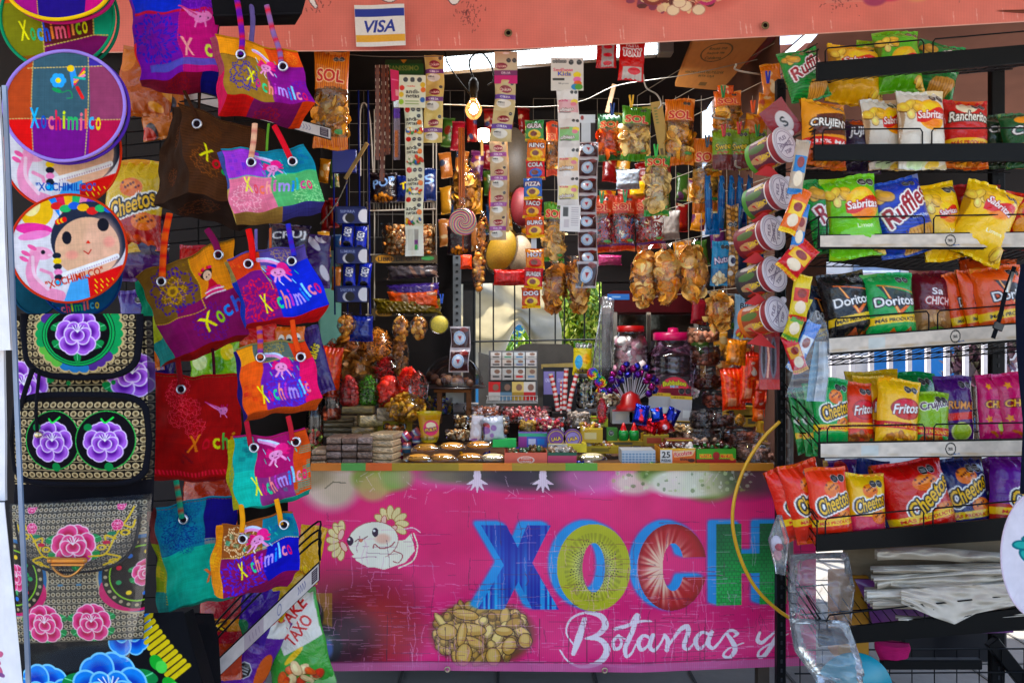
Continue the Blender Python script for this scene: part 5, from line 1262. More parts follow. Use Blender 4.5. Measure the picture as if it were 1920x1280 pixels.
tote('large dark brown brocade bag with coloured letters',2.04,[(335,198),(500,250),(520,392),(352,362)],[(286,386),(452,432)],.16,a4,lambda c: (c.rect(0,0,1,1,'#3a2416'),motif(c,.5,.3,.12,'#7a4220',5),motif(c,.5,.75,.1,'#7a4220',6)),lambda c: (c.rect(0,0,1,1,'#2c1a10'),motif(c,.35,.5,.4,'#6a3818',2)),
  [([(374,232),(362,205),(345,170)],6,'#4a2a18'),([(372,230),(374,190),(376,160)],5,'#3c2214',.02)],[(368,235)],tl_off=(-14,2),right_col='#2a180f')
def a5(c):
 patches(c,[(0,0,.45,.46,'#a04ac0'),(.45,0,1,.46,'#128094'),(0,.46,.5,1,'#d87a92'),(.5,.46,1,1,'#5aa86a')]); glyphs(c,(.05,.05,.4,.4),'#5a3ac0',9,1); glyphs(c,(.8,.05,1,.4),'#0a5aa0',5,2); motif(c,.2,.8,.24,'#f0b8c0',3); motif(c,.85,.85,.22,'#a8e0a0',5); stitch(c,[(0,.46),(1,.46)],'#3ac88a'); axo(c,.55,.3,.19); xoch(c,.55,.64,.72,.23,-5,10,['#e8e060','#e05a6a','#e87a5a','#f0a090','#d86ab0','#b09ae0','#3a8ae0','#3ab0b0','#c84a8a','#e8487a'])
tote('pastel purple, teal, pink and green small bag with pink axolotl',1.88,[(413,283),(574,279),(612,376),(438,402)],[(446,427),(606,402)],.09,a5,lambda c: (c.rect(0,0,1,.5,'#4a5a9a'),c.rect(0,.5,1,1,'#c0a860')),lambda c: (two(c,'#a88a50','#4a4a9a',.55),stitch(c,[(.05,.1),(.5,.1)],'#3a6a40')),
  [([(470,300),(475,268),(478,232)],11,'#c87a6a',-.014,'#e0b090'),([(546,300),(528,262),(514,236)],11,'#d0203a'),([(500,284),(502,250),(504,232)],5,'#6a9a3a',.02)],[(468,306),(546,304)])
def a6(c):
 patches(c,[(0,0,.56,.62,'#7c5a28'),(.56,0,1,.5,'#dc8a12'),(0,.62,.42,1,'#8a2060'),(.3,.5,1,1,'#85165a')]); motif(c,.3,.3,.27,'#4a2a8a',2,.95); motif(c,.3,.3,.16,'#c89a1c',3,1); c.ell(.3,.3,.05,.045,'#c89a1c',ring=.3); glyphs(c,(.08,.05,.5,.2),'#c89a1c',5,4); motif(c,.6,.8,.22,'#5a2aa0',5,.6)
 stitch(c,[(0,.62),(.56,.62),(.56,0)],'#d8a83a')
 # doll with flowers in the hair and a layered skirt
 c.ell(.68,.27,.075,.06,'#2a1c20'); c.ell(.68,.30,.055,.05,'#e8c0a0')
 for k in range(7): c.ell(.62+.02*k,.235-.012*sin(k*.5),.018,.017,['#e0306a','#f08a2a','#d02a3a'][k % 3])
 for x in (.66,.70): c.ell(x,.305,.008,.008,'#2a1c30')
 c.poly([(.66,.35),(.71,.35),(.76,.45),(.63,.45)],'#c0183a'); c.poly([(.62,.44),(.77,.43),(.8,.5),(.61,.52)],'#e0407a'); c.line([(.61,.47),(.8,.46)],.015,'#f4dce4'); c.line([(.60,.52),(.81,.495)],.015,'#f4dce4')
 xoch(c,.73,.72,.5,.2,20,4,['#e8e020','#9ac83a','#3a8ae0','#4a6ad0'])
tote('tilted olive and orange bag with a sun motif and a small doll',1.97,[(252,520),(436,449),(470,622),(322,668)],[(300,690),(452,640)],.11,a6,lambda c: (c.rect(0,0,1,.5,'#0a9a78'),c.rect(0,.5,1,.75,'#a8b02a'),c.rect(0,.75,1,1,'#138a86')),lambda c: c.rect(0,0,1,1,'#a8181c'),
  [([(304,522),(306,480),(310,440),(318,400)],13,'#d01a20',-.014,'#e0641c'),([(410,474),(402,452),(388,430)],13,'#7a1a4a')],[(304,527),(413,480)],tl_off=(-5,6))
def a7(c):
 patches(c,[(0,0,.4,.3,'#cc4a20'),(.4,0,1,.24,'#5a4a8a'),(0,.3,.46,1,'#781c78'),(.46,.24,1,1,'#1c38c0')]); glyphs(c,(.02,.05,.25,.2),'#e8903a',5,1); motif(c,.7,.03,.18,'#c8a050',3,.8); motif(c,.2,.7,.3,'#d82a4a',4,1); stitch(c,[(.4,.3),(.42,.6)],'#d8a83a'); axo(c,.58,.34,.2); xoch(c,.6,.72,.72,.27,9)
tote('royal blue and purple small bag with pink axolotl',1.85,[(430,484),(572,457),(617,572),(466,612)],[(462,618),(600,600)],.06,a7,lambda c: (c.rect(0,0,1,.3,'#8a7a4a'),c.rect(0,.3,1,1,'#1a3a9a')),lambda c: c.rect(0,0,1,1,'#c01a2c'),
  [([(474,492),(472,460),(466,430)],12,'#d8142a'),([(552,480),(546,455),(540,420)],10,'#5a2aa0',-.014,'#3a3ab0'),([(480,470),(480,430)],6,'#7a6aa0',.02),([(507,468),(507,428)],5,'#b05a3a',.02)],[(471,500),(552,485)])
def a8(c):
 patches(c,[(0,0,.22,.26,'#e89a1c'),(.22,0,.75,.3,'#5c6a60'),(.75,0,1,.3,'#d0481c'),(0,.26,.3,1,'#e0621c'),(.3,.3,.8,1,'#7430a0'),(.8,.3,1,1,'#e0106a')]); motif(c,.5,.08,.16,'#c8a03a',3); motif(c,.6,.75,.3,'#4a4ae0',5,.9); glyphs(c,(.02,.5,.25,.9),'#c8303a',7,3); stitch(c,[(.3,.3),(.8,.26)],'#d8a83a'); axo(c,.57,.38,.2); xoch(c,.6,.75,.7,.27,5)
tote('orange, violet and hot pink small bag with pink axolotl',1.84,[(444,652),(574,635),(608,745),(462,780)],[(455,789),(596,764)],.07,a8,lambda c: c.rect(0,0,1,1,'#2a1a6a'),lambda c: c.rect(0,0,1,1,'#d0601c'),
  [([(488,672),(488,640),(486,612)],11,'#6a3aa0',-.014,'#c05a3a'),([(560,660),(552,630),(548,600)],10,'#d8541c')],[(486,674),(561,664)])
def a9(c):
 c.rect(0,0,1,1,'#a80e22')
 for x,y in ((.28,.22),(.45,.3),(.3,.42),(.5,.5),(.33,.12)): motif(c,x,y,.1,'#e8505a',int(x*50),1)
 c.line([(0,.62),(1,.62)],.01,'#b81c28',.6); c.line([(0,.65),(1,.65)],.01,'#b81c28',.6)
 for k in range(26): c.rect(k/26,.93,k/26+.02,.98,'#e84050',.8)
 glyphs(c,(.3,.7,.6,.9),'#5a0c2c',6,2); fish(c,.76,.34,.1); xoch(c,.7,.65,.5,.17,2,5,['#f0803a','#d02a3a','#d8d83a','#5ab04a','#e08a2a'])
tote('large dark red brocade bag with a pink axolotl and coloured letters',1.99,[(290,702),(450,705),(452,893),(277,895)],[(276,902),(452,898)],.06,a9,lambda c: c.rect(0,0,1,1,'#7a0c1c'),lambda c: c.rect(0,0,1,1,'#a81420'),
  [([(340,722),(336,695),(332,660)],11,'#8a1424'),([(402,708),(400,670),(396,630)],6,'#4a1424',.02)],[(342,728)])
def a10(c):
 patches(c,[(0,0,.3,.5,'#2a9a90'),(0,.5,.32,1,'#12b09c'),(.3,0,.8,.6,'#a81668'),(.32,.6,.85,1,'#8a3a7a'),(.8,0,1,1,'#c8541c')]); glyphs(c,(.05,.05,.25,.45),'#1a5a6a',6,2); glyphs(c,(.4,.6,.85,.95),'#1a9a9a',6,3); glyphs(c,(.82,.1,1,.9),'#2a9a8a',6,5); axo(c,.6,.26,.2); xoch(c,.6,.7,.7,.27,7)
tote('teal, magenta and rust small bag with pink axolotl',1.83,[(432,822),(572,806),(588,921),(448,955)],[(436,958),(580,930)],.05,a10,lambda c: (c.rect(0,0,1,1,'#a8a020'),motif(c,.5,.5,.2,'#2a9a80',2)),lambda c: c.rect(0,0,1,1,'#12a090'),
  [([(470,835),(466,812),(462,790)],10,'#a82a3a'),([(548,826),(545,802),(540,780)],10,'#b0303a')],[(472,840),(549,830)])
def a11(c):
 patches(c,[(0,0,.62,.46,'#0c7f96'),(.62,0,1,.4,'#221a70'),(0,.46,1,1,'#12aa90')]); 
 for x,y in ((.12,.1),(.3,.25),(.45,.1),(.5,.35),(.15,.35),(.35,.42)): motif(c,x,y,.09,'#0a4a8a',int(x*40),.9)
 motif(c,.3,.28,.16,'#0a3a80',3,.9); stitch(c,[(0,.46),(1,.4)],'#0a5a8a'); xoch(c,.78,.73,.5,.14,12,4,['#f07a4a','#9ac83a','#c8a03a','#3a9ad0'])
tote('large teal bag with a navy corner low on the left',1.93,[(291,950),(440,925),(452,1108),(318,1145)],[(300,1146),(440,1120)],.05,a11,lambda c: (c.rect(0,0,1,.35,'#7a3a3a'),c.rect(0,.35,1,.8,'#8a9a1c'),c.rect(0,.8,1,1,'#0a7a70'),glyphs(c,(0,.3,1,.9),'#c8a82a',8,3)),lambda c: c.rect(0,0,1,1,'#0a8a78'),
  [([(341,972),(336,935),(330,900)],11,'#9a3a2a',-.014,'#2a8a6a')],[(341,977)],tl_off=(-16,4))
def a12(c):
 patches(c,[(0,0,.55,.48,'#94542c'),(.55,0,1,.42,'#0c7a8c'),(0,.48,.6,1,'#85185c'),(.6,.42,1,1,'#1c22a4')]); motif(c,.25,.24,.24,'#e8c898',2,1); glyphs(c,(.05,.05,.5,.45),'#3aa080',7,3); glyphs(c,(.62,.03,.98,.35),'#1a4a9a',9,4); motif(c,.3,.8,.34,'#4a3ad0',5,1); stitch(c,[(0,.48),(1,.42)],'#d8c06a'); axo(c,.5,.28,.2); xoch(c,.58,.64,.64,.28,9)
tote('brown, teal, purple and blue small bag with pink axolotl at the bottom',1.82,[(412,985),(552,960),(564,1066),(418,1122)],[(398,1118),(540,1100)],.06,a12,lambda c: (c.rect(0,0,1,1,'#e0901c'),glyphs(c,(0,0,1,.9),'#f0b040',9,3)),lambda c: c.rect(0,0,1,1,'#8a1a5a'),
  [([(453,998),(455,975),(452,945)],10,'#e0981c'),([(527,984),(524,962),(518,935)],10,'#e0981c')],[(453,1003),(528,988)],tl_off=(-10,5))
# ---- round fans
def fan(cx,cy,rx,ry,D,rim,art,label,tilt=0,rimw=4.5,double=None,name='hand_fan'):
 root = thing(name,P(cx,cy+ry,D),label,'fan','round cloth fans hung at the upper left')
 c = Cv(2*rx,2*ry,rim,.95,2); art(c); weave(c,.04); col,A = c.out(); U,V = uvgrid(c.h,c.w)
 x,y = 2*U-1,2*V-1; r = np.hypot(x,y); k = np.where(r > 1,1/np.maximum(r,1e-6),1); x,y = x*k,y*k; cc = cvs(col,A,(x+1)/2,(y+1)/2)
 sx,sy = rx/F*D,ry/F*D; dome = .006*np.sin(x*3)*np.cos(y*2)
 p = place(np.stack([x*sx,dome,-y*sy],-1).reshape(-1,3),cx,cy,D,0,tilt).reshape(*x.shape,3)
 b = MB(); b.grid(p,cc); b.grid(p[::4,::4]+[0,.003,0],'#8a7a70',flip=True); b.build('cloth',M['fabric'],root)
 a = np.linspace(0,2*pi,65); q = np.stack([sx*np.cos(a),-.001+.006*np.sin(3*np.cos(a))*np.cos(2*np.sin(a)),-sy*np.sin(a)],1); b = MB(); b.tube(place(q,cx,cy,D,0,tilt),rimw/F*D/2,rim,8,caps=False); b.build('rim',M['cloth'],root)
 if double: b = MB(); b.tube(place(q*[1,1,1]+[.004,.012,-.003],cx,cy,D,0,tilt),rimw/F*D/2,double,8,caps=False); b.build('second_rim',M['cloth'],root)
 b = MB(); b.box(P(cx,cy-ry*.2,D+.02),(.02,.012,.12),'#4a3b30'); b.build('clip',M['wood'],root)
def f1(c): patches(c,[(0,0,.3,1,'#a01a80'),(.3,0,.75,1,'#2a1a7a'),(.75,0,1,1,'#c0107a')]); stitch(c,[(.3,0),(.3,1)],'#c8a03a')
def f2(c):
 patches(c,[(0,0,.35,.35,'#c8641c'),(0,.35,.37,.85,'#7d7d16'),(.37,.1,.8,.75,'#5e2626'),(.8,0,1,.7,'#0c9a76'),(.37,.75,1,1,'#7a0e5a'),(0,.85,.37,1,'#8a5a1c')]); c.poly([(.37,.78),(.8,.68),(1,.72),(1,1),(.37,1)],'#780e5a'); stitch(c,[(.37,.1),(.37,1)],'#c8b060'); stitch(c,[(.37,.78),(.8,.68),(1,.7)],'#c8b060'); stitch(c,[(.8,.1),(.8,.68)],'#c8b060'); xoch(c,.46,.62,.58,.19,6,10,['#e8e03a','#3cb46a','#4aa0e8','#3a5ad0','#e88a4a','#f0708a','#d83a5a','#f09a5a','#9ac83a','#e8e03a'],arc=-.15)
def f3(c):
 patches(c,[(0,0,.24,.62,'#b45030'),(.24,0,.7,.62,'#42606c'),(.7,0,1,.14,'#4a3a9a'),(.7,.14,1,.62,'#944868'),(0,.62,.24,1,'#dc1430'),(.24,.62,.7,1,'#7a2488'),(.7,.62,1,1,'#b80a52')])
 for L_ in ([(.24,0),(.24,1)],[(.7,0),(.67,1)],[(0,.62),(1,.62)],[(.2,.16),(1,.13)]): stitch(c,L_,'#c8b070',.01,.028)
 # humming bird and flower
 for k in range(6): a = k*1.05; c.ell(.45+.035*cos(a),.27+.038*sin(a),.03,.032,'#4aa8e8')
 c.ell(.45,.27,.022,.024,'#f0d83a'); c.poly([(.54,.2),(.58,.14),(.6,.24),(.56,.34)],'#4a9ae0')
 for k in range(4): c.line([(.58,.3-.02*k),(.66,.16+.03*k)],.022,['#e83a6a','#f0c83a','#f08ab0','#3ab4a0'][k])
 c.ell(.55,.16,.03,.03,'#f0c83a'); c.line([(.6,.33),(.64,.42)],.03,'#d83a3a'); c.ell(.44,.36,.04,.018,'#2a9a5a',rot=20); c.line(spline([(.48,.38),(.54,.36),(.56,.42),(.52,.43)],4),.008,'#2a9a5a')
 xoch(c,.51,.62,.57,.19,0,10,XC2)
def doll(txtcol,low):
 def f(c):
  c.rect(0,0,1,1,'#dcd8dc')
  # hair, flower crown, ribbons
  for k in range(9): c.poly([(.45+.03*k,.22),(.3+.09*k,-.05),(.42+.09*k,-.05)],['#3a8ae0','#d83a5a','#f0b83a','#3ab46a','#e88ab0','#8a4ac0'][k % 6])
  c.ell(.25,.14,.14,.15,'#e8b83a',rot=-20); c.ell(.2,.08,.08,.1,'#f4e0a0'); c.ell(.22,.3,.16,.055,'#e04a9a',rot=8); c.ell(.22,.36,.14,.04,'#f08ac0',rot=-5)
  c.ell(.68,.42,.32,.34,'#2a3144',rot=-12); c.ell(.66,.5,.27,.28,'#e0b494'); c.ell(.78,.5,.16,.27,'#e8b8a0',.6,soft=.3)
  for k in range(8): c.ell(.42+.075*k,.1+.02*sin(k*2)+.012*k,.05,.035,['#d83a3a','#3ab46a','#3a6ad0','#f0b83a'][k % 4])
  for k in range(5): c.ell(.42+.015*k,.25+.045*k-.05*k,.02,.025,['#e0302a','#f0b83a'][k % 2])
  c.ell(.8,.3,.05,.06,'#1d1d28'); c.ell(.49,.4,.038,.06,'#1d1d28'); c.poly([(.64,.46),(.66,.43),(.68,.465)],'#d83a2a'); c.line([(.62,.53),(.655,.56),(.68,.52)],.01,'#c8302a')
  c.ell(.84,.46,.05,.05,'#f0948a',.6,soft=.6); c.ell(.52,.56,.05,.04,'#f0948a',.6,soft=.6)
  # braid and pink axolotl
  for k,q in enumerate(('#1d2436','#f0c83a','#1d2436','#f090c0','#1d2436','#3ab4e0')): c.ell(.4,.56+.05*k,.035,.028,q)
  c.ell(.27,.53,.1,.06,'#f0a8c4',rot=8); c.line(spline([(.22,.55),(.17,.7),(.22,.85),(.4,.93)],5),.1,'#eb9cbc'); c.line(spline([(.2,.56),(.2,.72),(.3,.86)],5),.03,'#f6cbd8'); c.ell(.29,.52,.018,.02,'#1d1d28'); c.ell(.345,.55,.02,.012,'#f6cbd8')
  for x,y in ((.14,.52),(.12,.57),(.2,.47)): c.ell(x,y,.045,.02,'#e86aa0',rot=30)
  c.line([(.26,.68),(.34,.72),(.35,.76)],.03,'#eb9cbc')
  c.poly([(.5,.8),(.66,.74),(.72,1),(.42,1)],'#5aa8e0'); c.poly([(.64,.78),(.95,.68),(.98,1),(.66,1)],'#d8302a')
  for k in range(12): c.line([(.7+.05*(k % 5),.8+.05*(k//5)),(.72+.05*(k % 5),.83+.05*(k//5))],.01,'#f0c83a')
  c.line([(.45,.74),(.9,.6)],.05,'#f0eeee')
  for k in range(22): c.ell(.48+.02*k,.745-.0065*k,.007,.01,'#c8b0c0')
  c.text('"XOCHIMILCO"',.53,.77 if low else .8,.5,.075,txtcol,rot=12 if low else 0,arc=0)
  return c
 return f
fan(110,-25,97,62,1.80,'#e8c03a',f1,'yellow rimmed fan cut by the top of the picture',rimw=7,double='#b0306a')
fan(108,32,106,99,1.86,'#0c8a62',f2,'green rimmed patchwork fan with coloured letters',tilt=-3,rimw=6,double='#0a6a50')
fan(121,199,113,103,1.82,'#a58cd8',f3,'lilac rimmed patchwork fan with an embroidered hummingbird',rimw=6.5,double='#5a3aa0')
fan(117,285,110,108,1.88,'#c8401c',doll('#2a5ab0',0),'red rimmed doll fan with blue lettering, half covered by the lilac rimmed fan',rimw=4.5)
fan(129,466,109,101,1.84,'#c8441e',doll('#c8402a',1),'red rimmed fan with a doll face, axolotl and red lettering, fully visible',tilt=-4,rimw=4.5)
fan(150,512,78,82,1.92,'#123f78',lambda c: (c.rect(0,0,1,1,'#0d4a72'),c.rect(.5,0,1,1,'#0b5a86'),xoch(c,.42,.88,.62,.12,8,10,XC2)),'blue cloth fan showing only its lower edge under the doll fans')
fan(70,540,45,50,1.95,'#0d4a62',lambda c: c.rect(0,0,1,1,'#0d4a5a'),'teal cloth fan peeping out lowest at the far left')
# ---- embroidered backpacks
def flower(c,cx,cy,r,cols=('#5a1e8a','#b070d8','#e8d0f8'),leaf=True,rot0=0):
 """r in canvas heights; dark heart, light petals with pale edges"""
 d,m,w = cols
 if leaf:
  for a in (200,340,90,30,150): a = radians(a); c.ell(cx+r*1.0*cos(a)/c.asp,cy+r*.95*sin(a),r*.3/c.asp,r*.17,'#178a4a',rot=-a*57); c.line([(cx+r*.8*cos(a)/c.asp,cy+r*.75*sin(a)),(cx+r*1.2*cos(a)/c.asp,cy+r*1.15*sin(a))],r*.03,'#7ae0a0')
 def pet(a,R,s):
  a = radians(a+rot0); X,Y = cx+R*r*cos(a)/c.asp,cy+R*r*sin(a)
  for q in (-.22,.22): c.ell(X+q*s*r*-sin(a)/c.asp*1.3,Y+q*s*r*cos(a)*1.3,s*r*.86/c.asp,s*r*.86,w)
  for q in (-.22,.22): c.ell(X+q*s*r*-sin(a)/c.asp*1.3,Y+q*s*r*cos(a)*1.3,(s-.06)*r*.86/c.asp,(s-.06)*r*.86,m)
  c.ell(X-.25*s*r*cos(a)/c.asp,Y-.25*s*r*sin(a),s*r*.62/c.asp,s*r*.62,d,.85,soft=.7)
 for a in (-65,-115,-10,190,55,125): pet(a,.62,.42)
 for a in (-30,210,20,160): pet(a,.3,.34)
 pet(90,.08,.28)
 for k in range(5): c.line([(cx,cy-r*.05),(cx+r*(k-2)*.13/c.asp,cy-r*.42+abs(k-2)*r*.04)],r*.03,'#fff')
def goldrows(c,box,step=.05,col='#cdb890',asp=1.0,seed=0):
 x0,y0,x1,y1 = box; k = 0; y = y0+step/2
 while y < y1:
  c.line([(x0,y+step*.52),(x1,y+step*.52)],step*.09,col,.9); x = x0+step/2/c.asp
  while x < x1:
   c.ell(x,y,step*.4/c.asp,step*.38,col); c.ell(x,y,step*.26/c.asp,step*.25,'#6a5638',.7); c.ell(x,y,step*.1/c.asp,step*.1,'#1a1410'); x += step*.95/c.asp
  y += step*1.12
def scallop(c,cx,cy,rx,ry,n=26,cols=('#1a9a58','#5a3a8a','#3a80b8','#6ab850')):
 for k in range(n):
  a = 2*pi*k/n; c.ell(cx+rx*1.09*cos(a),cy+ry*1.09*sin(a),rx*.15,ry*.15,'#c8b080')
 for k in range(n):
  a = 2*pi*k/n; c.ell(cx+rx*1.02*cos(a),cy+ry*1.02*sin(a),rx*.16,ry*.16,cols[(k//3) % len(cols)])
 c.ell(cx,cy,rx*.98,ry*.98,'#0c2a24'); c.ell(cx,cy,rx*.93,ry*.93,'#18a85a',ring=.03); c.ell(cx,cy,rx*.86,ry*.86,'#18a85a',ring=.025); c.ell(cx,cy,rx*.84,ry*.84,'#100c12')
def panel(b,X,Y,col,D,bulge,seed=0,amp=.002):
 """X,Y photo-pixel grids -> cloth surface"""
 h,w = X.shape; U,V = uvgrid(h,w); e = np.clip(np.sin(pi*U),0,1)**.5*np.clip(np.sin(pi*V),0,1)**.5
 DD = D-bulge*e+amp*wob(U,V,6,seed,4); b.grid(np.stack([(X-960)/F*D,DD,CZ-(Y-640)/F*D],-1),col)
def backpack1():
 D = 1.80; root = thing('backpack',P(150,960,D),'black and gold backpack with purple embroidered flowers on flap and pocket','backpack')
 # body
 c = Cv(262,385,'#1b1410',.95,2); goldrows(c,(0,.02,1,.99),.042); flower(c,.09,.35,.13); flower(c,.86,.3,.12)
 for k in (3,8): c.ell(.30+.062*k-.06,.335,.016,.012,'#1a8a4a')
 c.rect(0,.83,1,1,'#15141c'); c.rect(.955,0,1,1,'#1b1a20',.6)
 col,A = c.out(); U,V = uvgrid(c.h,c.w); X = 24+U*262+6*np.sin(V*3); Y = 592+V*378-U*12*V; b = MB(); panel(b,X,Y,col,D+.05,.03,2)
 q = lambda x,y,d: P(x,y,d)
 for (xa,ya,xb,yb) in ((286,600,280,955),(24,600,24,960)): b.grid(np.array([[q(xa,ya,D+.05),q(xa,ya,D+.13)],[q(xb,yb,D+.05),q(xb,yb,D+.13)]]),'#17151a')
 b.build('body',M['fabric'],root)
 # flap
 def flap(x0,x1,y0,y1,art,D,nm,top_round=False,n=3.2,bul=.02):
  Wp,Hp = x1-x0,y1-y0; c = Cv(Wp,Hp,'#1b1410',1.0,2); art(c); col,A = c.out(); U,V = uvgrid(c.h,c.w)
  u = 2*U-1; lo = (1-np.abs(u)**n)**(1/n)
  if top_round: yy = .5+(V-.5)*lo
  else: yy = V*(.35+.65*lo)
  s_ = np.clip(1-np.abs(u)**14,0,1); cc = cvs(col,A,U,yy); b = MB(); panel(b,x0+U*Wp,y0+yy*Hp,cc,D,bul,4)
  fb = b.build(nm,M['fabric'],root)
  t = np.linspace(0,1,40); 
  if top_round: uu = np.concatenate([t,t[::-1]]); vv = np.concatenate([np.ones(40),np.zeros(40)])
  else: uu = np.concatenate([[0.0],t,[1.0]]); vv = np.concatenate([[0],np.ones(40),[0]])
  lo = (1-np.abs(2*uu-1)**n)**(1/n); ye = (.5+(vv-.5)*lo) if top_round else vv*(.35+.65*lo)
  pts = [P(x0+a*Wp,y0+b_*Hp,D-.003) for a,b_ in zip(uu,ye)]; pts = pts+[pts[0]] if top_round else pts
  b = MB(); b.tube(np.array(pts),.0085,'#14141c',8,flat=.5); b.build('piping',M['cloth'],fb)
 def art1(c): goldrows(c,(.04,0,.97,.92),.105); scallop(c,.5,.32,.32,.52); flower(c,.5,.32,.36)
 flap(45,262,588,706,art1,D,'flap')
 def art2(c):
  goldrows(c,(.03,.06,.98,.96),.088)
  for x in (.34,.72): c.ell(x,.5,.207,.335,'#44b858'); c.ell(x,.5,.2,.325,'#120c14'); flower(c,x,.52,.24,leaf=False); c.line(spline([(x-.03,.26),(x,.3),(x+.05,.24)],4),.02,'#3ae05a'); c.ell(x-.12,.35,.03,.04,'#178a4a'); c.ell(x+.02,.8,.03,.05,'#178a4a')
 flap(24,279,741,905,art2,D-.02,'pocket',True,4.5,.03)
 b = MB(); b.tube(spline([P(62,690,D-.03),P(45,740,D-.03),P(30,800,D-.02)],5),.006,'#121218',8,flat=.4); b.build('strap',M['cloth'],root)
 b = MB(); b.tube(spline([P(74,695,D-.03),P(68,760,D-.045),P(70,815,D-.05)],5),.004,'#121218',8,flat=.4); b.build('strap',M['cloth'],root)
 b = MB(); b.ball(P(72,815,D-.055),(.009,.006,.007),'#d0c0a0',12,8); b.build('toggle',M['metal'],root)
backpack1()
PK = ('#b8124c','#ea5a94','#fbd0dc')
def backpack2():
 D = 1.78; root = thing('backpack',P(150,1210,D),'grey beige backpack with pink embroidered flowers and a brass clasp in clear plastic','backpack')
 def art(c):
  goldrows(c,(0,0,1,1),.042,'#c4b8a0')
  for x,f in ((.0,1),(.98,-1)):
   c.ell(x,.52,.31,.29,'#b8a888'); c.ell(x,.52,.295,.275,'#2a6a9a'); c.ell(x,.62,.29,.17,'#c8306a'); c.ell(x,.52,.27,.25,'#2a2622'); 
   for k in range(26): a = k*.24; c.ell(x+.245*cos(a),.52+.225*sin(a),.014,.012,'#b0a080')
   c.ell(x,.52,.22,.2,'#8ac03a'); c.ell(x,.52,.21,.19,'#1a1618'); flower(c,x+f*.035*-1 if f < 0 else x+.03,.52,.1,PK)
   for k in range(9): a = k*.7; c.ell(x+.16*cos(a),.52+.15*sin(a),.02,.016,['#2a9a5a','#d02a4a','#3a7ad0','#e8c83a'][k % 4])
  flower(c,.25,.85,.15,PK); flower(c,.62,.85,.15,PK); c.rect(.38,.56,.42,.575,'#4a7a9a'); c.rect(.52,.56,.56,.575,'#4a7a9a')
 c = Cv(262,262,'#38342e',.95,2); art(c); col,A = c.out(); U,V = uvgrid(c.h,c.w); X = 22+U*(255-20*V)+12*V; Y = 945+V*262-U*10; b = MB(); panel(b,X,Y,col,D+.03,.03,3); b.build('body',M['fabric'],root)
 def art2(c):
  goldrows(c,(0,0,1,1),.075,'#c8bca8'); c.ell(.5,.0,.62,.85,'#2a2c34',.35,ring=.12); flower(c,.5,.58,.33,PK)
  for f in (-1,1):
   X = lambda q: .5+f*q
   for L_ in ([(.12,.75),(.25,.72),(.33,.45),(.42,.2),(.46,.05)],[(.25,.72),(.35,.8),(.22,.9)],[(.33,.5),(.25,.45),(.27,.6)],[(.38,.3),(.45,.35),(.47,.25)]): c.line(spline([(X(a),b_) for a,b_ in L_],5),.028,'#d8b83a')
   for a,b_,r_ in ((.22,.62,.03),(.4,.42,.03),(.3,.85,.03)): c.ell(X(a),b_,r_,.035,'#d8b83a',ring=.3)
   flower(c,X(.34),.3,.085,PK,False); flower(c,X(.36),.02,.07,PK,False); c.ell(X(.3),.42,.035,.03,'#1a7a5a'); c.ell(X(.26),.55,.03,.03,'#c02a4a')
 c = Cv(232,128,'#3a3630',1.0,2); art2(c); col,A = c.out(); U,V = uvgrid(c.h,c.w); u = 2*U-1; yy = V*(.2+.8*(1-np.abs(u)**2.6)**(1/2.6)); cc = cvs(col,A,U,yy)
 b = MB(); panel(b,30+U*232,946+yy*124+6-U*10,cc,D-.005,.02,5); fl = b.build('flap',M['fabric'],root)
 t = np.linspace(0,1,30); lo = .2+.8*(1-np.abs(2*t-1)**2.6)**(1/2.6); b = MB(); b.tube(np.array([P(30+a*232,952+l*124-a*10,D-.006) for a,l in zip(t,lo)]),.004,'#23262e',6); b.build('piping',M['cloth'],fl)
 b = MB(); b.box(P(126,1050,D-.03),(74/F*D,.008,.012),'#c08a50',bev=.003); b.box(P(127,1058,D-.032),(62/F*D,.006,.006),'#d09a60',bev=.002)
 b.tube(spline([P(98,1062,D-.03),P(110,1074,D-.03),P(126,1080,D-.03),P(142,1074,D-.03),P(156,1060,D-.03)],4),.003,'#d09a60',6)
 for x in (94,158): b.ball(P(x,1050,D-.035),.003,'#d8a870',8,6)
 b.build('clasp',M['metal'],root)
backpack2()
def pk3():
 D = 1.84; root = thing('backpack',P(220,1290,D),'black backpack with large blue embroidered flowers cut by the picture bottom','backpack')
 BL_ = ('#0c3aa8','#2a8ae0','#8ad0f8')
 def art(c):
  c.rect(0,0,1,1,'#121216'); flower(c,.14,.85,.42,BL_,False); flower(c,.52,.78,.45,BL_,True); flower(c,.66,.12,.3,BL_,False)
  for k in range(11): c.line([(.72+.013*k,.1+.06*k),(.8+.016*k,.02+.055*k)],.05,'#d8c01c')
  for x,y in ((.14,.95),(.5,.9),(.45,.98)): c.line([(x,y),(x+.03,y-.18)],.045,'#e8d01c'); c.line([(x,y),(x-.03,y-.12)],.035,'#e8d01c')
  for x,y in ((.8,.5),(.84,.75)): c.ell(x,y,.035,.09,'#2aa83a',rot=-25); c.ell(x+.02,y+.05,.03,.07,'#5ad05a',rot=20)
 c = Cv(350,170,'#121216',.95,2); art(c); col,A = c.out(); U,V = uvgrid(c.h,c.w); X = 44+U*(300+45*V); Y = 1145+V*170-(1-U)*-20; b = MB(); panel(b,X,Y,col,D,.03,3,.003); b.build('body',M['fabric'],root)
 b = MB(); b.grid(np.array([[P(344,1150,D),P(362,1140,D+.1)],[P(389,1310,D),P(412,1310,D+.1)]]),'#101014'); b.build('side_panel',M['cloth'],root)
pk3()
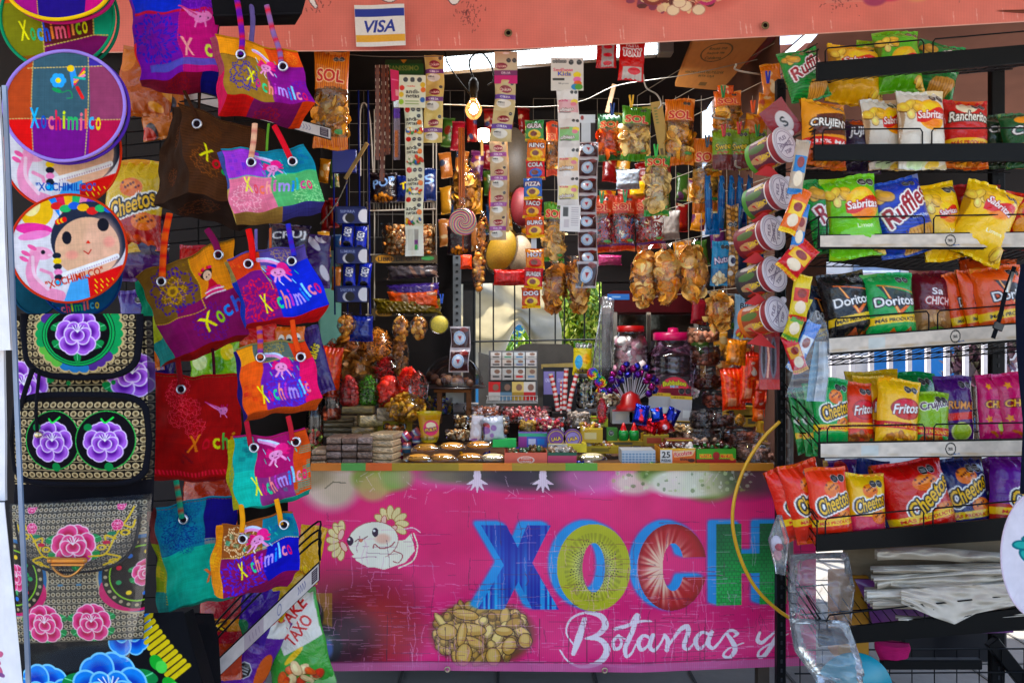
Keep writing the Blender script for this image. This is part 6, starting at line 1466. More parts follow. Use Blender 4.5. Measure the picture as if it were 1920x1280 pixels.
lump('clear_bag',[(18,945),(30,1100),(60,1270)],[(285,925),(272,1100),(240,1240)],1.73,'cling','#fff','clear plastic cover over the pink flowered backpack','plastic bag',.03,.012,8)
# white cloths at the far left edge
def wcloth(pts,D,label,art=None):
 U,V = uvgrid(60,20); q = [P(x,y,D) for x,y in pts]; p = bilin(q,U,V); p[...,1] += .01*np.sin(U*5)+.004*wob(U,V,5,int(pts[0][1]),4)
 b = MB(); b.grid(p,art if art is not None else '#e9e4e2'); b.grid(p+[0,.006,0],'#d8d4d4',flip=True); o = b.build('white_cloth',M['cloth']); tag(o,label,'cloth')
wcloth([(-60,165),(4,165),(26,656),(-60,658)],1.5,'white cloth hanging at the upper left edge of the picture')
wcloth([(-60,650),(12,650),(17,936),(-60,936)],1.55,'white cloth hanging at the middle of the left picture edge')
c = Cv(110,350,'#e9e4e2',.8,2)
for x,y,r_ in ((.47,.86,20),(.55,.82,-20),(.52,.9,40)): c.ell(x,y,.1,.016,'#c86a88',rot=r_)
c.ell(.57,.93,.08,.012,'#8a5a8a'); wc,_ = c.out()
def wcloth2():
 U,V = uvgrid(*wc.shape[:2]); p = bilin([P(-60,940,1.5),P(14,940,1.5),P(50,1290,1.5),P(-60,1290,1.5)],U,V); p[...,1] += .01*np.sin(U*5)
 b = MB(); b.grid(p,wc); b.grid(p[::4,::4]+[0,.006,0],'#d8d4d4',flip=True); o = b.build('white_cloth',M['cloth']); tag(o,'white cloth with small pink petals at the lower left corner','cloth')
wcloth2()
b = MB(); U,V = uvgrid(60,6); b.grid(np.stack([(np.interp(V,[0,1],[3,48])+U*8-960)/F*1.56,1.56+.001*np.sin(V*9),CZ-((160+V*1130)-640)/F*1.56],-1),'#aab2c0'); b.grid(np.stack([(np.interp(V,[0,1],[3,48])+U*8-960)/F*1.56,1.565+.001*np.sin(V*9),CZ-((160+V*1130)-640)/F*1.56],-1),'#7d8ea6',flip=True)
tag(b.build('blue_trim',M['cloth']),'thin blue grey cloth edge beside the white cloths','cloth')
# ------------------------------------------------------------------ left snack rack behind the handbags
tarp('left_dark_sheet',[(-2.4,2.75,2.6),(-1.10,3.02,2.6),(-1.10,3.02,.0),(-2.4,2.75,.0)],M['tarp_maroon'],.0,'dark sheet added behind the left snack rack and the handbags to hide the bright sky','curtain',seed=33,amp=.02)  # added backing that blocks the bright sky behind the handbags
lr = thing('left_rack',P(430,1270,2.3),'black wire rack with slanting white shelf fronts behind the handbags','rack')
b = MB()
for y in range(120,470,24): b.tube([P(222,y+10,2.45),P(470,y-14,2.45)],.0022,'#141316',5)
for x in (236,300,372,440): b.tube([P(x,100,2.46),P(x,700,2.46)],.0025,'#141316',5)
for y in range(520,1180,60): b.tube([P(262,y,2.45),P(470,y-10,2.45)],.0022,'#141316',5)
b.build('wire_back',M['paint'],lr)
def lshelf(a,e,D,hgt,col,strip):
 b = MB(); q = [P(*a,D),P(*e,D),P(e[0],e[1]+hgt,D),P(a[0],a[1]+hgt,D)]; b.prism(q,(0,.012,0),'#17161a'); f = b.build('shelf_front',M['paint'],lr)
 if strip:
  c = Cv(np.hypot(e[0]-a[0],e[1]-a[1]),hgt,'#cfc5c2',.9,2); c.noise(.06,20)
  c.rect(.93,.12,.985,.88,'#3a2c3a')
  for k in range(5): c.rect(.938,.2+k*.13,.978,.25+k*.13,'#cfc5c2',.7)
  c.rect(.28,0,.47,1,'#a08c96',.6); c.ell(.62,.5,.018,.3,'#6a6a90',ring=.12)
  for k in range(4): c.line(spline([(.8+.02*k,.25),(.81+.02*k,.5),(.80+.02*k,.7)],3),.05,'#6a6a90'); c.line(spline([(.33+.03*k,.3),(.34+.03*k,.7)],2),.03,'#7a6a80')
  col_,A = c.out(); U,V = uvgrid(c.h,c.w); V = .1+.86*V; p = bilin([k-np.array([0,.003,0]) for k in q],U,V); b = MB(); b.grid(p,col_); b.build('label_strip',M['paper'],f)
lshelf((404,1238),(598,1052),2.25,36,0,True)
lshelf((330,160),(620,240),2.5,22,0,True)
for k in range(3):
 b = MB(); y = k*16; b.tube(spline([P(404,1180+y,2.26),P(420,1150+y,2.26),P(585,985+y,2.26),P(598,1005+y,2.26),P(600,1050,2.26)],6),.003,'#141316',6); b.build('guard_rail',M['paint'],lr)
LB = [
 ((196,300,306,470),2.42,A_cheetos('#d0b018','#a81c28',rt=20,cx=.55,cy=.5,band=None,oc=False,foot=['#c8501c']),0,0,'big yellow and red cheese puff bag seen between the fans and the brown bag'),
 ((205,400,320,530),2.44,A_logo('#34123c','XTRA','#f0c020','#8a1020',y=.3,h=.1,low='#4a1a5a',extra=lambda c: c.poly([(.1,.5),(.5,.42),(.6,.58),(.2,.62)],'#c8a020')),0,0,'purple and yellow snack bag below the big yellow one at the left'),
 ((220,90,330,220),2.44,A_plain('#a8541c',4,['#c87a2a','#8a3c1a','#d89a3a']),8,0,'orange brown snack bag behind the top handbags'),
 ((262,160,350,262),2.46,A_plain('#b86a24',5,['#1c2a4a','#c8301e','#d89a3a']),-10,0,'orange snack bag with a dark corner left of the brown handbag'),
 ((330,460,420,600),2.42,A_plain('#b01828',6,['#6a1428','#e8e8e8','#c83038']),5,0,'red snack bag behind the tilted olive handbag'),
 ((228,540,300,700),2.40,A_logo('#3c1a78','Ta','#e8e8f0','#20104a',y=.6,h=.12,w=.4,low='#c86a2a'),-8,0,'purple snack bag between the backpack and the tilted olive handbag'),
 ((262,600,330,760),2.44,A_plain('#2a1a6a',8,['#4a2a9a','#c8501c','#1a1038']),6,0,'dark violet bag just right of the flowered backpack'),
 ((355,640,452,715),2.42,A_logo('#8ac01c','','#fff',extra=lambda c: (c.ell(.25,.5,.16,.2,'#d8e8a0'),c.ell(.6,.6,.15,.2,'#5a9a1c'),c.ell(.8,.3,.12,.2,'#f0d81c')),oc=False),-4,0,'lime green bag with lime pictures behind the dark red handbag'),
 ((440,600,520,660),2.44,A_logo('#c82a1c','','#fff',low='#d85a1c',oc=False),0,0,'red carton end between the blue and the violet handbags'),
 ((512,612,572,664),2.44,A_logo('#e0781c','','#fff',extra=lambda c: (c.ell(.3,.45,.1,.14,'#f0e8dc'),c.ell(.55,.45,.1,.14,'#f0e8dc'),c.ell(.8,.4,.1,.14,'#f0e8dc'),c.ell(.3,.5,.08,.05,'#1a1a1a'),c.ell(.55,.5,.08,.05,'#1a1a1a'),c.ell(.8,.46,.08,.05,'#1a1a1a')),oc=False),0,0,'orange snack carton peeping out above the violet handbag'),
 ((566,612,614,740),2.46,A_logo('#38186a','Takis','#e8d020','#20103a',y=.4,h=.14,rt=60,oc=False),-16,0,'purple rolled tortilla snack bag beside the hot pink handbag'),
 ((500,420,580,480),2.46,A_logo('#241838','CRUJ','#e8e8f0','#151020',y=.4,h=.3,rt=8,oc=False),6,0,'dark snack bag above the royal blue handbag'),
 ((340,880,450,980),2.40,A_plain('#a83a1c',9,['#c8641c','#8a1c1c','#e8a03a']),4,0,'orange red bag between the dark red and the teal handbags'),
 ((548,440,620,540),2.5,A_plain('#3a1a5c',10,['#1a5a3a','#e8e8e8','#2a1040']),0,0,'violet and green sachets right of the royal blue handbag'),
 ((370,1085,460,1270),2.34,A_logo('#9a2430','K','#f0c020','#3a1020',y=.45,h=.08,w=.3,low='#a8402a',extra=lambda c: c.rect(0,.38,1,.5,'#c8941c',.8),oc=False),3,0,'transparent red snack bag low beside the teal handbag'),
 ((420,1080,520,1200),2.36,A_plain('#46208a',12,['#7a9a2a','#2a8a3a','#1c1038']),20,0,'violet and green bag lying on the slanting shelf'),
 ((470,1050,560,1150),2.38,A_logo('#c8a01c','','#fff',foot=['#e8b83a','#c88a2a'],oc=False),30,0,'yellow snack bag at the upper end of the slanting shelf'),
 ((555,985,605,1090),2.40,A_logo('#d8a83a','','#fff',foot=['#e8b83a','#c88a2a'],oc=False),10,0,'bag of golden snacks behind the end of the slanting shelf'),
 ((492,1110,612,1290),2.42,A_logo('#3f9a3c','','#c8181f',foot=['#d8602a','#e8c89a','#c8401c'],extra=lambda c: (c.poly([(.2,.0),(.95,-.02),(.98,.5),(.35,.6)],'#dcd8d0'),c.text('PAKE',.62,.2,.5,.14,'#c8181f','#f0e8e8',.006,rot=38),c.text('TAXO',.66,.38,.5,.14,'#c8181f','#f0e8e8',.006,rot=38),c.ell(.5,.62,.2,.03,'#e8c01c',rot=-30)),oc=False),-14,0,'green and white party mix bag with red lettering at the lower left'),
 ((408,1140,520,1300),2.38,A_logo('#5a1c8c','','#fff',extra=lambda c: (c.poly([(0,0),(1,0),(1,.2),(0,.3)],'#dcd8d0'),c.text('TAVOS',.5,.12,.8,.13,'#c8181f',rot=35),c.oct(.6,.66,.09),c.ell(.9,.6,.1,.2,'#c8602a')),oc=False),24,0,'purple bag with a black octagon mark at the lower left'),
]
for bx,D,art,ti,ya,lab in LB:
 pouch(bx,D,art,ti,ya,-4,.2,name='snack_bag',label=lab,cat='snack bag',group='snack bags behind the handbags',den=.75)
lump('black_cover',[(330,1150),(345,1200),(350,1290)],[(400,1150),(410,1200),(415,1290)],2.2,'cloth','#131217','black cloth hanging beside the blue flowered backpack','cloth',.03,.004,12)
# ------------------------------------------------------------------ lamps inside the stall
tl = thing('tube_lamp',P(1040,105,3.3),'long white tube lamp glowing under the canopy','lamp')
A_,B_ = P(818,124,3.3),P(1232,90,3.3)
b = MB(); c_ = (A_+B_)/2; L_ = np.linalg.norm(B_-A_); an = np.arctan2((B_-A_)[2],(B_-A_)[0]); b.box(c_+[0,.02,0],(L_,.05,.05),'#8c9094',ry=-an,bev=.004); b.build('housing',M['paint'],tl)
b = MB(); U,V = uvgrid(2,2); n_ = 64
for k in range(n_):
 p0 = A_+(B_-A_)*(k+.1)/n_; p1 = A_+(B_-A_)*(k+.9)/n_
 for r_ in (-1,0,1): z = r_*.021; b.add([p0+[0,-.012,z-.009],p1+[0,-.012,z-.009],p1+[0,-.012,z+.009],p0+[0,-.012,z+.009]],[[0,1,2,3]],'#fff')
b.build('lit_panel',M['tube'],tl)
la = bpy.data.lights.new('tube_light','AREA'); la.shape = 'RECTANGLE'; la.size = .9; la.size_y = .06; la.energy = 7; la.color = (.92,.96,1); lo = bpy.data.objects.new('tube_light',la); C.objects.link(lo); lo.location = Vector((c_+[0,-.03,-.05]).tolist()); lo.rotation_euler = (radians(20),0,0)
b = MB(); b.box(P(1247,88,3.29),(.06,.06,.07),'#6a6a6a',bev=.004); b.build('end_cap',M['paint'],tl)
tl = thing('tube_lamp',P(1460,115,3.2),'slanting tube lamp above the right side of the stall','lamp')
b = MB(); b.tube([P(1535,52,2.98),P(1398,170,3.9)],.012,'#fff',8); b.build('lit_tube',M['tube'],tl)
b = MB(); b.tube([P(1531,48,3.0),P(1394,166,3.92)],.008,'#d8d4cc',6); b.build('housing',M['paint'],tl)
b = MB(); b.tube([P(1462,50,3.0),P(1390,140,4.0)],.022,'#a8361e',10); tag(b.build('roof_pole',M['paint']),'red painted roof pole beside the cardboard','pole')
bl = thing('light_bulb',P(888,203,3.2),'lit clear incandescent bulb hanging from a looped cable','bulb')
b = MB(); s_ = 3.2/F; pr = [(.5,-17),(7,-16),(13,-10),(16,-2),(15.5,5),(11,13),(7,19),(6,24)]; b.lathe([(r*s_,h*s_) for r,h in pr],P(888,207,3.2),'#fff',24); b.build('glass',M['bulbglass'],bl)
b = MB(); b.tube(spline([P(880,207,3.2),P(884,203,3.195),P(888,208,3.2),P(892,203,3.205),P(896,207,3.2)],4),.0016,'#fff',5); b.build('filament',M['fila'],bl)
b = MB(); b.lathe([(6.5*s_,22*s_),(7*s_,34*s_),(9*s_,38*s_),(9*s_,52*s_),(5*s_,60*s_),(.1*s_,60*s_)],P(888,207,3.2),'#17140f',18); b.build('socket',M['cloth'],bl)
b = MB(); b.tube(spline([P(888,150,3.2),P(880,115,3.2),P(900,98,3.2),P(920,120,3.2),P(926,150,3.2),P(915,160,3.2)],8),.0035,'#15120e',6)
b.tube(spline([P(884,180,3.2),P(860,150,3.2),P(840,120,3.2),P(834,95,3.2)],6),.0028,'#0f0c0a',6); b.build('cable',M['cloth'],bl)
b = MB(); lp = bpy.data.lights.new('bulb_light','POINT'); lp.energy = 1.6; lp.color = (1,.66,.34); lp.shadow_soft_size = .02
lo = bpy.data.objects.new('bulb_light',lp); C.objects.link(lo); lo.location = Vector((P(888,207,3.2)).tolist())
w2 = thing('small_lamp',P(907,262,4.0),'small warm glowing lamp below and behind the clear bulb','lamp')
b = MB(); b.lathe([(.0001,-.03),(.026,-.028),(.03,0),(.028,.028),(.0001,.03)],P(907,254,4.0),'#fff',20); b.build('glow_shade',M['bulbw'],w2)
b = MB(); b.tube([P(903,262,3.97),P(904,292,3.97)],.008,'#c8a060',6,flat=.4); b.build('tag',M['wood'],w2)
# ------------------------------------------------------------------ wires and grids
def wires(name,lst,label,col='#77726a',r=.0018,mat='paint',cat='wire'):
 b = MB()
 for pts in lst: b.tube(spline([P(*p[:3]) for p in pts],6),r,col,5)
 return tag(b.build(name,M[mat]),label,cat)
wires('hanging_wire',[[(600,97,2.98),(700,106,2.98),(830,106,3.0)]],'white wire strung under the banner at the left with sachet strips on it')
wires('hanging_wire',[[(830,196,3.3),(1000,201,3.3),(1090,190,3.3),(1160,160,3.3),(1290,140,3.3),(1420,112,3.1)]],'long sagging wire running across behind the bulb to the right')
wires('hanging_wire',[[(1180,198,3.5),(1300,190,3.4),(1345,180,3.3)]],'short wire carrying the crisps bags at the upper right')
def mesh_panel(name,xs,ys,D0,D1,label,col='#a9a59c',r=.0018):
 b = MB(); x0,x1 = xs[0],xs[-1]
 dd = lambda x: D0+(D1-D0)*(x-x0)/(x1-x0)
 for x in xs: b.tube([P(x,ys[0],dd(x)),P(x,ys[-1],dd(x))],r,col,5)
 for y in ys:
  b.tube([P(x0,y,D0),P(x1,640+(y-640)*D0/D1,D1)],r,col,5)
 tag(b.build(name,M['paint']),label,'wire mesh')
mesh_panel('wire_mesh',list(range(655,880,27)),[170,195,232,272,318,360,402,445],4.3,4.3,'pale wire mesh panel at the back left holding hanging goods','#7f7a74')
mesh_panel('wire_mesh',list(range(1000,1200,40)),[185,225,268,312,356,400,440],4.4,4.4,'pale wire mesh panel at the back centre behind the crisps','#8d867c')
mesh_panel('wire_mesh',list(range(1195,1460,24)),[180,225,270,315,360,410,470,520,560],4.2,3.1,'pale wire mesh panel along the right side wall','#a39a8c')
# white wire basket shelves with the popcorn
ws = thing('wire_shelves',P(750,600,3.9),'white wire shelf unit left of the barred opening with popcorn and tortillas','shelf')
b = MB(); D = 3.9
for x in (690,702,812,818): b.tube([P(x,205,D),P(x,600,D)],.0035,'#b8b2a8',6)
for x,y in ((675,210),(690,200),(706,215)): pass
b.build('uprights',M['paint'],ws)
for y in (380,395,478,590):
 b = MB(); b.tube([P(686,y,D-.01),P(818,y-3,D-.01)],.004,'#bdb7ad',6)
 if y == 380:
  for k in range(22): b.tube([P(688+k*6,380,D-.01),P(688+k*6,394,D-.01)],.0014,'#bdb7ad',4)
 b.build('shelf_edge',M['paint'],ws)
b = MB(); b.tube(spline([P(676,330,D),P(676,205,D),P(692,212,D),P(700,330,D)],6),.004,'#b8b2a8',6); b.build('end_loop',M['paint'],ws)
def card(name,box,D,paint,label,cat,tilt=0,yaw=0,th=.002,mat='paper',den=.9,group=None,parent=None,curl=.0,lean=0):
 x0,y0,x1,y1 = box; Wp,Hp = x1-x0,y1-y0; c = Cv(Wp,Hp,'#fff',den,2); paint(c); col,A = c.out(); U,V = uvgrid(c.h,c.w); w,h = Wp/F*D,Hp/F*D
 p = np.stack([(U-.5)*w,curl*np.sin(V*pi*1.0)*w+curl*.5*np.sin(U*4)*w,(.5-V)*h],-1); tf = lambda q: place(q.reshape(-1,3),(x0+x1)/2,(y0+y1)/2,D,lean,tilt,yaw).reshape(q.shape)
 b = MB(); b.grid(tf(p),col); q = p[::3,::3].copy(); q = p[np.ix_(np.linspace(0,c.h-1,max(2,c.h//4)).astype(int),np.linspace(0,c.w-1,max(2,c.w//4)).astype(int))].copy(); q[...,1] += th; b.grid(tf(q),col.reshape(-1,3).mean(0),flip=True)
 o = b.build(name,M[mat],parent)
 return tag(o,label,cat,group) if parent is None else o
def strip_of(name,box,n,D,paint,label,tilt=0,mat='foil',cat='sachet strip',group='strips of sachets hanging under the canopy',curl=.06,den=.95,bulge=.12,zig=.012,seed=0):
 """n joined sachets hanging below one another, each swollen in the middle; paint(c,k) paints sachet k in its own unit square"""
 x0,y0,x1,y1 = box; Wp,Hp = x1-x0,(y1-y0)/n; cols = []
 for k in range(n): c = Cv(Wp,Hp,'#fff',den,2); paint(c,k); cols.append(c.out()[0])
 col = np.concatenate(cols,0); U,V = uvgrid(col.shape[0],col.shape[1]); w,h = Wp/F*D,(y1-y0)/F*D
 fr = (V*n) % 1.0; y = -bulge*w*np.sin(pi*fr)**.8*np.clip(1-(2*U-1)**2,0,1)**.6+zig*np.sin(V*n*pi+seed)+.003*np.sin(U*9+V*n*5)
 x = (U-.5)*w*(1-.04*np.sin(pi*fr))+.004*np.sin(V*5+seed); p = np.stack([x,y,(.5-V)*h],-1)
 tf = lambda q: place(q.reshape(-1,3),(x0+x1)/2,(y0+y1)/2,D,0,tilt).reshape(q.shape)
 b = MB(); b.grid(tf(p),col); q = p[::2,::3].copy(); q[...,1] += .0025; b.grid(tf(q),'#d8d0c8',flip=True); o = b.build(name,M[mat]); return tag(o,label,cat,group)
def andi(c,k):
 c.rect(0,0,1,1,'#dfdcc4'); c.ell(.2,.14,.14,.09,'#c8281e'); 
 for x,y in ((.5,.14),(.78,.14),(.78,.34)): c.oct(x,y,.07)
 c.text('andi-',.42,.44,.66,.13,'#2a2420'); c.text('netas',.4,.58,.6,.11,'#2a2420'); c.ell(.8,.56,.13,.09,'#e07a2a')
 chipspile(c,.5,.84,.42,.1,['#c8401c','#e0b03a','#3a8a4a','#3a6ab0','#e8d8c0'],16,.09,k)
def dolea(band='#7a4a86',bg='#d8c27c'):
 def f(c,k):
  c.rect(0,0,1,1,bg); c.ell(.52,.3,.28,.12,'#8a2a3a'); c.text('Dulces',.52,.3,.5,.1,'#f0d8c8',rot=8); c.oct(.82,.1,.06); c.rect(0,.46,1,.62,band); c.text('OBLEA',.5,.54,.5,.07,'#f0e8f0'); c.ell(.45,.76,.34,.14,'#e8e4dc'); c.rect(.15,.7,.5,.84,'#cfcac4'); c.text('MINI',.32,.72,.3,.05,'#333')
 return f
strip_of('sachet_strip',(795,104,831,268),3,3.05,dolea(),'strip of cream wafer sachets with violet bands beside the sweets card')
strip_of('sachet_strip',(759,198,794,480),5,3.0,lambda c,k: andi(c,k) if k < 4 else (c.rect(0,0,1,1,'#dedccf'),c.rect(.5,.1,.72,.8,'#a09a90'),c.rect(.5,.45,.7,.6,'#7a3a7a'),c.rect(.15,.1,.45,.8,'#c9c6b8'),c.ell(.6,.7,.08,.1,'#3a9a4a')),'long strip of candy sachets printed andi-netas',tilt=-1)
def andc(c):
 c.rect(0,0,1,1,'#e0ddc6')
 for x in (.25,.5,.76): c.oct(x,.15,.075)
 c.text('andi-',.52,.5,.5,.13,'#2a2420'); c.text('netas',.52,.64,.5,.11,'#2a2420'); c.text('mucho',.45,.34,.3,.05,'#d83a2a')
 for x,y,q in ((.12,.4,'#d83a2a'),(.1,.6,'#e0b83a'),(.1,.82,'#9ac03a'),(.9,.45,'#e0702a'),(.88,.75,'#3a6ab0'),(.88,.3,'#d8b03a')): c.ell(x,y,.09,.08,q)
 for y in (.78,.86): c.rect(.25,y,.75,y+.03,'#8aa05a')
card('header_card',(748,141,798,202),2.98,andc,'cream header card with coloured sweets printed andi-netas','card',tilt=1)
card('header_card',(732,132,750,190),3.0,lambda c: (c.rect(0,0,1,1,'#c8186a'),c.rect(.5,.62,.9,.82,'#d8a0b0'),c.rect(.1,.3,.9,.34,'#e88ab0')),'narrow magenta header card left of the cream one','card',tilt=-3,yaw=40)
card('foil_strip',(738,188,750,300),3.0,lambda c: (c.rect(0,0,1,1,'#7a6a70'),c.rect(0,0,1,.12,'#d8d8d8'),c.rect(0,.14,1,.3,'#5a3a80'),c.rect(.2,.5,.7,.95,'#a8603a')),'thin dark foil strip under the magenta card','sachet strip',mat='foilshine',curl=.1)
for i,(x,y1,t) in enumerate(((708,300,0),(718,340,1),(726,290,-1))):
 card('candy_ribbon',(x-5,122,x+5,y1),3.05+.03*i,lambda c: (c.rect(0,0,1,1,'#5a3430'),[c.rect(.1,k/14,.9,k/14+.03,['#c8b8a0','#a85a3a','#d8d0c0'][k % 3]) for k in range(14)]),['leftmost','middle','rightmost'][i]+' of the three thin dark candy ribbons left of the magenta card','candy ribbon',tilt=t,mat='foil',curl=.3,group='thin dark candy ribbons')
card('green_carton',(722,112,792,138),3.6,lambda c: (c.rect(0,0,1,1,'#1c3a20'),c.rect(0,.3,1,.95,'#14552c'),c.text('SANISSIMO',.5,.6,.8,.35,'#7a8a4a'),c.poly([(.4,0),(.5,.3),(.6,0)],'#a8781c')),'dark green carton with pale lettering high at the back left','carton',th=.05)
def obl(c,k):
 q = ['#d8a0a8','#7ab86a','#e0b078','#e8dc8a'][k % 4]; c.rect(0,0,1,1,'#e4dedc'); c.rect(.05,.35,.95,.8,q,.8); c.oct(.7,.1,.06); c.oct(.88,.1,.06); c.text('obleas',.42,.68,.66,.12,'#f8f4f4','#7a5a50',.012,rot=4); c.ell(.8,.42,.16,.09,'#e8d060'); c.ell(.75,.5,.14,.07,'#e08a9a'); c.text('Kids',.3,.38,.4,.07,'#c83a6a'); c.rect(.1,.78,.6,.8,'#333')
def oblc(c):
 c.rect(0,0,1,1,'#d8d2cc'); c.text('obleas',.27,.1,.42,.1,'#8a8a8a','#444',.01); c.oct(.62,.14,.08); c.oct(.86,.14,.08); c.text('Sevillanas',.38,.36,.6,.1,'#d05a6a'); c.text('Kids',.42,.48,.4,.14,'#3a5ad0','#e8c03a',.012); c.rect(.06,.62,.42,.68,'#222'); c.text('10 piezas',.4,.78,.3,.05,'#444')
 for x,y,q in ((.8,.52,'#e8d03a'),(.8,.66,'#e07ab0'),(.82,.78,'#e0702a'),(.74,.88,'#3a8ac0'),(.85,.88,'#5a9a3a')): c.ell(x,y,.12,.09,q)
card('header_card',(1033,109,1094,170),2.95,oblc,'white wafer card with a pile of coloured wafers at the centre','card')
strip_of('sachet_strip',(1045,168,1086,385),4,2.95,obl,'long strip of white wafer sachets with rose, green, orange and yellow labels',tilt=-1)
card('sachet',(1050,384,1088,434),2.95,lambda c: (c.rect(0,0,1,1,'#e0dcdc'),c.rect(.15,.1,.4,.45,'#555'),[c.rect(.55,.1+k*.08,.9,.13+k*.08,'#b0a8b0') for k in range(9)],c.rect(.2,.55,.45,.85,'#c8c0c4')),'last sachet of the white strip showing its printed back','sachet',tilt=2)
def tam(c,k):
 c.rect(0,0,1,1,'#b8b0b4'); c.rect(.05,.1,.95,.92,'#3a1216'); c.ell(.45,.5,.3,.3,'#c4ccd8'); c.ell(.45,.5,.25,.25,'#7aa4cc',ring=.07); c.poly([(.36,.42),(.56,.42),(.47,.62)],'#a8303a'); c.ell(.7,.15,.2,.1,'#8a2a28',.7)
strip_of('sachet_strip',(1084,265,1121,500),7,3.0,tam,'strip of dark tamarind sachets with round white labels',mat='foil',curl=.1,bulge=.2,seed=2)
strip_of('sachet_strip',(1081,490,1120,540),1,2.97,tam,'lowest dark tamarind sachet hanging apart below its strip',bulge=.2)
strip_of('sachet_strip',(843,612,881,698),2,3.3,tam,'pair of dark tamarind sachets hanging in front of the dome',bulge=.2)
card('hook_tag',(1086,215,1116,268),3.02,lambda c: (c.rect(0,0,1,1,'#b9c0c8'),c.rect(.0,.3,.15,1,'#1a1012'),c.rect(.7,.3,1,1,'#1a1012'),c.rect(0,0,1,.3,'#c4ccd4'),c.ell(.2,.12,.1,.08,'#8a3a3a')),'pale plastic hang tag above the tamarind strip','tag')
card('header_card',(927,97,970,157),3.0,lambda c: (c.rect(0,0,1,1,'#cfc5a8'),c.ell(.3,.45,.26,.1,'#8a3a4a'),c.text('Dulces',.3,.45,.45,.08,'#f0d8c8'),c.oct(.62,.28,.07),c.oct(.86,.28,.07),c.rect(0,.58,1,.74,'#7a3a6a'),c.text('OBLEA',.5,.66,.4,.07,'#fff'),c.rect(0,.74,1,1,'#c8287a'),c.ell(.5,.06,.15,.03,'#fff')),'cream and magenta wafer card hanging right of the bulb','card')
strip_of('sachet_strip',(924,150,964,266),2,3.0,dolea('#6a4a9a','#cdbb90'),'upper strip of cream wafer sachets right of the bulb',tilt=3)
strip_of('sachet_strip',(918,264,950,450),4,3.02,dolea('#a05a9a','#c8b090'),'lower strip of wafer sachets with violet labels right of the bulb',tilt=-1)
strip_of('sachet_strip',(936,260,954,435),4,3.06,lambda c,k: (c.rect(0,0,1,1,'#c8a878'),c.rect(.2,.2,.8,.8,'#b08a9a')),'second narrow strip just behind the lower wafer strip',tilt=-2)
# gummy candy strip: different little pouches
GC = [('#3a8a4a','GUSA','#e8c03a'),('#d87a1c','RING','#f0c03a'),('#c8283a','COLA','#3a6ac0'),('#3a6ab8','PIZZA','#e8c03a'),('#c83a1c','TACO','#f0b03a'),('#d8601c','BURG','#f0c03a'),('#e0881c','HOT','#c8281e'),('#c82a3a','BURGER','#f0c83a'),('#c8501c','DOG','#e8c03a')]
for i,(q,w_,q2) in enumerate(GC):
 y = 226+i*36; x = 1002+(4*sin(i*1.3))
 if i > 5: y += 24; x -= 3
 pouch((x-18,y,x+18,y+40),3.0-.01*(i % 2),(lambda q,w_,q2: (lambda c: (c.rect(0,0,1,1,q),c.ell(.5,.68,.34,.2,q2),c.ell(.45,.66,.18,.12,'#7a3a1c'),c.rect(0,.86,1,1,'#f0c03a'),c.text(w_,.5,.3,.8,.2,'#fff','#5a1018',.03))))(q,w_,q2),3*sin(i*2),0,0,.22,name='gummy_pouch',label='gummy candy pouch printed '+w_+', number '+['one','two','three','four','five','six','seven','eight','nine'][i]+' from the top of its strip',cat='candy pouch',group='gummy candy pouches in one strip',den=1.0,seal=.1)
card('price_tag',(996,430,1006,478),3.01,lambda c: c.rect(0,0,1,1,'#c8ccd0'),'clear pale strip joining the gummy pouches','tag')
# red lollipop bags
def tony(c):
 c.rect(0,0,1,1,'#c81c28'); c.text('PALETA',.5,.2,.5,.07,'#fff'); c.text('TONY',.5,.36,.72,.16,'#c81c28','#fff',.03,arc=-.15); c.rect(.15,.68,.9,.98,'#c8c0c0'); c.ell(.6,.78,.25,.08,'#d83a4a')
 c.oct(.5,.06,.05); c.oct(.8,.06,.05)
pouch((1160,72,1209,152),3.0,tony,3,0,0,.12,name='lollipop_bag',label='red lollipop bag printed PALETA TONY at the top centre',cat='candy bag',den=1)
pouch((1118,66,1157,128),3.02,lambda c: (c.rect(0,0,1,1,'#b81c28'),c.rect(.25,0,.85,.96,'#b0a8a8'),[c.ell(.55,.14+.24*k,.22,.06,'#c83040') for k in range(4)]),2,0,0,.12,name='lollipop_bag',label='red and silver lollipop bag beside the PALETA TONY bag',cat='candy bag',den=1)
# hooks, wood sticks, ruler tag, cardboard
b = MB(); q = [P(1300,74,3.25),P(1448,60,3.05),P(1352,170,3.45),P(1266,162,3.5)]; b.prism(q,(0,.004,.02),'#9a6a3c'); cb = b.build('cardboard_sheet',M['paper'])
tag(cb,'flat brown cardboard with a printed speech bubble propped under the canopy','cardboard')
def cardtext():
 c = Cv(150,100,'#9a6a3c',1,2); c.ell(.42,.28,.22,.17,'#4a3a1c',ring=.05)
 for k,t in enumerate(('Reuse me','Recycle me','Cuidame')): c.text(t,.42,.2+.09*k,.26,.055,'#3f3a1c')
 c.text('HECHO PARA REUTILIZAR',.42,.66,.7,.05,'#3f3a1c'); c.text('ESTA CAJA',.5,.74,.3,.05,'#3f3a1c'); c.rect(.45,.86,.6,.93,'#4a3a1c',.7); c.noise(.05,20); return c.out()[0]
cc_ = cardtext(); U,V = uvgrid(*cc_.shape[:2]); p = bilin([k+(np.mean(q,0)-k)*.02+np.array([0,-.003,-.004]) for k in q],U,V); b = MB(); b.grid(p,cc_); o = b.build('printed_face',M['paper'],None); o.parent = cb; o.location = Vector((PL[o.name]-PL[cb.name]).tolist())
b = MB(); b.box(P(1145,185,3.5),(.02,.008,.13),'#6a5238',ry=.25,bev=.002); tag(b.build('wood_slat',M['wood']),'short wooden slat dangling behind the wafer strip','slat')
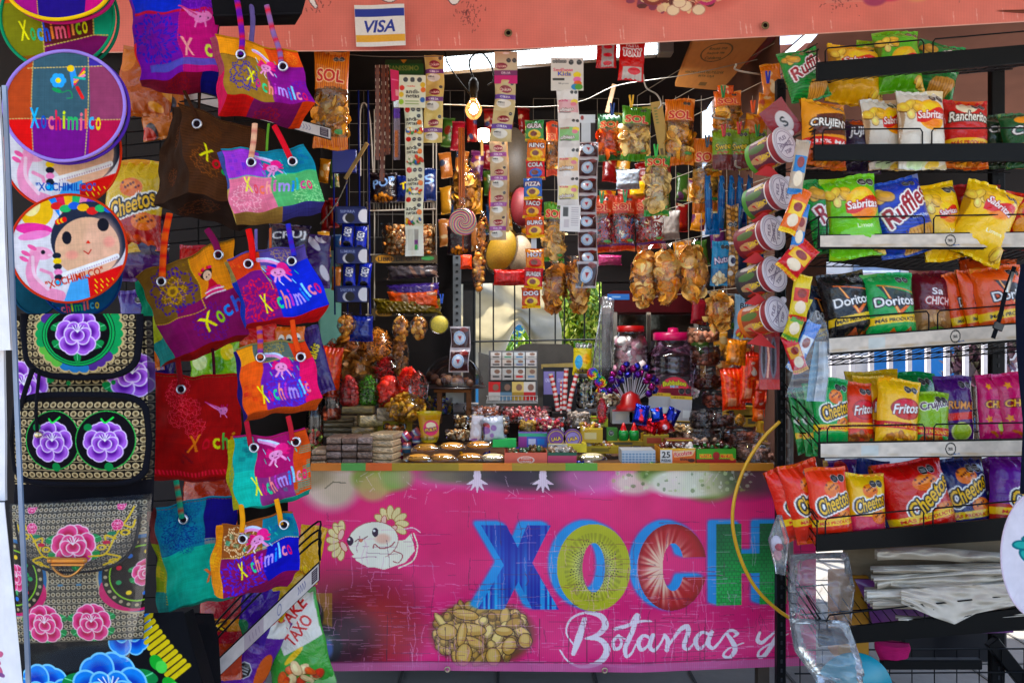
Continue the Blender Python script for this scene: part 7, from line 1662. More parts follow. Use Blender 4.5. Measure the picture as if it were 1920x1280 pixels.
b = MB(); b.box(P(668,302,3.2),(.016,.006,.17),'#9a8050',ry=.55,bev=.002); tag(b.build('wood_slat',M['wood']),'wooden slat on a chain left of the white shelves','slat')
b = MB(); b.tube(spline([P(652,338,3.2),P(636,372,3.2),P(618,400,3.2),P(600,420,3.2)],8),[.004 if k % 2 else .002 for k in range(25)],'#7a766e',5); tag(b.build('chain',M['metal']),'thin chain below the slanting wooden slat','chain')
card('ruler_tag',(1229,190,1250,300),3.1,lambda c: (c.rect(0,0,1,1,'#b89a5c'),[c.rect(.2,.1+k*.05,.45,.12+k*.05,'#6a7a4a') for k in range(6)],c.rect(.15,.8,.4,.92,'#6a5a3a'),c.rect(.6,.82,.85,.9,'#5a7a8a')),'long yellowed cardboard tag hanging from a bent hook','tag',tilt=-10)
wires('bent_hook',[[(1206,140,3.0),(1212,165,3.0),(1232,178,3.05),(1240,195,3.08),(1234,204,3.09)]],'white bent wire hook above the yellowed tag','#b8b4ac',.003,cat='hook')
for (xa,ya,xb,yb,lab) in ((1385,133,1465,145,'top'),(1345,222,1455,228,'second'),(1384,314,1430,318,'third'),(1325,548,1410,556,'lowest')):
 wires('display_hook',[[(xa-5,ya-12,2.95),(xa,ya,3.0),(xb,yb,3.2)]],lab+' white display hook sticking out of the right mesh','#c4beb4',.004,cat='hook')
# ------------------------------------------------------------------ crisps and sweets hanging at the right
GOLD = ['#d8a04a','#c88a34','#e0b468','#b87828']
CHIP = ['#d8b878','#c8a05a','#e0c890']
BR = ['#b87430','#d09042','#9a5e26','#dca85c']
def sol(bx,D,art,fill,lab,tilt=0,yaw=0):
 pouch(bx,D,art,tilt,yaw,0,.22,name='crisps_bag',label=lab,cat='crisps bag',group='clear crisps bags hanging in the stall',mat='wrap',seal=.06,fill=fill,den=.9)
fl = lambda k,s_,c_,n=60,lo=-.85,hi=.4: filler(k,s_,c_,n,lo,hi)
sol((588,96,654,280),2.95,A_sol(y=.27,winy=(.42,.86)),fl('disc',.16,GOLD,110,-.75,.1),'tall clear crisps bag with orange striped ends at the upper left under the banner',1)
sol((1165,200,1220,302),3.1,A_sol('#5a9a2a','#2a6a1c',sub='LIMON'),fl('disc',.2,CHIP,60,-.75,.2),'clear crisps bag with bright green striped ends',2)
sol((1120,213,1170,302),3.2,A_sol('#1a6a3c','#0c4a28',sub='RUEDA',wcol='#b83a1c'),fl('disc',.2,['#d8702a','#c85a1c'],60,-.8,.2),'clear bag of orange puffs with dark green ends')
sol((1246,186,1302,310),3.1,A_sol(),fl('disc',.2,GOLD,70,-.75,.2),'clear crisps bag with orange striped ends right of the yellowed tag',1)
sol((1208,292,1256,405),3.0,A_sol('#2a7a3c','#3a9a2a',sub='LIMON',y=.12,winy=(.2,.88)),fl('disc',.2,CHIP,80,-.8,.6),'clear crisps bag with green ends hanging lower in the middle',1)
sol((1298,258,1350,398),3.1,A_sol(y=.28),fl('disc',.2,GOLD,70,-.75,.1),'clear crisps bag with orange ends behind the blue peanut packs')
sol((1340,172,1392,262),3.05,A_sol('#e0781c','#c85a1c',y=.22,winy=(.34,.98)),fl('disc',.2,GOLD,60,-.9,.2),'clear crisps bag with a bright orange top near the slanting lamp',-3)
sol((1024,228,1046,330),3.2,A_sol('#c8501c','#a83a1c',y=.3),fl('disc',.3,BR,40),'narrow crisps bag half hidden behind the white wafer strip')
sol((1018,380,1060,492),3.1,A_sol('#5a9a2a','#3a8a2a',y=.2,winy=(.3,.9)),fl('disc',.25,CHIP,60,-.8,.3),'clear crisps bag with green top behind the wafer strip, above the fried strips',2)
for i,(a,e,t_,w_) in enumerate(((1095,1150,0,'leftmost'),(1143,1192,1,'middle'),(1190,1246,-4,'rightmost'))):
 sol((a,366,e,474-3*i),3.15,lambda c: (A_sol('#c8481c','#b83a1c',y=.22,winy=(.36,.84),sub='CHURRITOS')(c),c.rect(0,.86,1,.9,'#5a2a6a')),fl('stick',.13,['#b8281c','#c8401c','#a81c14'],90,-.75,.35),w_+' of the three bags of red corn sticks',t_)
# long golden bags of fried pork rind and strips
def chi(bx,lab,t=0,kind='flake',cols=None,n=70,D=3.0,size=.2,s_=.9,name='pork_rind_bag'):
 x0,y0,x1,y1 = bx; root = thing(name,P((x0+x1)/2,y1,D),lab,'snack bag','knotted clear bags of fried snacks')
 w,h = (x1-x0)/F*D,(y1-y0)/F*D; sd = int(x0+y0); U,V = uvgrid(46,26); th = U*2*pi
 prof = np.interp(V,[0,.08,.14,.3,.6,.85,1],[.55,.25,.55,.92,1,.62,.06])
 rr = prof*(1+.05*wob(U*2,V*2,6,sd,4)+.04*np.sin(th*7+V*5)); p = np.stack([np.cos(th)*rr*w/2,np.sin(th)*rr*w/2*.75,(.5-V)*h],-1)
 b = MB(); b.grid(place(p.reshape(-1,3),(x0+x1)/2,(y0+y1)/2,D,0,t).reshape(p.shape),'#fff'); b.build('wrapper',M['film'],root)
 r = np.random.RandomState(sd); v = .14+.8*r.rand(n); q = np.interp(v,[0,.14,.3,.6,.85,1],[.2,.5,.85,.92,.55,.04]); a = r.rand(n)*2*pi; k = r.rand(n)**.5*.8
 pos = np.stack([np.cos(a)*k*q*w/2,np.sin(a)*k*q*w/2*.7,(.5-v)*h*.94],1); b = MB(); scatter(b,kind,place(pos,(x0+x1)/2,(y0+y1)/2,D,0,t),size*w*s_,cols or GOLD,sd); b.build('snacks',M['food'],root)
 return root
W5 = ['#e0a04c','#ecb464','#cc8834','#f2c680']
chi((1180,458,1238,580),'left one of the three big clear bags of fried wheat wheels',2,'disc',W5,120); chi((1222,455,1278,575),'middle one of the three big clear bags of fried wheat wheels',-2,'disc',W5,120,D=2.95); chi((1266,448,1328,572),'right one of the three big clear bags of fried wheat wheels',-4,'disc',W5,130,D=2.98)
chi((1017,488,1062,590),'left clear bag of fried brown strips hanging before the window',2,'flake',BR,80,size=.25); chi((1056,478,1106,592),'right clear bag of fried brown strips hanging before the window',-6,'flake',BR,80,size=.25)
chi((1322,545,1378,618),'short clear bag of golden pork rind below the white hooks',0,'flake',W5,70,size=.25)
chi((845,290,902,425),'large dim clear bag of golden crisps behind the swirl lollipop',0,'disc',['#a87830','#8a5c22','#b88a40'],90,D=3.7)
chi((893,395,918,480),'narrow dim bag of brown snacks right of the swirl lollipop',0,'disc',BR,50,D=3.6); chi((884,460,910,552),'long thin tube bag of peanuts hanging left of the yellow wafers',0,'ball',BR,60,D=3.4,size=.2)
chi((632,585,668,632),'left of the two nut braids in clear wrap under the wire shelves',4,'ball',BR,60,D=3.3,size=.14,name='nut_braid'); chi((735,588,768,642),'second nut braid in clear wrap under the wire shelves',0,'ball',BR,60,D=3.3,size=.14,name='nut_braid'); chi((768,588,802,638),'third nut braid in clear wrap under the wire shelves',0,'ball',BR,60,D=3.3,size=.14,name='nut_braid')
# green pouches, blue peanut packs, peanut strips
for i,x in enumerate((1335,1366,1400)):
 pouch((x,243,x+38,320),3.0+.02*i,A_logo('#7a9a1c','Swee','#e8c81c','#2a3a10',y=.42,h=.16,w=.75,low='#6a2a2a',word2='Pulp',w2c='#c83a2a',rt=6),0,-8,0,.15,name='pulp_pouch',label=['left','middle','right'][i]+' one of the three lime green candy pouches in a row',cat='candy pouch',group='lime green candy pouches',den=1)
for i,(x,t_) in enumerate(((1316,-6),(1340,4),(1358,6),(1374,6),(1392,8))):
 pouch((x,330,x+26,430),3.0+.02*i,lambda c: (c.rect(0,0,1,1,'#1a78b8'),c.oct(.5,.2,.06),c.rect(0,.45,1,.6,'#1a5a9a'),c.text('nuts',.5,.7,.7,.1,'#e8e8e8',rot=80)),t_,55,0,.2,name='peanut_pack',label=['first','second','third','fourth','fifth'][i]+' from the left of the bright blue packs seen edge on',cat='nut pack',group='bright blue nut packs on one hook',den=.9)
for i,(bx,t_,D) in enumerate((((1361,384,1385,534),0,2.96),((1400,388,1421,520),0,3.0))):
 pouch(bx,D,lambda c: (c.rect(0,0,1,1,'#7a5226'),[c.ell(.2+.3*(k % 3),.02+.022*k,.17,.02,['#c89048','#a8702c','#d8a860'][k % 3],rot=k*40) for k in range(44)],c.oct(.3,.25,.03),c.oct(.7,.25,.03),c.rect(.1,.47,.9,.5,'#e0d8d0'),c.ell(.4,.7,.3,.07,'#e8e4e0'),c.ell(.5,.7,.2,.04,'#2a2a4a'),c.ell(.3,.85,.2,.03,'#d8d0c8')),t_,0,0,.3,name='peanut_strip',label=['wider','narrower'][i]+' of the two long clear strips of round peanuts',cat='nut pack',group='long strips of round peanuts',den=1)
pouch((1333,452,1366,536),2.95,A_logo('#1a86b0','Nuts','#e8e0f0','#3a1a4a',y=.42,h=.15,w=.8,rt=15,low='#1a6a98',foot=['#e8d8b8','#d0b890']),3,0,0,.2,name='nut_pack',label='blue nut pack hanging left of the peanut strips',cat='nut pack',den=1)
for i,(bx,q,wd) in enumerate((((1322,400,1350,440),'#1a78b8',''),((1386,360,1402,420),'#2a3a8a','Creme'),((1384,420,1402,520),'#123a6a',''),((1420,450,1432,530),'#1a5a9a',''))):
 pouch(bx,3.08,A_logo(q,wd,'#fff',y=.5,h=.1,rt=80,oc=False),0,0,0,.15,name='nut_pack',label=['small bright blue pack under the leftmost edge on pack','narrow dark blue pack with white lettering between the peanut strips','navy blue pack between the two peanut strips, lower one','thin blue pack edge beside the cans'][i],cat='nut pack',den=.9)
pouch((1376,552,1413,636),2.98,A_logo('#8aa8bc','BIG','#2a2a34','#a8c0d0',y=.26,h=.14,w=.6,word2='CHEW',w2c='#c83a3a',foot=['#d8b03a','#c8401c']),2,0,0,.2,name='candy_pack',label='pale blue candy pack hanging from the lowest white hooks',cat='candy pack',den=1)
# orange wrappers high on the right mesh
for i,(bx,q) in enumerate((((1428,120,1466,190),'#d8801c'),((1420,175,1450,235),'#e08a2a'),((1395,215,1440,260),'#c8701c'),((1345,160,1376,180),'#d8601c'),((1440,260,1466,330),'#b8501c'))):
 pouch(bx,3.05,A_plain(q,i,['#f0b03a','#e8d8b8','#b8401c']),(-8,6,10,0,-4)[i],0,0,.2,name='orange_pouch',label=['highest orange pouch beside the slanting lamp','second orange pouch pegged on the right mesh','orange pouch above the lime green candy pouches','small orange pouch top behind the crisps','rusty orange pouch above the uppermost can'][i],cat='candy pouch',group='orange pouches pegged on the right mesh',den=.8)
# cans seen end on
LT = ['upright','turned','turned','turned','upright']
def can(x,y,i,lab):
 D = 2.62; root = thing('snack_can',P(x,y,D),lab,'snack can','small round snack cans hung one below another'); r_ = 33/F*D; L_ = .12
 ax = np.array([-.55,.80,-.22]); ax /= np.linalg.norm(ax); e1 = np.cross(ax,[0,0,1.]); e1 /= np.linalg.norm(e1); e2 = np.cross(e1,ax); c0 = P(x,y,D)
 c = Cv(200,70,['#6a3446','#54404e','#8a2a30','#443438','#a04a2c'][i],.9,1); c.rect(0,0,1,.2,'#9a3a42'); c.rect(0,.2,1,.24,'#e8e0e0'); r = np.random.RandomState(i)
 for k in range(9): c.ell(k/9+.03,.6,.04,.28,['#4a7a3a','#d8b07a','#c83a2a','#e8e0d8'][k % 4],.8)
 for k in range(6): c.text('CHIPS',k/6+.08,.4,.11,.14,'#f0d03a',rot=-90)
 c.rect(0,.86,1,1,['#5a9a3a','#4a8a3a','#7a1a2a','#2a2a2a','#d8781c'][i]); col,A = c.out(); U,V = uvgrid(c.h,c.w); a = U*2*pi
 p = c0+(np.cos(a)[...,None]*e1+np.sin(a)[...,None]*e2)*r_*.93+(V*L_)[...,None]*ax; b = MB(); b.grid(p,col); b.build('tube',M['paper'],root)
 c = Cv(66,66,'#b8b0b8',1.5,2); c.ell(.5,.5,.44,.44,'#d8d0d8'); c.ell(.5,.5,.4,.4,'#8a7a90',ring=.03)
 an = (25,75,75,40,60)[i]
 for k,t in enumerate(('PLES','PRINGLES','TSIP')): c.text(t,.5+(k-1)*.2*sin(radians(an)),.5+(k-1)*.2*cos(radians(an)),(.36,.6,.36)[k],.12,'#6a5a74',rot=an)
 for s_ in (-1,1): d = radians(an); c.line([(.5+.36*cos(d+.35*s_),.5-.36*sin(d+.35*s_)),(.5+s_*.0,.5),(.5-.36*cos(d-.35*s_),.5+.36*sin(d-.35*s_))],.025,'#6a5a74')
 col,A = c.out(); U,V = uvgrid(c.h,c.w); X,Y = 2*U-1,2*V-1; r = np.hypot(X,Y); k = np.where(r > 1,1/np.maximum(r,1e-6),1); X,Y = X*k,Y*k
 p = c0-ax*.004+(X*r_)[...,None]*e1*1.0-(Y*r_)[...,None]*e2; b = MB(); b.grid(p,cvs(col,A,(X+1)/2,(Y+1)/2)); t = np.linspace(0,2*pi,33); b.tube(c0+(np.cos(t)[:,None]*e1+np.sin(t)[:,None]*e2)*r_-ax*.001,.0035,'#c8c0c8',6,caps=False); b.ball(c0+e1*r_*(.8)+e2*r_*.85,(.012,.004,.012),'#d0c8d0',8,6); b.build('lid',M['plastic'],root)
 b = MB(); q = P(x-28,y+38,D+.03); b.prism([q+[-.05,0,.02],q+[.04,0,.035],q+[.0,0,0],q+[.045,0,-.045],q+[-.05,0,-.03],q+[-.01,0,0]],(0,.003,0),'#b8182a'); b.build('hang_tag',M['paper'],root)
for i,(x,y) in enumerate(((1471,272),(1465,360),(1449,436),(1452,514),(1457,589))): can(x,y,i,['topmost','second','third','fourth','lowest'][i]+' of the five small round snack cans hung beside the black post')
card('peeling_bag',(1440,190,1492,262),2.7,lambda c: (c.rect(0,0,1,1,'#8a2030'),c.ell(.6,.55,.26,.3,'#c8c4c8'),c.text('S',.6,.55,.2,.3,'#222')),'dark red pack with white shapes above the uppermost can','snack pack',tilt=-38,mat='foil',curl=.1)
SLV = [((1484,262,1512,365),'#b8a898','#1a7ab8',10),((1474,352,1508,440),'#e0701c','#f0c83a',22),((1488,380,1512,470),'#2a7ac0','#c8a088',10),((1470,448,1520,520),'#c82838','#e8b83a',40),((1483,515,1518,600),'#d8c01c','#c83a1c',8),((1478,555,1510,640),'#c8b81c','#5a9a3a',20),((1475,625,1505,700),'#c82a3a','#d8a03a',-20),((1492,600,1520,700),'#1a7ad0','#e0e8f0',25)]
for i,(bx,q,q2,t_) in enumerate(SLV):
 pouch(bx,2.52+.01*i,(lambda q,q2: lambda c: (c.rect(0,0,1,1,q),c.rect(.1,.3,.9,.6,q2),c.ell(.5,.72,.3,.14,'#e8d8c0'),c.ell(.5,.42,.25,.1,'#8a2a1c'),c.rect(0,.9,1,1,q2)))(q,q2),t_,0,0,.25,name='candy_sleeve',label=['blue edged','orange','blue','red tilted','yellow','yellow and green','red low','bright blue low'][i]+' small candy packet hanging just right of the cans, '+['first','second','third','fourth','fifth','sixth','seventh','eighth'][i]+' from the top',cat='candy packet',group='small candy packets hanging right of the cans',den=.9)
# face mask packs, red scissor pack, small bag with a doll
def masks():
 root = thing('face_mask_pack',P(1520,740,2.48),'clear packs of light blue face masks hanging beside the post','face mask pack')
 for (l,r_,q,d) in (([(1528,640),(1518,690),(1512,742)],[(1545,640),(1550,690),(1540,752)],'#8fb8d0',2.47),([(1536,645),(1534,700),(1526,748)],[(1549,645),(1553,700),(1546,754)],'#d0d8e0',2.455)):
  U,V = uvgrid(30,12); X = np.interp(V,[0,.5,1],[k[0] for k in l])*(1-U)+np.interp(V,[0,.5,1],[k[0] for k in r_])*U; Y = 640+V*112; DD = d+.004*np.sin(U*30); b = MB(); b.grid(np.stack([(X-960)/F*d,DD,CZ-(Y-640)/F*d],-1),q); b.build('mask',M['cloth'],root)
 U,V = uvgrid(50,24); X = np.interp(V,[0,.1,.4,1],[1518,1512,1500,1470])*(1-U)+np.interp(V,[0,.1,.4,1],[1532,1546,1556,1548])*U; Y = 585+V*158+U*12*V; DD = 2.44+.008*wob(U*2,V*3,6,5,5)
 b = MB(); b.grid(np.stack([(X-960)/F*2.45,DD,CZ-(Y-640)/F*2.45],-1),'#fff'); b.build('wrapper',M['milky'],root)
masks()
card('red_blister',(1424,612,1462,730),2.75,lambda c: (c.rect(0,0,1,1,'#8a3a44'),c.rect(0,0,1,.16,'#a01828'),c.rect(0,.84,1,1,'#b01424'),c.ell(.25,.5,.16,.32,'#7a7684'),c.ell(.7,.5,.16,.32,'#6a6674'),c.ell(.25,.5,.07,.26,'#3a2a34'),c.ell(.7,.5,.07,.26,'#2a2430'),c.line([(.4,.2),(.5,.5),(.42,.8)],.03,'#e0b0a0')),'red carded toy pack hanging under the lowest can','toy pack',mat='foil',curl=.06)
lump('small_gift_bag',[(1458,965),(1440,1010),(1455,1075)],[(1466,965),(1480,1010),(1472,1078)],2.6,'milky','#fff','small clear bag with a toy doll hanging on the black post','gift bag',.02,.006,4)
b = MB(); b.ball(P(1458,1040,2.6),(.014,.01,.018),'#d8a0a8',10,8); b.ball(P(1461,1025,2.595),(.014,.01,.012),'#c83a4a',10,8); b.ball(P(1455,1020,2.61),(.02,.006,.03),'#d8d0e0',10,8); tag(b.build('toy_doll',M['cloth']),'tiny red capped doll inside the small clear bag','toy')
b = MB(); hs_ = [(1462,790),(1430,822),(1398,872),(1378,930),(1374,985),(1388,1045),(1416,1100),(1455,1140),(1500,1170)]
b.tube(spline([P(x,y,2.9) for x,y in hs_],8),.0065,'#d8a81c',10); tag(b.build('yellow_hose',M['plastic']),'yellow plastic hoop curving in front of the pink banner','hoop')
# swirl lollipop, straws, wafers, dried discs
def swirl():
 root = thing('swirl_lollipop',P(868,440,3.1),'round swirl lollipop in clear wrap under orange straws','lollipop'); c = Cv(54,54,'#d88a8a',1.6,2)
 X = c.x-.5; Y = c.y-.5; th = np.arctan2(Y,X); r = np.hypot(X,Y)*2; s_ = (th/(2*pi)*3+r*2.6) % 1.0; k = (s_*6).astype(int) % 6; c.a[...,:3] = np.array([hexc(q) for q in ('#c8485a','#e8c8a8','#5a8a7a','#d87a8a','#e8d8a0','#8a5a9a')])[k]
 col,A = c.out(); U,V = uvgrid(c.h,c.w); X,Y = 2*U-1,2*V-1; r = np.hypot(X,Y); k = np.where(r > 1,1/np.maximum(r,1e-6),1); X,Y = X*k,Y*k; R = 26/F*3.1
 cc = cvs(col,A,(X+1)/2,(Y+1)/2); z = .012*np.sqrt(np.clip(1-X*X-Y*Y,0,1))+.0016*np.sin(((np.arctan2(Y,X)/(2*pi)*3+np.hypot(X,Y)*2.6))*6.28*2)
 p = np.stack([X*R,-z,-Y*R],-1)+P(868,416,3.1); b = MB(); b.grid(p,cc); q = p.copy(); q[...,1] = 3.1+z; b.grid(q[::3,::3],'#d89a9a',flip=True); b.build('candy',M['candy'],root)
 b = MB(); b.tube(spline([P(867,392,3.1),P(872,380,3.09),P(862,372,3.1)],4),[.012]+[.005]*4+[.01]*4,'#fff',8); b.build('wrapper_twist',M['film'],root)
 b = MB(); b.tube([P(868,440,3.1),P(868,470,3.1)],.003,'#a8501c',6); b.build('stick',M['plastic'],root)
swirl()
for i,x in enumerate((861,865,869)): b = MB(); b.tube([P(x,240,3.12),P(x+1,385,3.12)],.004,['#b8641c','#c8702a','#a8581c'][i],6); tag(b.build('candy_straw',M['plastic']),['left','middle','right'][i]+' of the three long orange straws above the swirl lollipop','straw','orange straws')
def wafer(x,y,rx,ry,col,lab,D=3.5,t=0):
 root = thing('wafer_pack',P(x,y+ry,D),lab,'wafer pack','round wafers in clear wrap'); R = rx/F*D; b = MB()
 b.lathe([(.0001,-.008),(R,-.008),(R*1.02,0),(R,.008),(.0001,.008)],P(x,y,D),col,36,R=(pi/2,radians(t),0),sy=ry/rx); b.build('wafer',M['food'],root)
 b = MB(); b.lathe([(.0001,-.02),(R*.7,-.02),(R*1.15,-.004),(R*1.15,.012)],P(x,y,D-.0),'#fff',30,R=(pi/2,radians(t),0),sy=ry/rx); b.build('wrapper',M['film'],root)
wafer(940,470,26,40,'#8f721c','yellow wafer pack right of the lower wafer strip',t=20); wafer(975,478,24,36,'#8a7a64','cream wafer pack behind the gummy strip',3.6); wafer(978,388,20,36,'#5a141c','dark red wafer pack behind the gummy strip',3.7); wafer(962,300,30,60,'#3e352a','dull brown large wafer pack high behind the bulb',4.0)
wafer(824,608,16,16,'#b0a04a','small round yellow wafer hanging right of the nut braids',3.3)
wafer(935,375,18,45,'#a83a30','reddish wafer pack behind the lower wafer strip',3.75)
for i,(bx,q,wd,lab,D) in enumerate((((693,324,745,380),'#1a1014','POP','black pack of chocolate popcorn balls on the wire shelf',3.85),((742,330,800,378),'#1c2a6a','Takis','blue rolled chip bag on the wire shelf beside the black pack',3.87),((790,316,818,376),'#1a2a5a','S','narrow blue bag at the right end of the wire shelf',3.88),((838,425,885,478),'#1c1014','','black pack with golden balls below the swirl lollipop',3.6),((863,478,885,504),'#d8501c','','small orange pack below the golden balls pack',3.55),((925,505,985,535),'#b81c28','','red twisted pack hanging before the window bars',3.4),((976,545,1000,515),'#c8301c','','',0),((1121,478,1166,497),'#b84a7a','','pink folded paper napkin under the red corn stick bags',3.4),((700,560,830,592),'#6a5a1c','','yellow printed pack lying under the tortillas',3.86),((655,592,700,640),'#1a2a7a','','dark blue pack hanging between the nut braids',3.45),((1225,395,1275,450),'#b8b0a8','','crumpled grey paper behind the hanging crisps',3.6),((1155,318,1200,355),'#9aa4b0','','silver foil pack hanging at the centre right',3.4),((1180,340,1215,372),'#b8902a','','yellow pack under the silver foil pack',3.5))):
 if not D: continue
 pouch(bx,D,A_logo(q,wd,'#e8d03a' if wd == 'Takis' else '#8ab0e0','#1a1030',y=.35,h=.28,rt=14,foot=['#c8883a','#a86a2a'] if i in (0,3) else None,oc=False),0,0,0,.25,name='snack_pack',label=lab,cat='snack pack',den=.8)
# popcorn bag and tortilla packs
pouch((714,420,818,480),3.84,lambda c: c.a.__setitem__((Ellipsis,3),0),0,0,0,.22,name='popcorn_bag',label='clear bag of caramel popcorn on the white wire shelf',cat='popcorn bag',mat='wrap',fill=filler('pop',.035,['#c88a4a','#e0b888','#b06a30','#e8cca0'],420,-.9,.9),den=.5)
for i,(bx,q,lab,D) in enumerate((((725,497,822,522),'#4a4448','crumpled grey film bags stacked under the popcorn',3.85),((725,532,825,556),'#3a2a6a','violet pack of tortillas curving on the shelf',3.84),((727,545,822,580),'#b8501c','orange tortillas in clear wrap with coloured pegs',3.82))): pouch(bx,D,A_plain(q,i+20,[q,'#8a6a5a']),-3,0,0,.16,name='tortilla_pack',label=lab,cat='tortilla pack',den=.6)
for i,(x,y,q) in enumerate(((749,562,'#3a9a2a'),(784,562,'#b81c28'),(828,560,'#1a5ab8'),(1184,190,'#d8a81c'),(1148,205,'#2a4a8a'),(1128,370,'#1a8a4a'),(1172,368,'#1a8a4a'),(1357,245,'#b81c28'),(1386,240,'#b81c28'),(1420,245,'#1a7a3a'),(1412,200,'#e0601c'),(1440,145,'#1a3ab8'),(1356,172,'#1a7a3a'),(1326,265,'#1c2a3a'),(1230,282,'#2aa83a'))):
 D = 3.8 if x < 830 else 2.92; root = thing('clothes_peg',P(x,y+10,D),['green','red','blue','yellow','navy','green','green','red','red','green','orange','blue','green','black','light green'][i]+' plastic peg '+['on the orange tortillas','on the orange tortillas','at the right end of the wire shelf','on the bright green crisps bag','on the dark green puffs bag','on the leftmost corn stick bag','on the middle corn stick bag','on the left lime green pouch','on the middle lime green pouch','on the right lime green pouch','on the upper right mesh','near the slanting lamp','on the bright orange topped crisps bag','above the crisps bag behind the blue packs','on the crisps bag hanging lower in the middle'][i],'peg','plastic pegs')
 for s_ in (-1,1): b = MB(); b.box(P(x,y,D)+[s_*.004,0,0],(.006,.008,.045),q,ry=s_*.12,bev=.001); b.build('jaw',M['plastic'],root)
for y,t,lab in ((485,'LIBRE DE GLUTEN','shelf edge strip printed LIBRE DE GLUTEN under the popcorn'),(585,'SIN GRASA','shelf edge strip printed SIN GRASA under the tortillas')):
 card('shelf_strip',(697,y-7,820,y+8),3.83,(lambda t: lambda c: (c.rect(0,0,1,1,'#4a3c22'),c.ell(.2,.5,.14,.5,'#b8861c'),c.text(t,.5,.5,.8,.5,'#1a140c'),c.ell(.85,.4,.1,.25,'#3a8a4a')))(t),lab,'label strip')
# blue cookie rack
br = thing('cookie_rack',P(655,580,3.6),'tall dark blue cookie display rack at the back left','rack'); D = 3.6
for x in (624,648,672,690): b = MB(); b.tube([P(x,170,D),P(x+4,590,D)],.004,'#1a2466',6); b.build('upright',M['paint'],br)
b = MB(); b.box(P(646,303,D),(46/F*D,.02,44/F*D),'#10206a',bev=.003); b.build('header_panel',M['plastic'],br)
for y,t in ((405,'SEPARA'),(480,'SUMERGE'),(552,'SABOREA')):
 b = MB(); b.box(P(660,y,D-.02),(56/F*D,.09,30/F*D),'#0f1d4a',bev=.003); ty = b.build('tray',M['plastic'],br)
 card('tray_print',(633,y-14,688,y+14),D-.072,(lambda t: lambda c: (c.rect(0,0,1,1,'#12235c'),c.text(t,.35,.2,.5,.2,'#8a94b8'),c.ell(.35,.65,.17,.3,'#b8bcc8'),c.ell(.42,.62,.16,.3,'#0a0a14'),c.ell(.9,.5,.2,.45,'#c8ccd8')))(t),None,None,parent=None if False else ty)
for i,(x,y,t_) in enumerate(((652,440,4),(676,448,4),(655,515,0),(684,515,6))):
 pouch((x-12,y-24,x+12,y+24),D-.05,lambda c: (c.rect(0,0,1,1,'#12309a'),c.text('OREO',.5,.4,.7,.3,'#e8ecf8','#0a1a5a',.03,rot=80),c.ell(.5,.85,.3,.1,'#101018')),t_,0,0,.25,name='cookie_pack',label=['upper left','upper right','lower left','lower right'][i]+' blue cookie pack in the tall dark blue rack',cat='cookie pack',group='blue cookie packs in the rack',den=1)
# ------------------------------------------------------------------ goods on the counter
b = MB(); b.box((.05,4.28,.55),(2.0,.62,1.10),'#2a1c18',bev=.005); tag(b.build('back_table',M['wood']),'dark table behind the counter carrying the jars and bags','table')
def carton(bx,D,dep,paint,lab,side='#c8a040',fill=None,cat='carton',top=True,rz=0,group=None,fillk='nut',mat='paper',name='candy_carton'):
 x0,y0,x1,y1 = bx; w,h = (x1-x0)/F*D,(y1-y0)/F*D; c0 = P((x0+x1)/2,y1,D); root = thing(name,c0,lab,cat,group)
 c = Cv(x1-x0,y1-y0,side,1.1,2); paint(c); col,A = c.out(); U,V = uvgrid(c.h,c.w); R = lambda q: rot(np.asarray(q,float).reshape(-1,3),0,0,radians(rz))+c0
 p = np.stack([(U-.5)*w,0*U,(1-V)*h],-1); b = MB(); b.grid(R(p).reshape(p.shape),col); t = .002
 for (c_,s_) in (((-w/2+t/2,dep/2,h/2),(t,dep-.004,h-.001)),((w/2-t/2,dep/2,h/2),(t,dep-.004,h-.001)),((0,dep,h/2),(w-.004,t,h-.001)),((0,dep/2,t),(w-.006,dep-.006,t)),((0,.002,h/2),(w-.004,t,h-.002))): b.box(R(c_)[0],s_,side,rz=radians(rz))
 if top and not fill: b.box(R((0,dep/2,h-.001))[0],(w-.002,dep-.002,.002),side,rz=radians(rz))
 b.build('box',M[mat],root)
 if fill:
  r = np.random.RandomState(int(x0)); n = 46; pos = np.stack([(r.rand(n)-.5)*w*.86,dep*(.1+.8*r.rand(n)),h*(.75+.45*r.rand(n))],1); b = MB(); scatter(b,fillk,R(pos),.014,fill,int(x0)); b.build('sweets',M['candy'],root)
 return root
def bar(x0,y0,x1,y1,D,dep,col,lab,grp,rz=0):
 w,h = (x1-x0)/F*D,(y1-y0)/F*D; c0 = P((x0+x1)/2,(y0+y1)/2,D)+[0,dep/2,0]; U,V = uvgrid(9,12); r = np.random.RandomState(int(x0*3+y0)); b = MB()
 b.box(c0,(w*.985,dep,h*.93),hexc(col)*(.9+.2*r.rand()),rz=radians(rz),bev=.004)
 p = np.stack([(U-.5)*w*.94,-dep/2-.001-.004*np.sqrt(np.clip(1-(2*V-1)**2,0,1))+.0012*r.randn(*U.shape),(.5-V)*h*.86],-1); cc = np.clip(np.tile(hexc(col),(9,12,1))*(.7+.55*r.rand(9,12,1)),0,1); b.grid(rot(p.reshape(-1,3),0,0,radians(rz)).reshape(p.shape)+c0,cc)
 return tag(b.build('amaranth_bar',M['candyw']),lab,'cereal bar',grp)
M['candyw'] = colmat('wrapped_bar',rough=.35,bump=.5,bscale=300,bdist=.001,coat=.4,var=.3,vscale=220)
G = 'wrapped amaranth bars stacked on the counter'
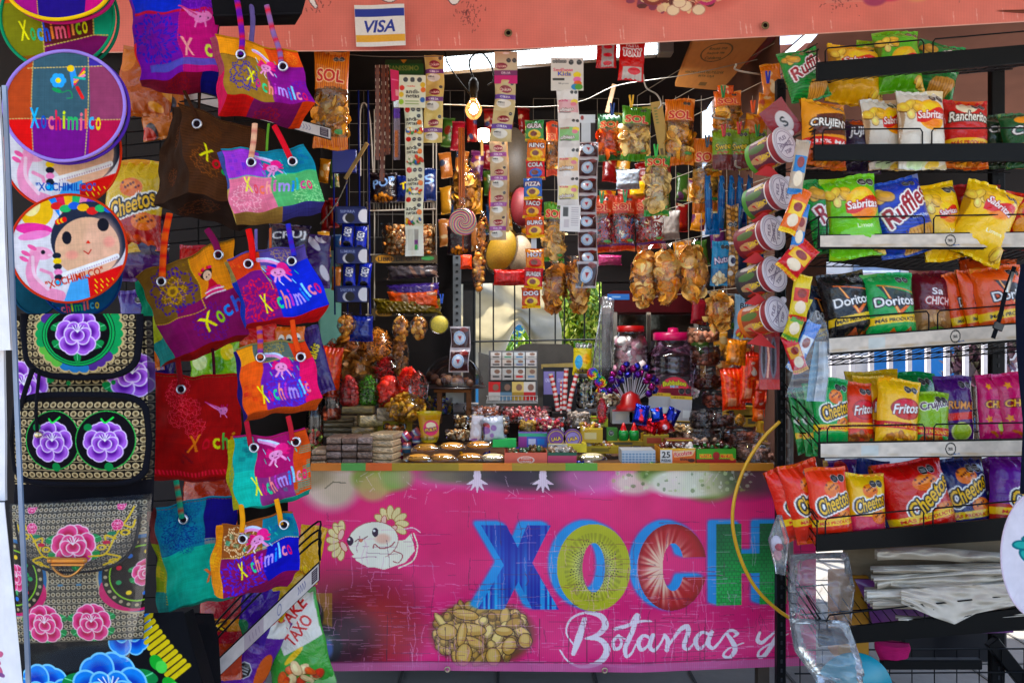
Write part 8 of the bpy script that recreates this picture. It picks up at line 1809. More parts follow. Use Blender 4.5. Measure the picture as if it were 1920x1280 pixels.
for r_ in range(4):
 for k in range(3): bar(612+k*29,819+r_*13.6,640+k*29,832+r_*13.6,3.16+.004*r_,.12,['#8a7468','#7a6258','#94807a','#6e5a50'][(r_+k) % 4],'brown grey amaranth bar, '+['left','middle','right'][k]+' in row '+['one','two','three','four'][r_]+' from the top of the brown block',G)
for r_ in range(5): bar(699,812+r_*12.6,745,824.5+r_*12.6,3.18,.12,'#c0a888','cream amaranth bar, '+['top','second','third','fourth','lowest'][r_]+' of the pale stack right of the brown block',G,-14)
for r_ in range(3): bar(584,842+r_*11,611,852+r_*11,3.15,.12,['#a08874','#8a7060','#b09a80'][r_],'amaranth bar, '+['top','middle','lowest'][r_]+' of the short stack at the left counter corner',G)
for r_ in range(4): bar(606,782+r_*9.5,664,791+r_*9.5,3.55,.1,'#8a785c','dull amaranth slab, '+['top','second','third','lowest'][r_]+' of the stack behind the brown block',G)
for (bx,q,lab,rz) in (((668,778,712,800),'#a08a60','wrapped seed bar lying on top behind the cream stack',20),((660,800,704,818),'#8a7048','wrapped nut brittle leaning behind the brown block',-6),((706,764,745,790),'#94846c','pale wrapped seed block near the gold nuts',0),((640,762,700,776),'#6a5c3c','round seed wafers stacked flat behind the bars',0)):
 bar(*bx,3.4,.08,q,lab,G,rz)
# piled bags at the left
CB = (((598,640,652,760),'#d84a14 #e86020 #c83a10','stick','tall bag of orange puffs at the far left of the pile',130,.12),((634,628,684,690),'#b8742c #a05c20 #c88840','ring','bag of brown ring snacks high at the left of the pile',60,.16),((676,618,738,684),'#b8701c #c8802c #d89440','stick','big bag of golden noodle snacks at the top of the pile',220,.08),((645,674,712,718),'#a8743c #94602c #b88a50','flake','bag of brown squares lying across the pile',60,.16),((700,672,752,716),'#a8101c #c01a28','stick','bag of dark red candies in the pile',120,.09),((736,630,764,712),'#7a4a20 #94602c','nut','dim bag of brown nuts at the right back of the pile',60,.2),((666,708,712,770),'#4a8a14 #5c9c1c #3c7010','stick','bag of bright green puffs low in the pile',150,.11),((708,708,752,768),'#c83418 #d8401c','ball','bag of red orange balls beside the green puffs',120,.13),((748,696,784,748),'#d8341c #e04824','flake','bag of red crisps at the right of the pile',70,.2),((640,708,672,770),'#8a1c14 #a02818','ball','dark red bag between the orange and the green puffs',80,.14),((722,740,800,792),'#b8842c #d0a040 #946820','nut','open bag of golden nuts behind the yellow cup',160,.07),((770,700,800,760),'#a83818 #6a3020','stick','small bag of orange sticks beside the dome',60,.12))
for i,(bx,q,k,lab,n,s_) in enumerate(CB): e_ = (bx[2]-bx[0])*.14; bx = (bx[0]-e_,bx[1]-6,bx[2]+e_,bx[3]+5); chi(bx,lab,180 if i not in (3,4) else 90 if i == 3 else 180,k,q.split(),int(n*1.5),D=3.62-.02*i+(.1 if bx[1] < 680 else 0),size=s_,name='puff_bag')
# jars
def jar(x,y0,y1,rx,D,lab,lid=None,mat='jar',fill=None,cat='jar',ribs=0,neck=.72,knob=False,n=90,sz=.012,lo=.03,hi=.6,kind='ball',name='jar',shape=None):
 root = thing(name,P(x,y1,D),lab,cat); R = rx/F*D; H = (y1-y0)/F*D; c0 = P(x,y1,D)
 t = np.linspace(0,1,34); pr = shape(t) if shape else np.interp(t,[0,.04,.12,.7,.84,.9,1],[.82,.95,1,1,neck+.05,neck,neck]); pr = pr*(1+ribs*np.sin(t*60)*(t < .8))
 b = MB(); b.lathe([(.0001,0)]+[(R*a,H*q) for a,q in zip(pr,t)],c0,'#fff',36); b.build('body',M[mat],root)
 if lid: b = MB(); a = R*neck*1.12; b.lathe([(.0001,H*1.06),(a*.9,H*1.06),(a,H*1.045),(a,H*.94),(a*.96,H*.93)],c0,lid,36); b.lathe([(.0001,H*1.14),(a*.25,H*1.13),(a*.3,H*1.05)],c0,lid,20) if knob else None; b.build('lid',M['plastic'],root)
 if fill:
  r = np.random.RandomState(int(x)); a = r.rand(n)*6.28; k = r.rand(n)**.5*R*.86; pos = np.stack([k*np.cos(a),k*np.sin(a),H*(lo+(hi-lo)*r.rand(n))],1)+c0; b = MB(); scatter(b,kind,pos,sz,fill,int(x)); b.build('sweets',M['food'],root)
 return root
MW = ['#e8d8d8','#e8b8c0','#f0e8e4','#e0a8b8']
jar(1182,616,705,32,3.92,'ribbed clear jar of pink and white marshmallows with a red lid','#b01420',fill=MW,ribs=.02,n=75,sz=.022,hi=.78)
jar(1262,630,748,50,3.9,'big violet tinted jar of marshmallows with a magenta knobbed lid','#d0186c','jarp',MW,ribs=.012,knob=True,n=70,sz=.022,hi=.3,neck=.66)
jar(1100,704,765,20,3.75,'jar of small white sweets behind the candy canes','#3a3a3c',fill=['#e8e0d0','#d8c8b0','#2a2a2a'],n=110,sz=.007,hi=.85)
jar(622,730,786,18,3.5,'clear jar with a salmon label at the left end of the counter',fill=['#c8583c','#d87050'],n=40,sz=.01,hi=.3); jar(590,752,842,16,3.3,'tall clear jar half hidden behind the handbags',fill=['#c85a4a','#8a9a4a'],n=40,sz=.01,hi=.4)
for i,(x,y0,y1,rx,q,lab) in enumerate(((1318,612,640,30,'#a87860','clear tub hanging at the top of the leaning stack'),(1322,648,684,28,'#7a4a3c','second clear tub in the leaning stack'),(1330,690,728,32,'#4a1c14','brown filled tub in the leaning stack'),(1340,734,760,24,'#8a4a3c','small tub with a paper label near the orange bags'),(1318,768,800,24,'#2a2020','dark low tub right of the white cards'),(1350,770,796,28,'#3a1a14','brown low tub beside the dark one'),(1325,796,820,26,'#4a3a34','clear low tub with grey lid'),(1392,800,836,36,'#6a3a2c','ribbed clear tub on the right of the counter'),(1308,800,838,46,'#8a7060','wide clear cake tub in the middle right'),(1420,828,866,40,'#7a5c50','wide clear tub at the right front corner'))):
 D = 3.75 if y1 < 765 else 3.45 if y1 < 840 else 3.2; jar(x,y0,y1,rx,D,lab,fill=[q,hexc(q)*1.3],n=60,sz=.012,lo=.05,hi=.6,neck=.9,ribs=.02,name='tub',cat='tub')
for i,(x,y0,y1,rx,D,f,lab) in enumerate(((915,782,826,40,3.35,['#b8a890','#a87850','#c8c0b0'],'clear round tub of pastries in the middle of the counter'),(905,762,784,34,3.7,['#c8b8b8','#a86a50'],'low white tub behind the pastries'),(985,764,790,50,3.75,['#c87878','#d8b0a8','#a83a3c'],'wide clear tray of pink wrapped sweets'),(1015,784,812,46,3.5,['#b8282c','#e0d0c8','#7a4a9a','#c83a3a'],'clear tray of red and white mints'),(820,744,776,30,3.75,['#2a6a5a','#3a3a8a','#c8a040'],'clear bowl of wrapped candies under the wooden stand'),(1085,772,800,22,3.5,['#c8b8a8','#b0a090'],'clear block bag of pale sweets'),(990,790,812,16,3.4,['#8a6a2a','#a8843c'],'small tub of golden rings'))): jar(x,y0,y1,rx,D,lab,fill=f,n=170,sz=.011,lo=.1,hi=.95,neck=1.05,name='tray',cat='tray',kind='nut')
# dome on wooden stand
dm = thing('cake_dome',P(850,725,3.7),'smoky plastic cake dome on a small wooden stand','dome'); R = 56/F*3.7; t = np.linspace(0,1,16); b = MB()
b.lathe([(R*1.08,0),(R*1.0,.004)]+[(R*cos(a*pi/2)+1e-4,.01+R*.98*sin(a*pi/2)) for a in t],P(850,724,3.7),'#fff',40); b.build('dome',M['smoke'],dm); b = MB(); b.lathe([(.0001,.0),(R*1.1,0),(R*1.1,.006),(.0001,.006)],P(850,726,3.7),'#3a2e2c',40); b.build('plate',M['plastic'],dm)
b = MB(); r = np.random.RandomState(2); scatter(b,'ball',P(850,715,3.7)+r.randn(30,3)*[.05,.04,.008],.02,['#6a4a3a','#8a6a50','#4a3028'],3); b.build('sweets',M['food'],dm)
st = thing('wooden_stand',P(850,790,3.7),'small wooden stool like stand carrying the dome','stand'); b = MB(); b.box(P(850,731,3.7),(68/F*3.7,.14,.014),'#8a5424',bev=.002); b.build('top',M['wood'],st)
for x in (824,879): b = MB(); b.box(P(x,762,3.65),(.022,.03,.15),'#7a4a20',bev=.002); b.build('leg',M['wood'],st)
card('white_sheet',(836,730,870,755),3.72,lambda c: c.rect(0,0,1,1,'#b8b8b4'),'white paper between the legs of the wooden stand','paper')
# cigarette rack
cr_ = thing('pack_display',P(962,755,3.9),'white wire display full of small packs below the window','display'); b = MB(); b.box(P(960,752,3.9),(96/F*3.9,.1,.012),'#a8a8a4'); [b.tube([P(914+k*7.2,742,3.84),P(914+k*7.2,752,3.84)],.0016,'#b8b8b4',4) for k in range(14)]; b.tube([P(912,742,3.84),P(1008,742,3.84)],.002,'#b8b8b4',4); b.build('wire_base',M['paint'],cr_); b = MB(); b.box(P(962,705,3.93),(.24,.012,.25),'#77777a'); b.build('back_panel',M['paint'],cr_)
PQ = ['#d8d4d0 #4a4440','#d0d0cc #3a8a6a','#c8d0d4 #3a7aa8','#d8d4d0 #8a8a8a','#c8c4c0 #2a2a2a','#c8c0b8 #1a1a1a','#b8c4c8 #4a5a8a','#c8c4c8 #3a3a4a','#c8c8c4 #5a5a5a','#c0c0bc #2a2a2a','#d0d0cc #c81c28','#b8b0a0 #6a8aa8','#c81c28 #c8c4c0','#2a3030 #6a8aa0','#d8c078 #a88a3a','#d8d4cc #b81c28']
for k in range(16):
 r_,c_ = k//4,k % 4; y0 = (660,674,690,716)[r_]; hh = (13,13,22,34)[r_]; q = PQ[k].split()
 carton((920+c_*22+(-4 if r_ == 3 else 0),y0,940+c_*22+(-2 if r_ == 3 else 0),y0+hh),3.86+.012*(3-r_),.02,(lambda q: lambda c: (c.rect(0,0,1,1,q[0]),c.rect(0,.55,1,1,q[1] if r_ > 2 else '#b8b4b0'),c.ell(.6,.3,.25,.18,'#8a6a5a'),c.rect(.2,.62,.8,.8,q[1])))(q),'small pack in row '+['one','two','three','four'][r_]+', column '+['one','two','three','four'][c_]+' of the white wire display',side=q[0],cat='pack',group='small packs in the white wire display',name='small_pack')
card('shelf_card',(1018,688,1080,770),4.0,lambda c: (c.rect(0,0,1,1,'#15151c'),[c.rect(.03+.37*k,.1,.36+.37*k,.62,'#8a80b8') for k in (0,1)],[c.text('CALMA',.2+.37*k,.3,.24,.08,'#d8d8f0') for k in (0,1)]),'dark board with two lilac packs behind the candy canes','board')
# front row boxes
ZF = 3.14
carton((946,848,1026,875),ZF,.12,lambda c: (c.rect(0,0,1,1,'#d8705c'),c.ell(.5,.52,.2,.26,'#f0dcd0'),c.ell(.5,.52,.17,.21,'#d8705c'),c.text('TODAY',.5,.42,.24,.13,'#f4ece4'),c.text('CIGARS',.5,.62,.24,.13,'#f4ece4')),'coral pink open box with a white badge at the counter front','#c8604c',['#5a4a2c','#3a5a3a','#7a5a34'])
carton((1027,848,1081,868),ZF,.12,lambda c: (c.rect(0,0,1,1,'#b84a6a'),c.rect(0,0,1,.3,'#1c5a44')),'magenta and dark green box right of the coral pink box','#8a8a6a',['#a8a098','#8a6a50']); carton((1028,832,1100,848),3.22,.08,lambda c: (c.rect(0,0,1,1,'#c8b83a'),c.rect(0,0,.5,1,'#c8c0b8'),c.text('10',.16,.5,.2,.7,'#222')),'pale and yellow carton printed 10 behind the magenta box','#b8a83a')
carton((1166,844,1229,868),ZF,.1,lambda c: (c.rect(0,0,1,1,'#b8c0c8'),[c.ell(.05+.1*(k % 10),.3+.2*(k//10),.04,.06,'#6a8aa8') for k in range(40)]),'white tissue box with a fine blue pattern at the counter front','#b0b0b0'); b = MB(); b.lathe([(.0001,0),(.03,0)],P(1197,842,3.19),'#3a2c2c',20,sy=.5); tag(b.build('dark_opening',M['paper']),'dark oval opening of the white tissue box','opening')
carton((1238,840,1304,868),ZF,.13,lambda c: (c.rect(0,0,1,1,'#e0701c'),c.rect(0,0,1,.14,'#e8b82c'),c.rect(.0,.12,.34,.96,'#e0dcd8'),c.text('25',.17,.42,.24,.42,'#111'),c.text('PIEZAS',.17,.8,.26,.16,'#111'),c.poly([(.36,.2),(1,.1),(.9,.5),(.4,.6)],'#e8c89a'),c.text('Ricolate',.65,.34,.5,.3,'#c81c28','#f4e8dc',.02,rot=8),c.text('Bitz',.72,.72,.3,.18,'#3a1a10'),c.ell(.88,.8,.1,.12,'#5a2a14')),'yellow and orange box printed 25 PIEZAS at the counter front','#c8881c',['#4a1c14','#7a2c20','#d8d0c8'])
carton((1306,841,1380,868),ZF,.13,lambda c: (c.rect(0,0,1,1,'#4aa01c'),c.rect(0,.72,1,1,'#c0182a'),c.text('NUCITA',.24,.5,.3,.26,'#e0281c','#f0d83a',.03),c.ell(.5,.48,.09,.26,'#a8281c'),c.text('MANGO',.76,.5,.3,.26,'#e0281c','#f0d83a',.03),c.ell(.9,.7,.06,.1,'#e8a01c')),'bright green and red box at the right of the counter front','#3a8a1c',['#3a1414','#5a2a20','#2a6a2a'])
carton((972,812,1026,838),3.3,.07,lambda c: (c.rect(0,0,1,1,'#5a6ac0'),c.rect(0,0,1,.25,'#4ab08a'),c.rect(0,.25,.3,1,'#a84a9a'),c.rect(.35,.4,.6,.8,'#d8d8f0'),c.rect(.65,.4,.9,.8,'#3a8ad8')),'blue and violet box behind the coral pink box','#5a4a8a'); carton((924,824,968,838),3.24,.06,lambda c: c.rect(0,0,1,1,'#2ab45a'),'plain bright green box behind the pastries','#1f9a4a')
carton((708,784,768,812),3.45,.09,lambda c: (c.rect(0,0,1,1,'#c0a818'),c.ell(.3,.6,.12,.3,'#6a1a2c'),c.text('BER',.8,.5,.25,.3,'#7a1a1c')),'yellow box with a dark red fruit behind the bars','#a89018',['#2a3a7a','#3a8a3a','#c8c8c8'])
for i,(bx,q,lab) in enumerate((((1090,802,1130,830),'#c0a01c','yellow display box of small packs behind the violet tins'),((1100,836,1160,850),'#c8a81c','low yellow box in front of the green bottles'),((1140,826,1205,836),'#a88a2c','long thin open box holding the green bottles'),((1206,814,1254,836),'#b8942c','yellow box of small cards left of the cake tub'),((1250,824,1300,842),'#8a4a30','brown red box under the cake tub'),((1362,762,1424,782),'#c0941c','upper left of the yellow cartons at the right side'),((1394,778,1450,800),'#c89c1c','middle of the yellow cartons at the right side'),((1426,790,1462,812),'#b88c14','lower right of the yellow cartons at the right side'),((1148,768,1186,794),'#c8c8c8','white and teal toothpaste like box by the foil wrappers'),((1180,772,1218,792),'#14707a','teal box behind the foil wrappers'),((1110,782,1140,800),'#a8b41c','lime yellow box beside the white sweets'))):
 carton(bx,3.3+.03*(i % 4) if bx[3] > 800 else 3.55,.07,(lambda q,i: lambda c: (c.rect(0,0,1,1,q),c.rect(.15,.3,.7,.75,['#d8d0c0','#7a6a1c','#3a3a3a','#c83a3c'][i % 4],.7),c.rect(0,0,1,.12,'#e8c83a' if i < 8 else '#d83a4a')))(q,i),lab,q,['#a85a3a','#c8a040','#d8d0c8'] if i in (0,1,3) else None)
for i,(x,y0,x1,y1,lab) in enumerate(((1216,736,1256,784,'left of the two white cards with yellow headers'),(1256,742,1297,790,'right of the two white cards with yellow headers'))): card('header_pack',(x,y0,x1,y1),3.6-.04*i,lambda c: (c.rect(0,0,1,1,'#b8b8bc'),c.rect(0,0,1,.14,'#d0b01c'),c.rect(0,.95,1,1,'#d0b01c'),c.text('de la Rosa',.4,.07,.5,.06,'#5a4a1c'),c.rect(.6,.55,.9,.85,'#d8dcdc')),lab,'card',tilt=3)
carton((1236,724,1296,742),3.72,.06,lambda c: (c.rect(0,0,1,1,'#b8304a'),c.oct(.7,.5,.3),c.oct(.9,.5,.3)),'pink candy box with an arched header before the violet jar','#a82a40')
card('arched_header',(1238,706,1292,728),3.71,lambda c: (c.rect(0,0,1,1,'#2a1c28'),c.ell(.5,1,.48,.95,'#c83a50'),c.text('Bubbaloo',.5,.5,.8,.4,'#e8d83a','#3a6a1c',.04,arc=.3),c.text('MIX',.5,.82,.3,.22,'#8ac8e8')),'arched pink header with yellow bubble lettering','card',lean=-6)
# pastries on a white tray
tr = thing('pastry_tray',P(852,880,3.16),'white foam tray wrapped in film on the counter front','tray'); b = MB(); b.box(P(852,874,3.22),(188/F*3.16,.14,.014),'#c8d4d0',bev=.004); b.build('tray',M['plastic'],tr)
for k in range(8):
 x = (785,830,882,925,798,848,898,1110)[k]; y = (858,857,856,857,838,836,834,856)[k]; c0 = P(x,y,3.2+(.05 if 3 < k < 7 else 0)); b = MB(); b.ball(c0,(.05,.022,.016),['#b8843c','#c08a48','#b07830','#c8b890'][k % 4],16,9); U,V = uvgrid(12,20)
 root = thing('wrapped_pastry',c0-[0,0,.016],['first','second','third','fourth','left back','middle back','right back','far right'][k]+' wrapped pastry '+('in the front row of the foam tray' if k < 4 else 'of the row behind the foam tray' if k < 7 else 'beside the white tissue box'),'pastry','wrapped pastries'); b.build('pastry',M['food'],root)
 th = np.linspace(0,pi,12); p = np.stack([np.tile(np.linspace(-1,1,20)*.06,(12,1)),-np.outer(np.cos(th),1-.5*np.abs(np.linspace(-1,1,20))**4)*.03,np.outer(np.sin(th),1-.6*np.abs(np.linspace(-1,1,20))**4)*.024-.012],-1)+c0+.001*np.random.RandomState(k).randn(12,20,3); b = MB(); b.grid(p,'#fff'); b.build('wrapper',M['film'],root)
# purple tins, green bottles, yellow cup, striped cylinders
for i,x in enumerate((1043,1074)):
 c = Cv(36,36,'#5a1e78',1.5,2); c.ell(.5,.5,.4,.4,'#b89a3c',ring=.05); c.ell(.5,.5,.33,.33,['#6a2a8a','#8a7ab8'][i]); c.text('LALA',.5,.5,.5,.2,'#e8c81c','#3a0f4a',.03,rot=10); col,A = c.out(); U,V = uvgrid(c.h,c.w); X,Y = 2*U-1,2*V-1; r = np.hypot(X,Y); k = np.where(r > 1,1/np.maximum(r,1e-6),1); X,Y = X*k,Y*k; R = 17.5/F*3.24
 b = MB(); b.grid(np.stack([X*R,0*X,-Y*R],-1)+P(x,822,3.24),cvs(col,A,(X+1)/2,(Y+1)/2)); b.lathe([(R,0),(R*1.03,-.004),(R*1.03,-.02),(.0001,-.021)],P(x,822,3.24),'#4a1668',30,R=(pi/2,0,0)); tag(b.build('round_tin',M['plastic']),['left','right'][i]+' of the two round violet candy tins','tin','round violet tins')
for i,x in enumerate((1169,1189)):
 root = thing('squeeze_bottle',P(x,825,3.33),['left','right'][i]+' of the two small green bottles with red tips','bottle','small green bottles'); s_ = 3.33/F; b = MB(); b.lathe([(.0001,0),(9*s_,0),(9.5*s_,14*s_),(8*s_,18*s_),(6*s_,19*s_)],P(x,825,3.33),'#148a3c',18); b.build('body',M['plastic'],root); b = MB(); b.lathe([(6.5*s_,18*s_),(5*s_,23*s_),(1.5*s_,33*s_),(.0001,33*s_)],P(x,825,3.33),'#c8141c',16); b.build('tip',M['plastic'],root)
carton((1138,802,1158,826),3.36,.03,lambda c: (c.rect(0,0,1,1,'#3a7a1c'),c.oct(.4,.4,.2)),'small green pack left of the green bottles','#2a6a1c')
cup = thing('candy_cup',P(805,828,3.28),'yellow lattice cup of sweets with a round printed label','cup'); s_ = 3.28/F; b = MB(); b.lathe([(14*s_,0),(18*s_,8*s_),(16*s_,12*s_),(22*s_,50*s_),(24*s_,56*s_)],P(805,828,3.28),[['#b8a41c','#3a3a1c','#c8b020','#b8942c','#c8b41c'][k] for k in range(5)] and np.array([hexc(q) for q in ('#b8a41c','#5a5a1c','#c89a3c','#c09030','#c8b81c')]),28); b.build('body',M['candy'],cup)
card('round_label',(793,787,823,817),3.22,lambda c: (c.rect(0,0,1,1,'#c09030'),c.ell(.5,.5,.46,.46,'#d83a6a'),c.ell(.5,.35,.3,.2,'#e8d8b8'),c.text('PULPI',.5,.6,.7,.2,'#e8d83a','#7a1a5a',.05,rot=10)),None,None,parent=cup)
for i,(x,y,q) in enumerate(((752,815,'#8a3a7a'),(772,808,'#7a6a9a'),(762,838,'#3a6a8a'),(781,826,'#4a3a7a'),(747,850,'#8a2a4a'))):
 s_ = 3.25/F; b = MB(); b.lathe([(.0001,0),(9*s_,0),(9*s_,7*s_),(9.1*s_,7*s_),(9.1*s_,12*s_),(9*s_,12*s_),(9*s_,20*s_),(.0001,20*s_)],P(x,y+10,3.27+.02*(i % 2)),np.array([hexc(k) for k in (q,q,q,'#c8b8a8','#4a8ab0',q,'#c85a4a',q)]),18,R=(0,.9 if i < 2 else 0,0)); tag(b.build('candy_roll',M['candy']),['first tipped','second tipped','front','rear upright','leftmost low'][i]+' striped candy roll between the pale bars and the yellow cup','candy roll','striped candy rolls')
# lollipop bouquet
ls = thing('lollipop_stand',P(1182,768,3.5),'red dotted stand holding the bouquet of foil lollipops','stand'); s_ = 3.5/F; b = MB(); b.lathe([(26*s_,0),(27*s_,6*s_),(20*s_,12*s_),(16*s_,28*s_),(.0001,36*s_)],P(1182,768,3.5),'#a8141c',28); b.build('base',M['plastic'],ls)
r = np.random.RandomState(21)
for k in range(26):
 a = pi*(.04+.92*((k*.618) % 1)); q = .55+.45*((k*7) % 26)/26; X = 1188+52*cos(a)*q; Y = 742-60*sin(a)*q*1.05; D = 3.5-.06+.12*r.rand(); root = thing('foil_lollipop',P(X,Y,D),'foil wrapped '+['violet','blue','purple red'][k % 3]+' lollipop in the bouquet on the red stand','lollipop','foil lollipops in the '+['violet','blue','purple red'][k % 3]+' wrap'); b = MB()
 v0 = b.ball(P(X,Y,D),.0165,['#5a2a8a','#3a3a9a','#8a2a6a'][k % 3],9,7,R=(r.rand()*3,r.rand()*3,0)); b.v[0] = b.v[0]+r.randn(*b.v[0].shape)*.0016; b.build('sweet',M['foilshine'],root); b = MB(); b.tube([P(X,Y,D),P(1182+(X-1182)*.35,748,3.5)],.0022,'#d0d0d8',5); b.build('stick',M['plastic'],root)
for i,(bx,q,t_) in enumerate((((1188,758,1216,796),'#1a3ab0',12),((1220,764,1244,790),'#2a4ab8',-8),((1248,764,1272,796),'#142a8a',24),((1228,776,1262,812),'#b01428',-14),((1198,792,1236,812),'#b8182c',30),((1214,784,1232,806),'#c81c34',0))): pouch(bx,3.36+.01*i,A_plain(q,i,[q,'#d83a4a','#d8d8e8']),t_,0,0,.3,name='foil_wrapper',label=['left blue','middle blue','right blue','big red','low red','small red'][i]+' foil wrapped chocolate under the lollipop bouquet',cat='chocolate',group='foil wrapped chocolates',mat='foilshine',den=.9)
# candy canes, rainbow lollies, tall bags
for i,(x,y0,y1,t_) in enumerate(((1046,700,770,-14),(1058,690,768,4),(1066,700,772,16),(1052,712,775,0))):
 n = 30; pts = spline([P(x+t_,y0,3.72),P(x+t_*.4,(y0+y1)/2,3.72),P(x,y1,3.72)],15); cc = np.array([hexc('#c0182a') if (k//2) % 2 else hexc('#e0d8d4') for k in range(len(pts))]); b = MB(); b.tube(pts,.011 if i != 3 else .005,cc,8); tag(b.build('candy_cane',M['candy']),['left','middle','right','thin'][i]+' red and white striped candy stick in the middle of the counter','candy stick','striped candy sticks')
for i,(x,y,q) in enumerate(((1126,715,'#3aa03a'),(1112,700,'#c83a8a'),(1128,735,'#c8701c'))):
 b = MB(); a = np.linspace(0,6*pi,70); R = .004+.0013*a; p = np.stack([R*np.cos(a),0*a,R*np.sin(a)],1)+P(x,y,3.7); cc = np.array([hexc(['#c8281c','#e8c81c','#2a9a3a','#2a5ac8','#8a2aa0'][(k//4+i) % 5]) for k in range(70)]); b.tube(p,.0042,cc,6); b.tube([P(x,y,3.7),P(x-4,y+40,3.7)],.0025,'#d8d8d8',5); tag(b.build('rainbow_lollipop',M['candy']),['middle','upper','lower'][i]+' of the three rainbow spiral lollipops left of the bouquet','lollipop','rainbow spiral lollipops')
pouch((1074,640,1110,704),3.8,lambda c: (c.rect(0,0,1,1,'#c8b81c'),c.rect(0,0,1,.2,'#3a6a1c'),c.oct(.25,.13,.08),c.oct(.55,.13,.08),c.oct(.85,.13,.08),c.ell(.3,.6,.2,.2,'#3a9ac8'),c.ell(.7,.5,.2,.15,'#e0a83a'),c.text('VERO',.5,.85,.6,.1,'#3a1a6a')),2,0,0,.2,name='candy_bag',label='yellow and green candy bag standing before the popcorn machine',cat='candy bag',den=1)
for i,(bx,q,k,lab) in enumerate((((1354,636,1408,688),['#c88a3c','#d8a050'],'ball','bag of golden corn kernels at the right side'),((1362,674,1408,770),['#d83a14','#e84c1c'],'stick','bag of bright orange red sticks at the right side'),((1118,742,1140,800),['#a8142c','#c82a3c'],'ball','narrow bag of dark red candies left of the bouquet'),((1400,640,1430,700),['#d84a14','#c03a10'],'flake','orange bag behind the red carded toys'),((1376,775,1398,800),['#b8842c'],'nut','small bag of nuts by the yellow cartons'),((1425,808,1462,842),['#8a6a2c','#a8843c'],'nut','bag of golden nuts behind the yellow hoop'))): chi(bx,lab,180,k,q,130,D=3.66 if bx[1] < 700 else 3.4,size=.12,name='snack_sack')
for i,(x,y) in enumerate(((1412,690),(1428,712),(1444,735),(1425,745))): pouch((x-10,y-22,x+12,y+22),3.3+.02*i,A_plain('#c8401c',i,['#e8783a','#d8d0c8','#a8281c']),4,0,0,.2,name='orange_sachet',label=['first','second','third','fourth'][i]+' from the top of the orange sachets left of the black post',cat='sachet',group='orange sachets by the black post',den=.9)
for i,(bx,q) in enumerate((((882,778,905,826),'#c8c0c4'),((905,780,945,828),'#b8bcc4'))): pouch(bx,3.27,A_plain(q,i,['#8a5aa0','#d8d8e0','#c83a4a']),6-10*i,0,0,.2,name='clear_pack',label=['purple lettered small','larger silver'][i]+' clear pack leaning on the pastry tub',cat='pack',den=.9)
# popcorn machine
pm = thing('popcorn_machine',P(1230,760,4.25),'popcorn machine with a dark red top, glass sides and a white frame','popcorn machine'); D = 4.15
b = MB(); b.prism([P(1138,552,D),P(1150,545,D),P(1318,545,D),P(1322,552,D),P(1316,585,D),P(1148,585,D)],(0,.4,0),'#4a0f18'); b.build('hood',M['paint'],pm); card('hood_label',(1139,551,1180,562),D-.003,lambda c: (c.rect(0,0,1,1,'#1f6ab0'),c.rect(.2,.4,.6,.6,'#8ab0d8')),None,None,parent=pm)
for x in (1153,1305,1216): b = MB(); b.box(P(x,665,D+.01),(.022,.02,160/F*D),'#a8a49c' if x != 1216 else '#b8b0a0',bev=.002); b.build('frame_post',M['paint'],pm)
b = MB(); b.box(P(1230,665,D+.38),(150/F*D,.01,160/F*D),'#3a3830'); b.build('back_panel',M['paint'],pm); b = MB(); b.grid(np.array([[P(1160,590,D),P(1300,590,D)],[P(1160,740,D),P(1300,740,D)]]),'#fff'); b.build('glass',M['jar'],pm)
lump('plastic_cover',[(1130,555),(1116,640),(1108,705)],[(1152,560),(1148,640),(1150,705)],4.1,'milky','#fff','dusty clear plastic sheet draped beside the popcorn machine','plastic sheet',.04,.012,15)
# ------------------------------------------------------------------ dim stock at the back and loose sweets
ORD = ['first','second','third','fourth','fifth','sixth','seventh']
r = np.random.RandomState(31)
QC = ['#a8441c','#7a1c1c','#b87a24','#3a5a24','#5a2a5a','#24406a','#a86a3a','#8a2430','#c08a3a']
for gi,(x0,y0,nx,ny,dx,dy,D,where) in enumerate(((598,300,2,4,22,62,3.95,'behind the blue cookie rack'),(826,215,3,4,26,66,4.15,'behind the swirl lollipop'),(905,205,3,4,34,60,4.25,'behind the wafer strips'),(1126,300,4,3,34,52,4.1,'behind the corn stick bags'),(1262,330,3,3,34,56,3.9,'left of the blue nut packs'),(1300,560,3,3,36,56,4.0,'around the popcorn machine'))):
 for j in range(ny):
  for i in range(nx):
   x = x0+i*dx+r.randn()*4; y = y0+j*dy+r.randn()*6; w = dx*(.75+.3*r.rand()); h = dy*(.7+.3*r.rand()); q = QC[r.randint(9)]; q2 = QC[r.randint(9)]; s_ = r.randint(99)
   pouch((x,y,x+w,y+h),D+.03*r.rand(),A_plain(q,s_,[q2,q,'#c8b890']),r.randn()*5,r.randn()*15,0,.25,name='hanging_pack',label=f'dim packet {where}, row {["one", "two", "three", "four"][j]}, {ORD[i]} from the left',cat='snack packet',group='dim packets hanging at the back '+where,den=.6)
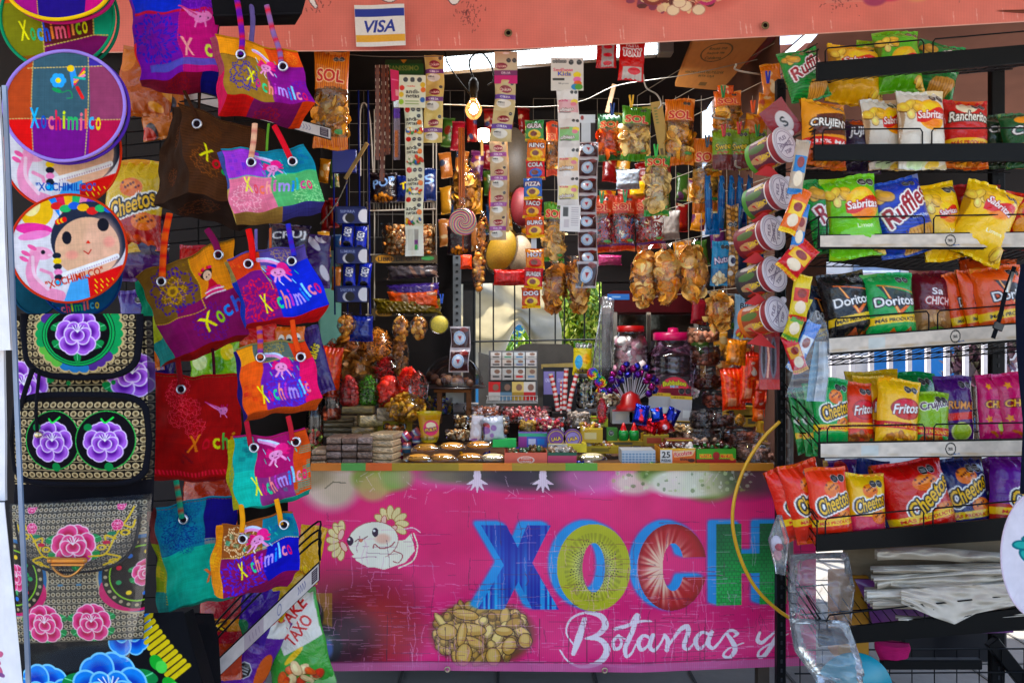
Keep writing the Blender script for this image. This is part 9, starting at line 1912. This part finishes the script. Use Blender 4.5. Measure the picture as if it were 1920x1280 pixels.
for gi,(q,nm) in enumerate((('#b8182a','red'),('#2a8a3a','green'),('#c8942c','gold'),('#2a3aa8','blue'),('#c8b8b0','white'))):
 c0 = P(900,850,3.3); b = MB(); b.ball(c0,(.013,.009,.008),q,8,6)
 for s_ in (-1,1): b.add([c0+[s_*.011,0,0],c0+[s_*.022,.003,.008],c0+[s_*.024,-.002,0],c0+[s_*.021,.002,-.007]],[[0,1,2,3]],q)
 o0 = tag(b.build('wrapped_sweet',M['candy'],None,c0),f'small loose {nm} wrapped sweet lying among the boxes on the counter','sweet',f'loose {nm} wrapped sweets on the counter')
 for k in range(10):
  o = o0 if k == 0 else o0.copy()
  if k: C.objects.link(o)
  x = 700+r.rand()*700; D = 3.13+.62*r.rand(); z = P(0,878,3.1)[2]+.008
  o.location = (float((x-960)/F*D),float(D),float(z+.01*r.rand())); o.rotation_euler = (r.randn()*.2,r.randn()*.2,r.rand()*6)
for i,(x,y,rx,h,D,q,lab) in enumerate(((880,800,30,22,3.55,'#b88a4a','clear tub of golden sweets left of the pastry tub'),(1030,806,22,20,3.4,'#b83a4a','small clear tub of red sweets behind the violet box'),(1140,760,26,24,3.6,'#8a6a4a','clear tub of brown sweets left of the bouquet'),(1280,812,28,18,3.5,'#c8a06a','shallow clear tub of biscuits right of the foil chocolates'),(740,822,20,26,3.4,'#c87a3a','small clear tub of orange sweets behind the cream bars'),(860,822,26,16,3.4,'#a87a4a','shallow clear tub behind the wrapped pastries'))):
 jar(x,y-h,y,rx,D,lab,fill=[q,hexc(q)*.7,'#d8c8a8'],n=90,sz=.01,lo=.1,hi=.9,neck=1.05,name='tub',cat='tub',kind='nut')

for i,(bx,q) in enumerate((((1352,690,1396,768),'#e04a14'),((1388,660,1424,756),'#d8401a'),((1410,742,1450,790),'#e86a28'),((1362,636,1400,684),'#d8882c'),((1432,756,1462,800),'#c8481c'),((598,650,640,742),'#d84a1c'))):
 pouch(bx,3.5-.03*i if i < 5 else 3.5,(lambda q,i: lambda c: (c.rect(0,0,1,1,q),c.noise(.3,12),[c.line([(.1+.2*k,.1),(.15+.2*k,.9)],.03,'#f08a4a',.5) for k in range(4)],c.rect(.2,.7,.55,.9,'#e8c8b0',.6) if i != 5 else None))(q,i),(-4,3,0,5,-3,6)[i],0,0,.3,name='orange_bag',label=['big bright orange bag behind the yellow cartons','tall orange bag beside the red carded toys','light orange bag just above the yellow cartons','golden bag under the pork rind bag at the right','rust orange bag by the black post above the hoop','orange bag at the far left of the puffs pile'][i],cat='snack bag',group='orange bags at the edges of the counter',den=.8)
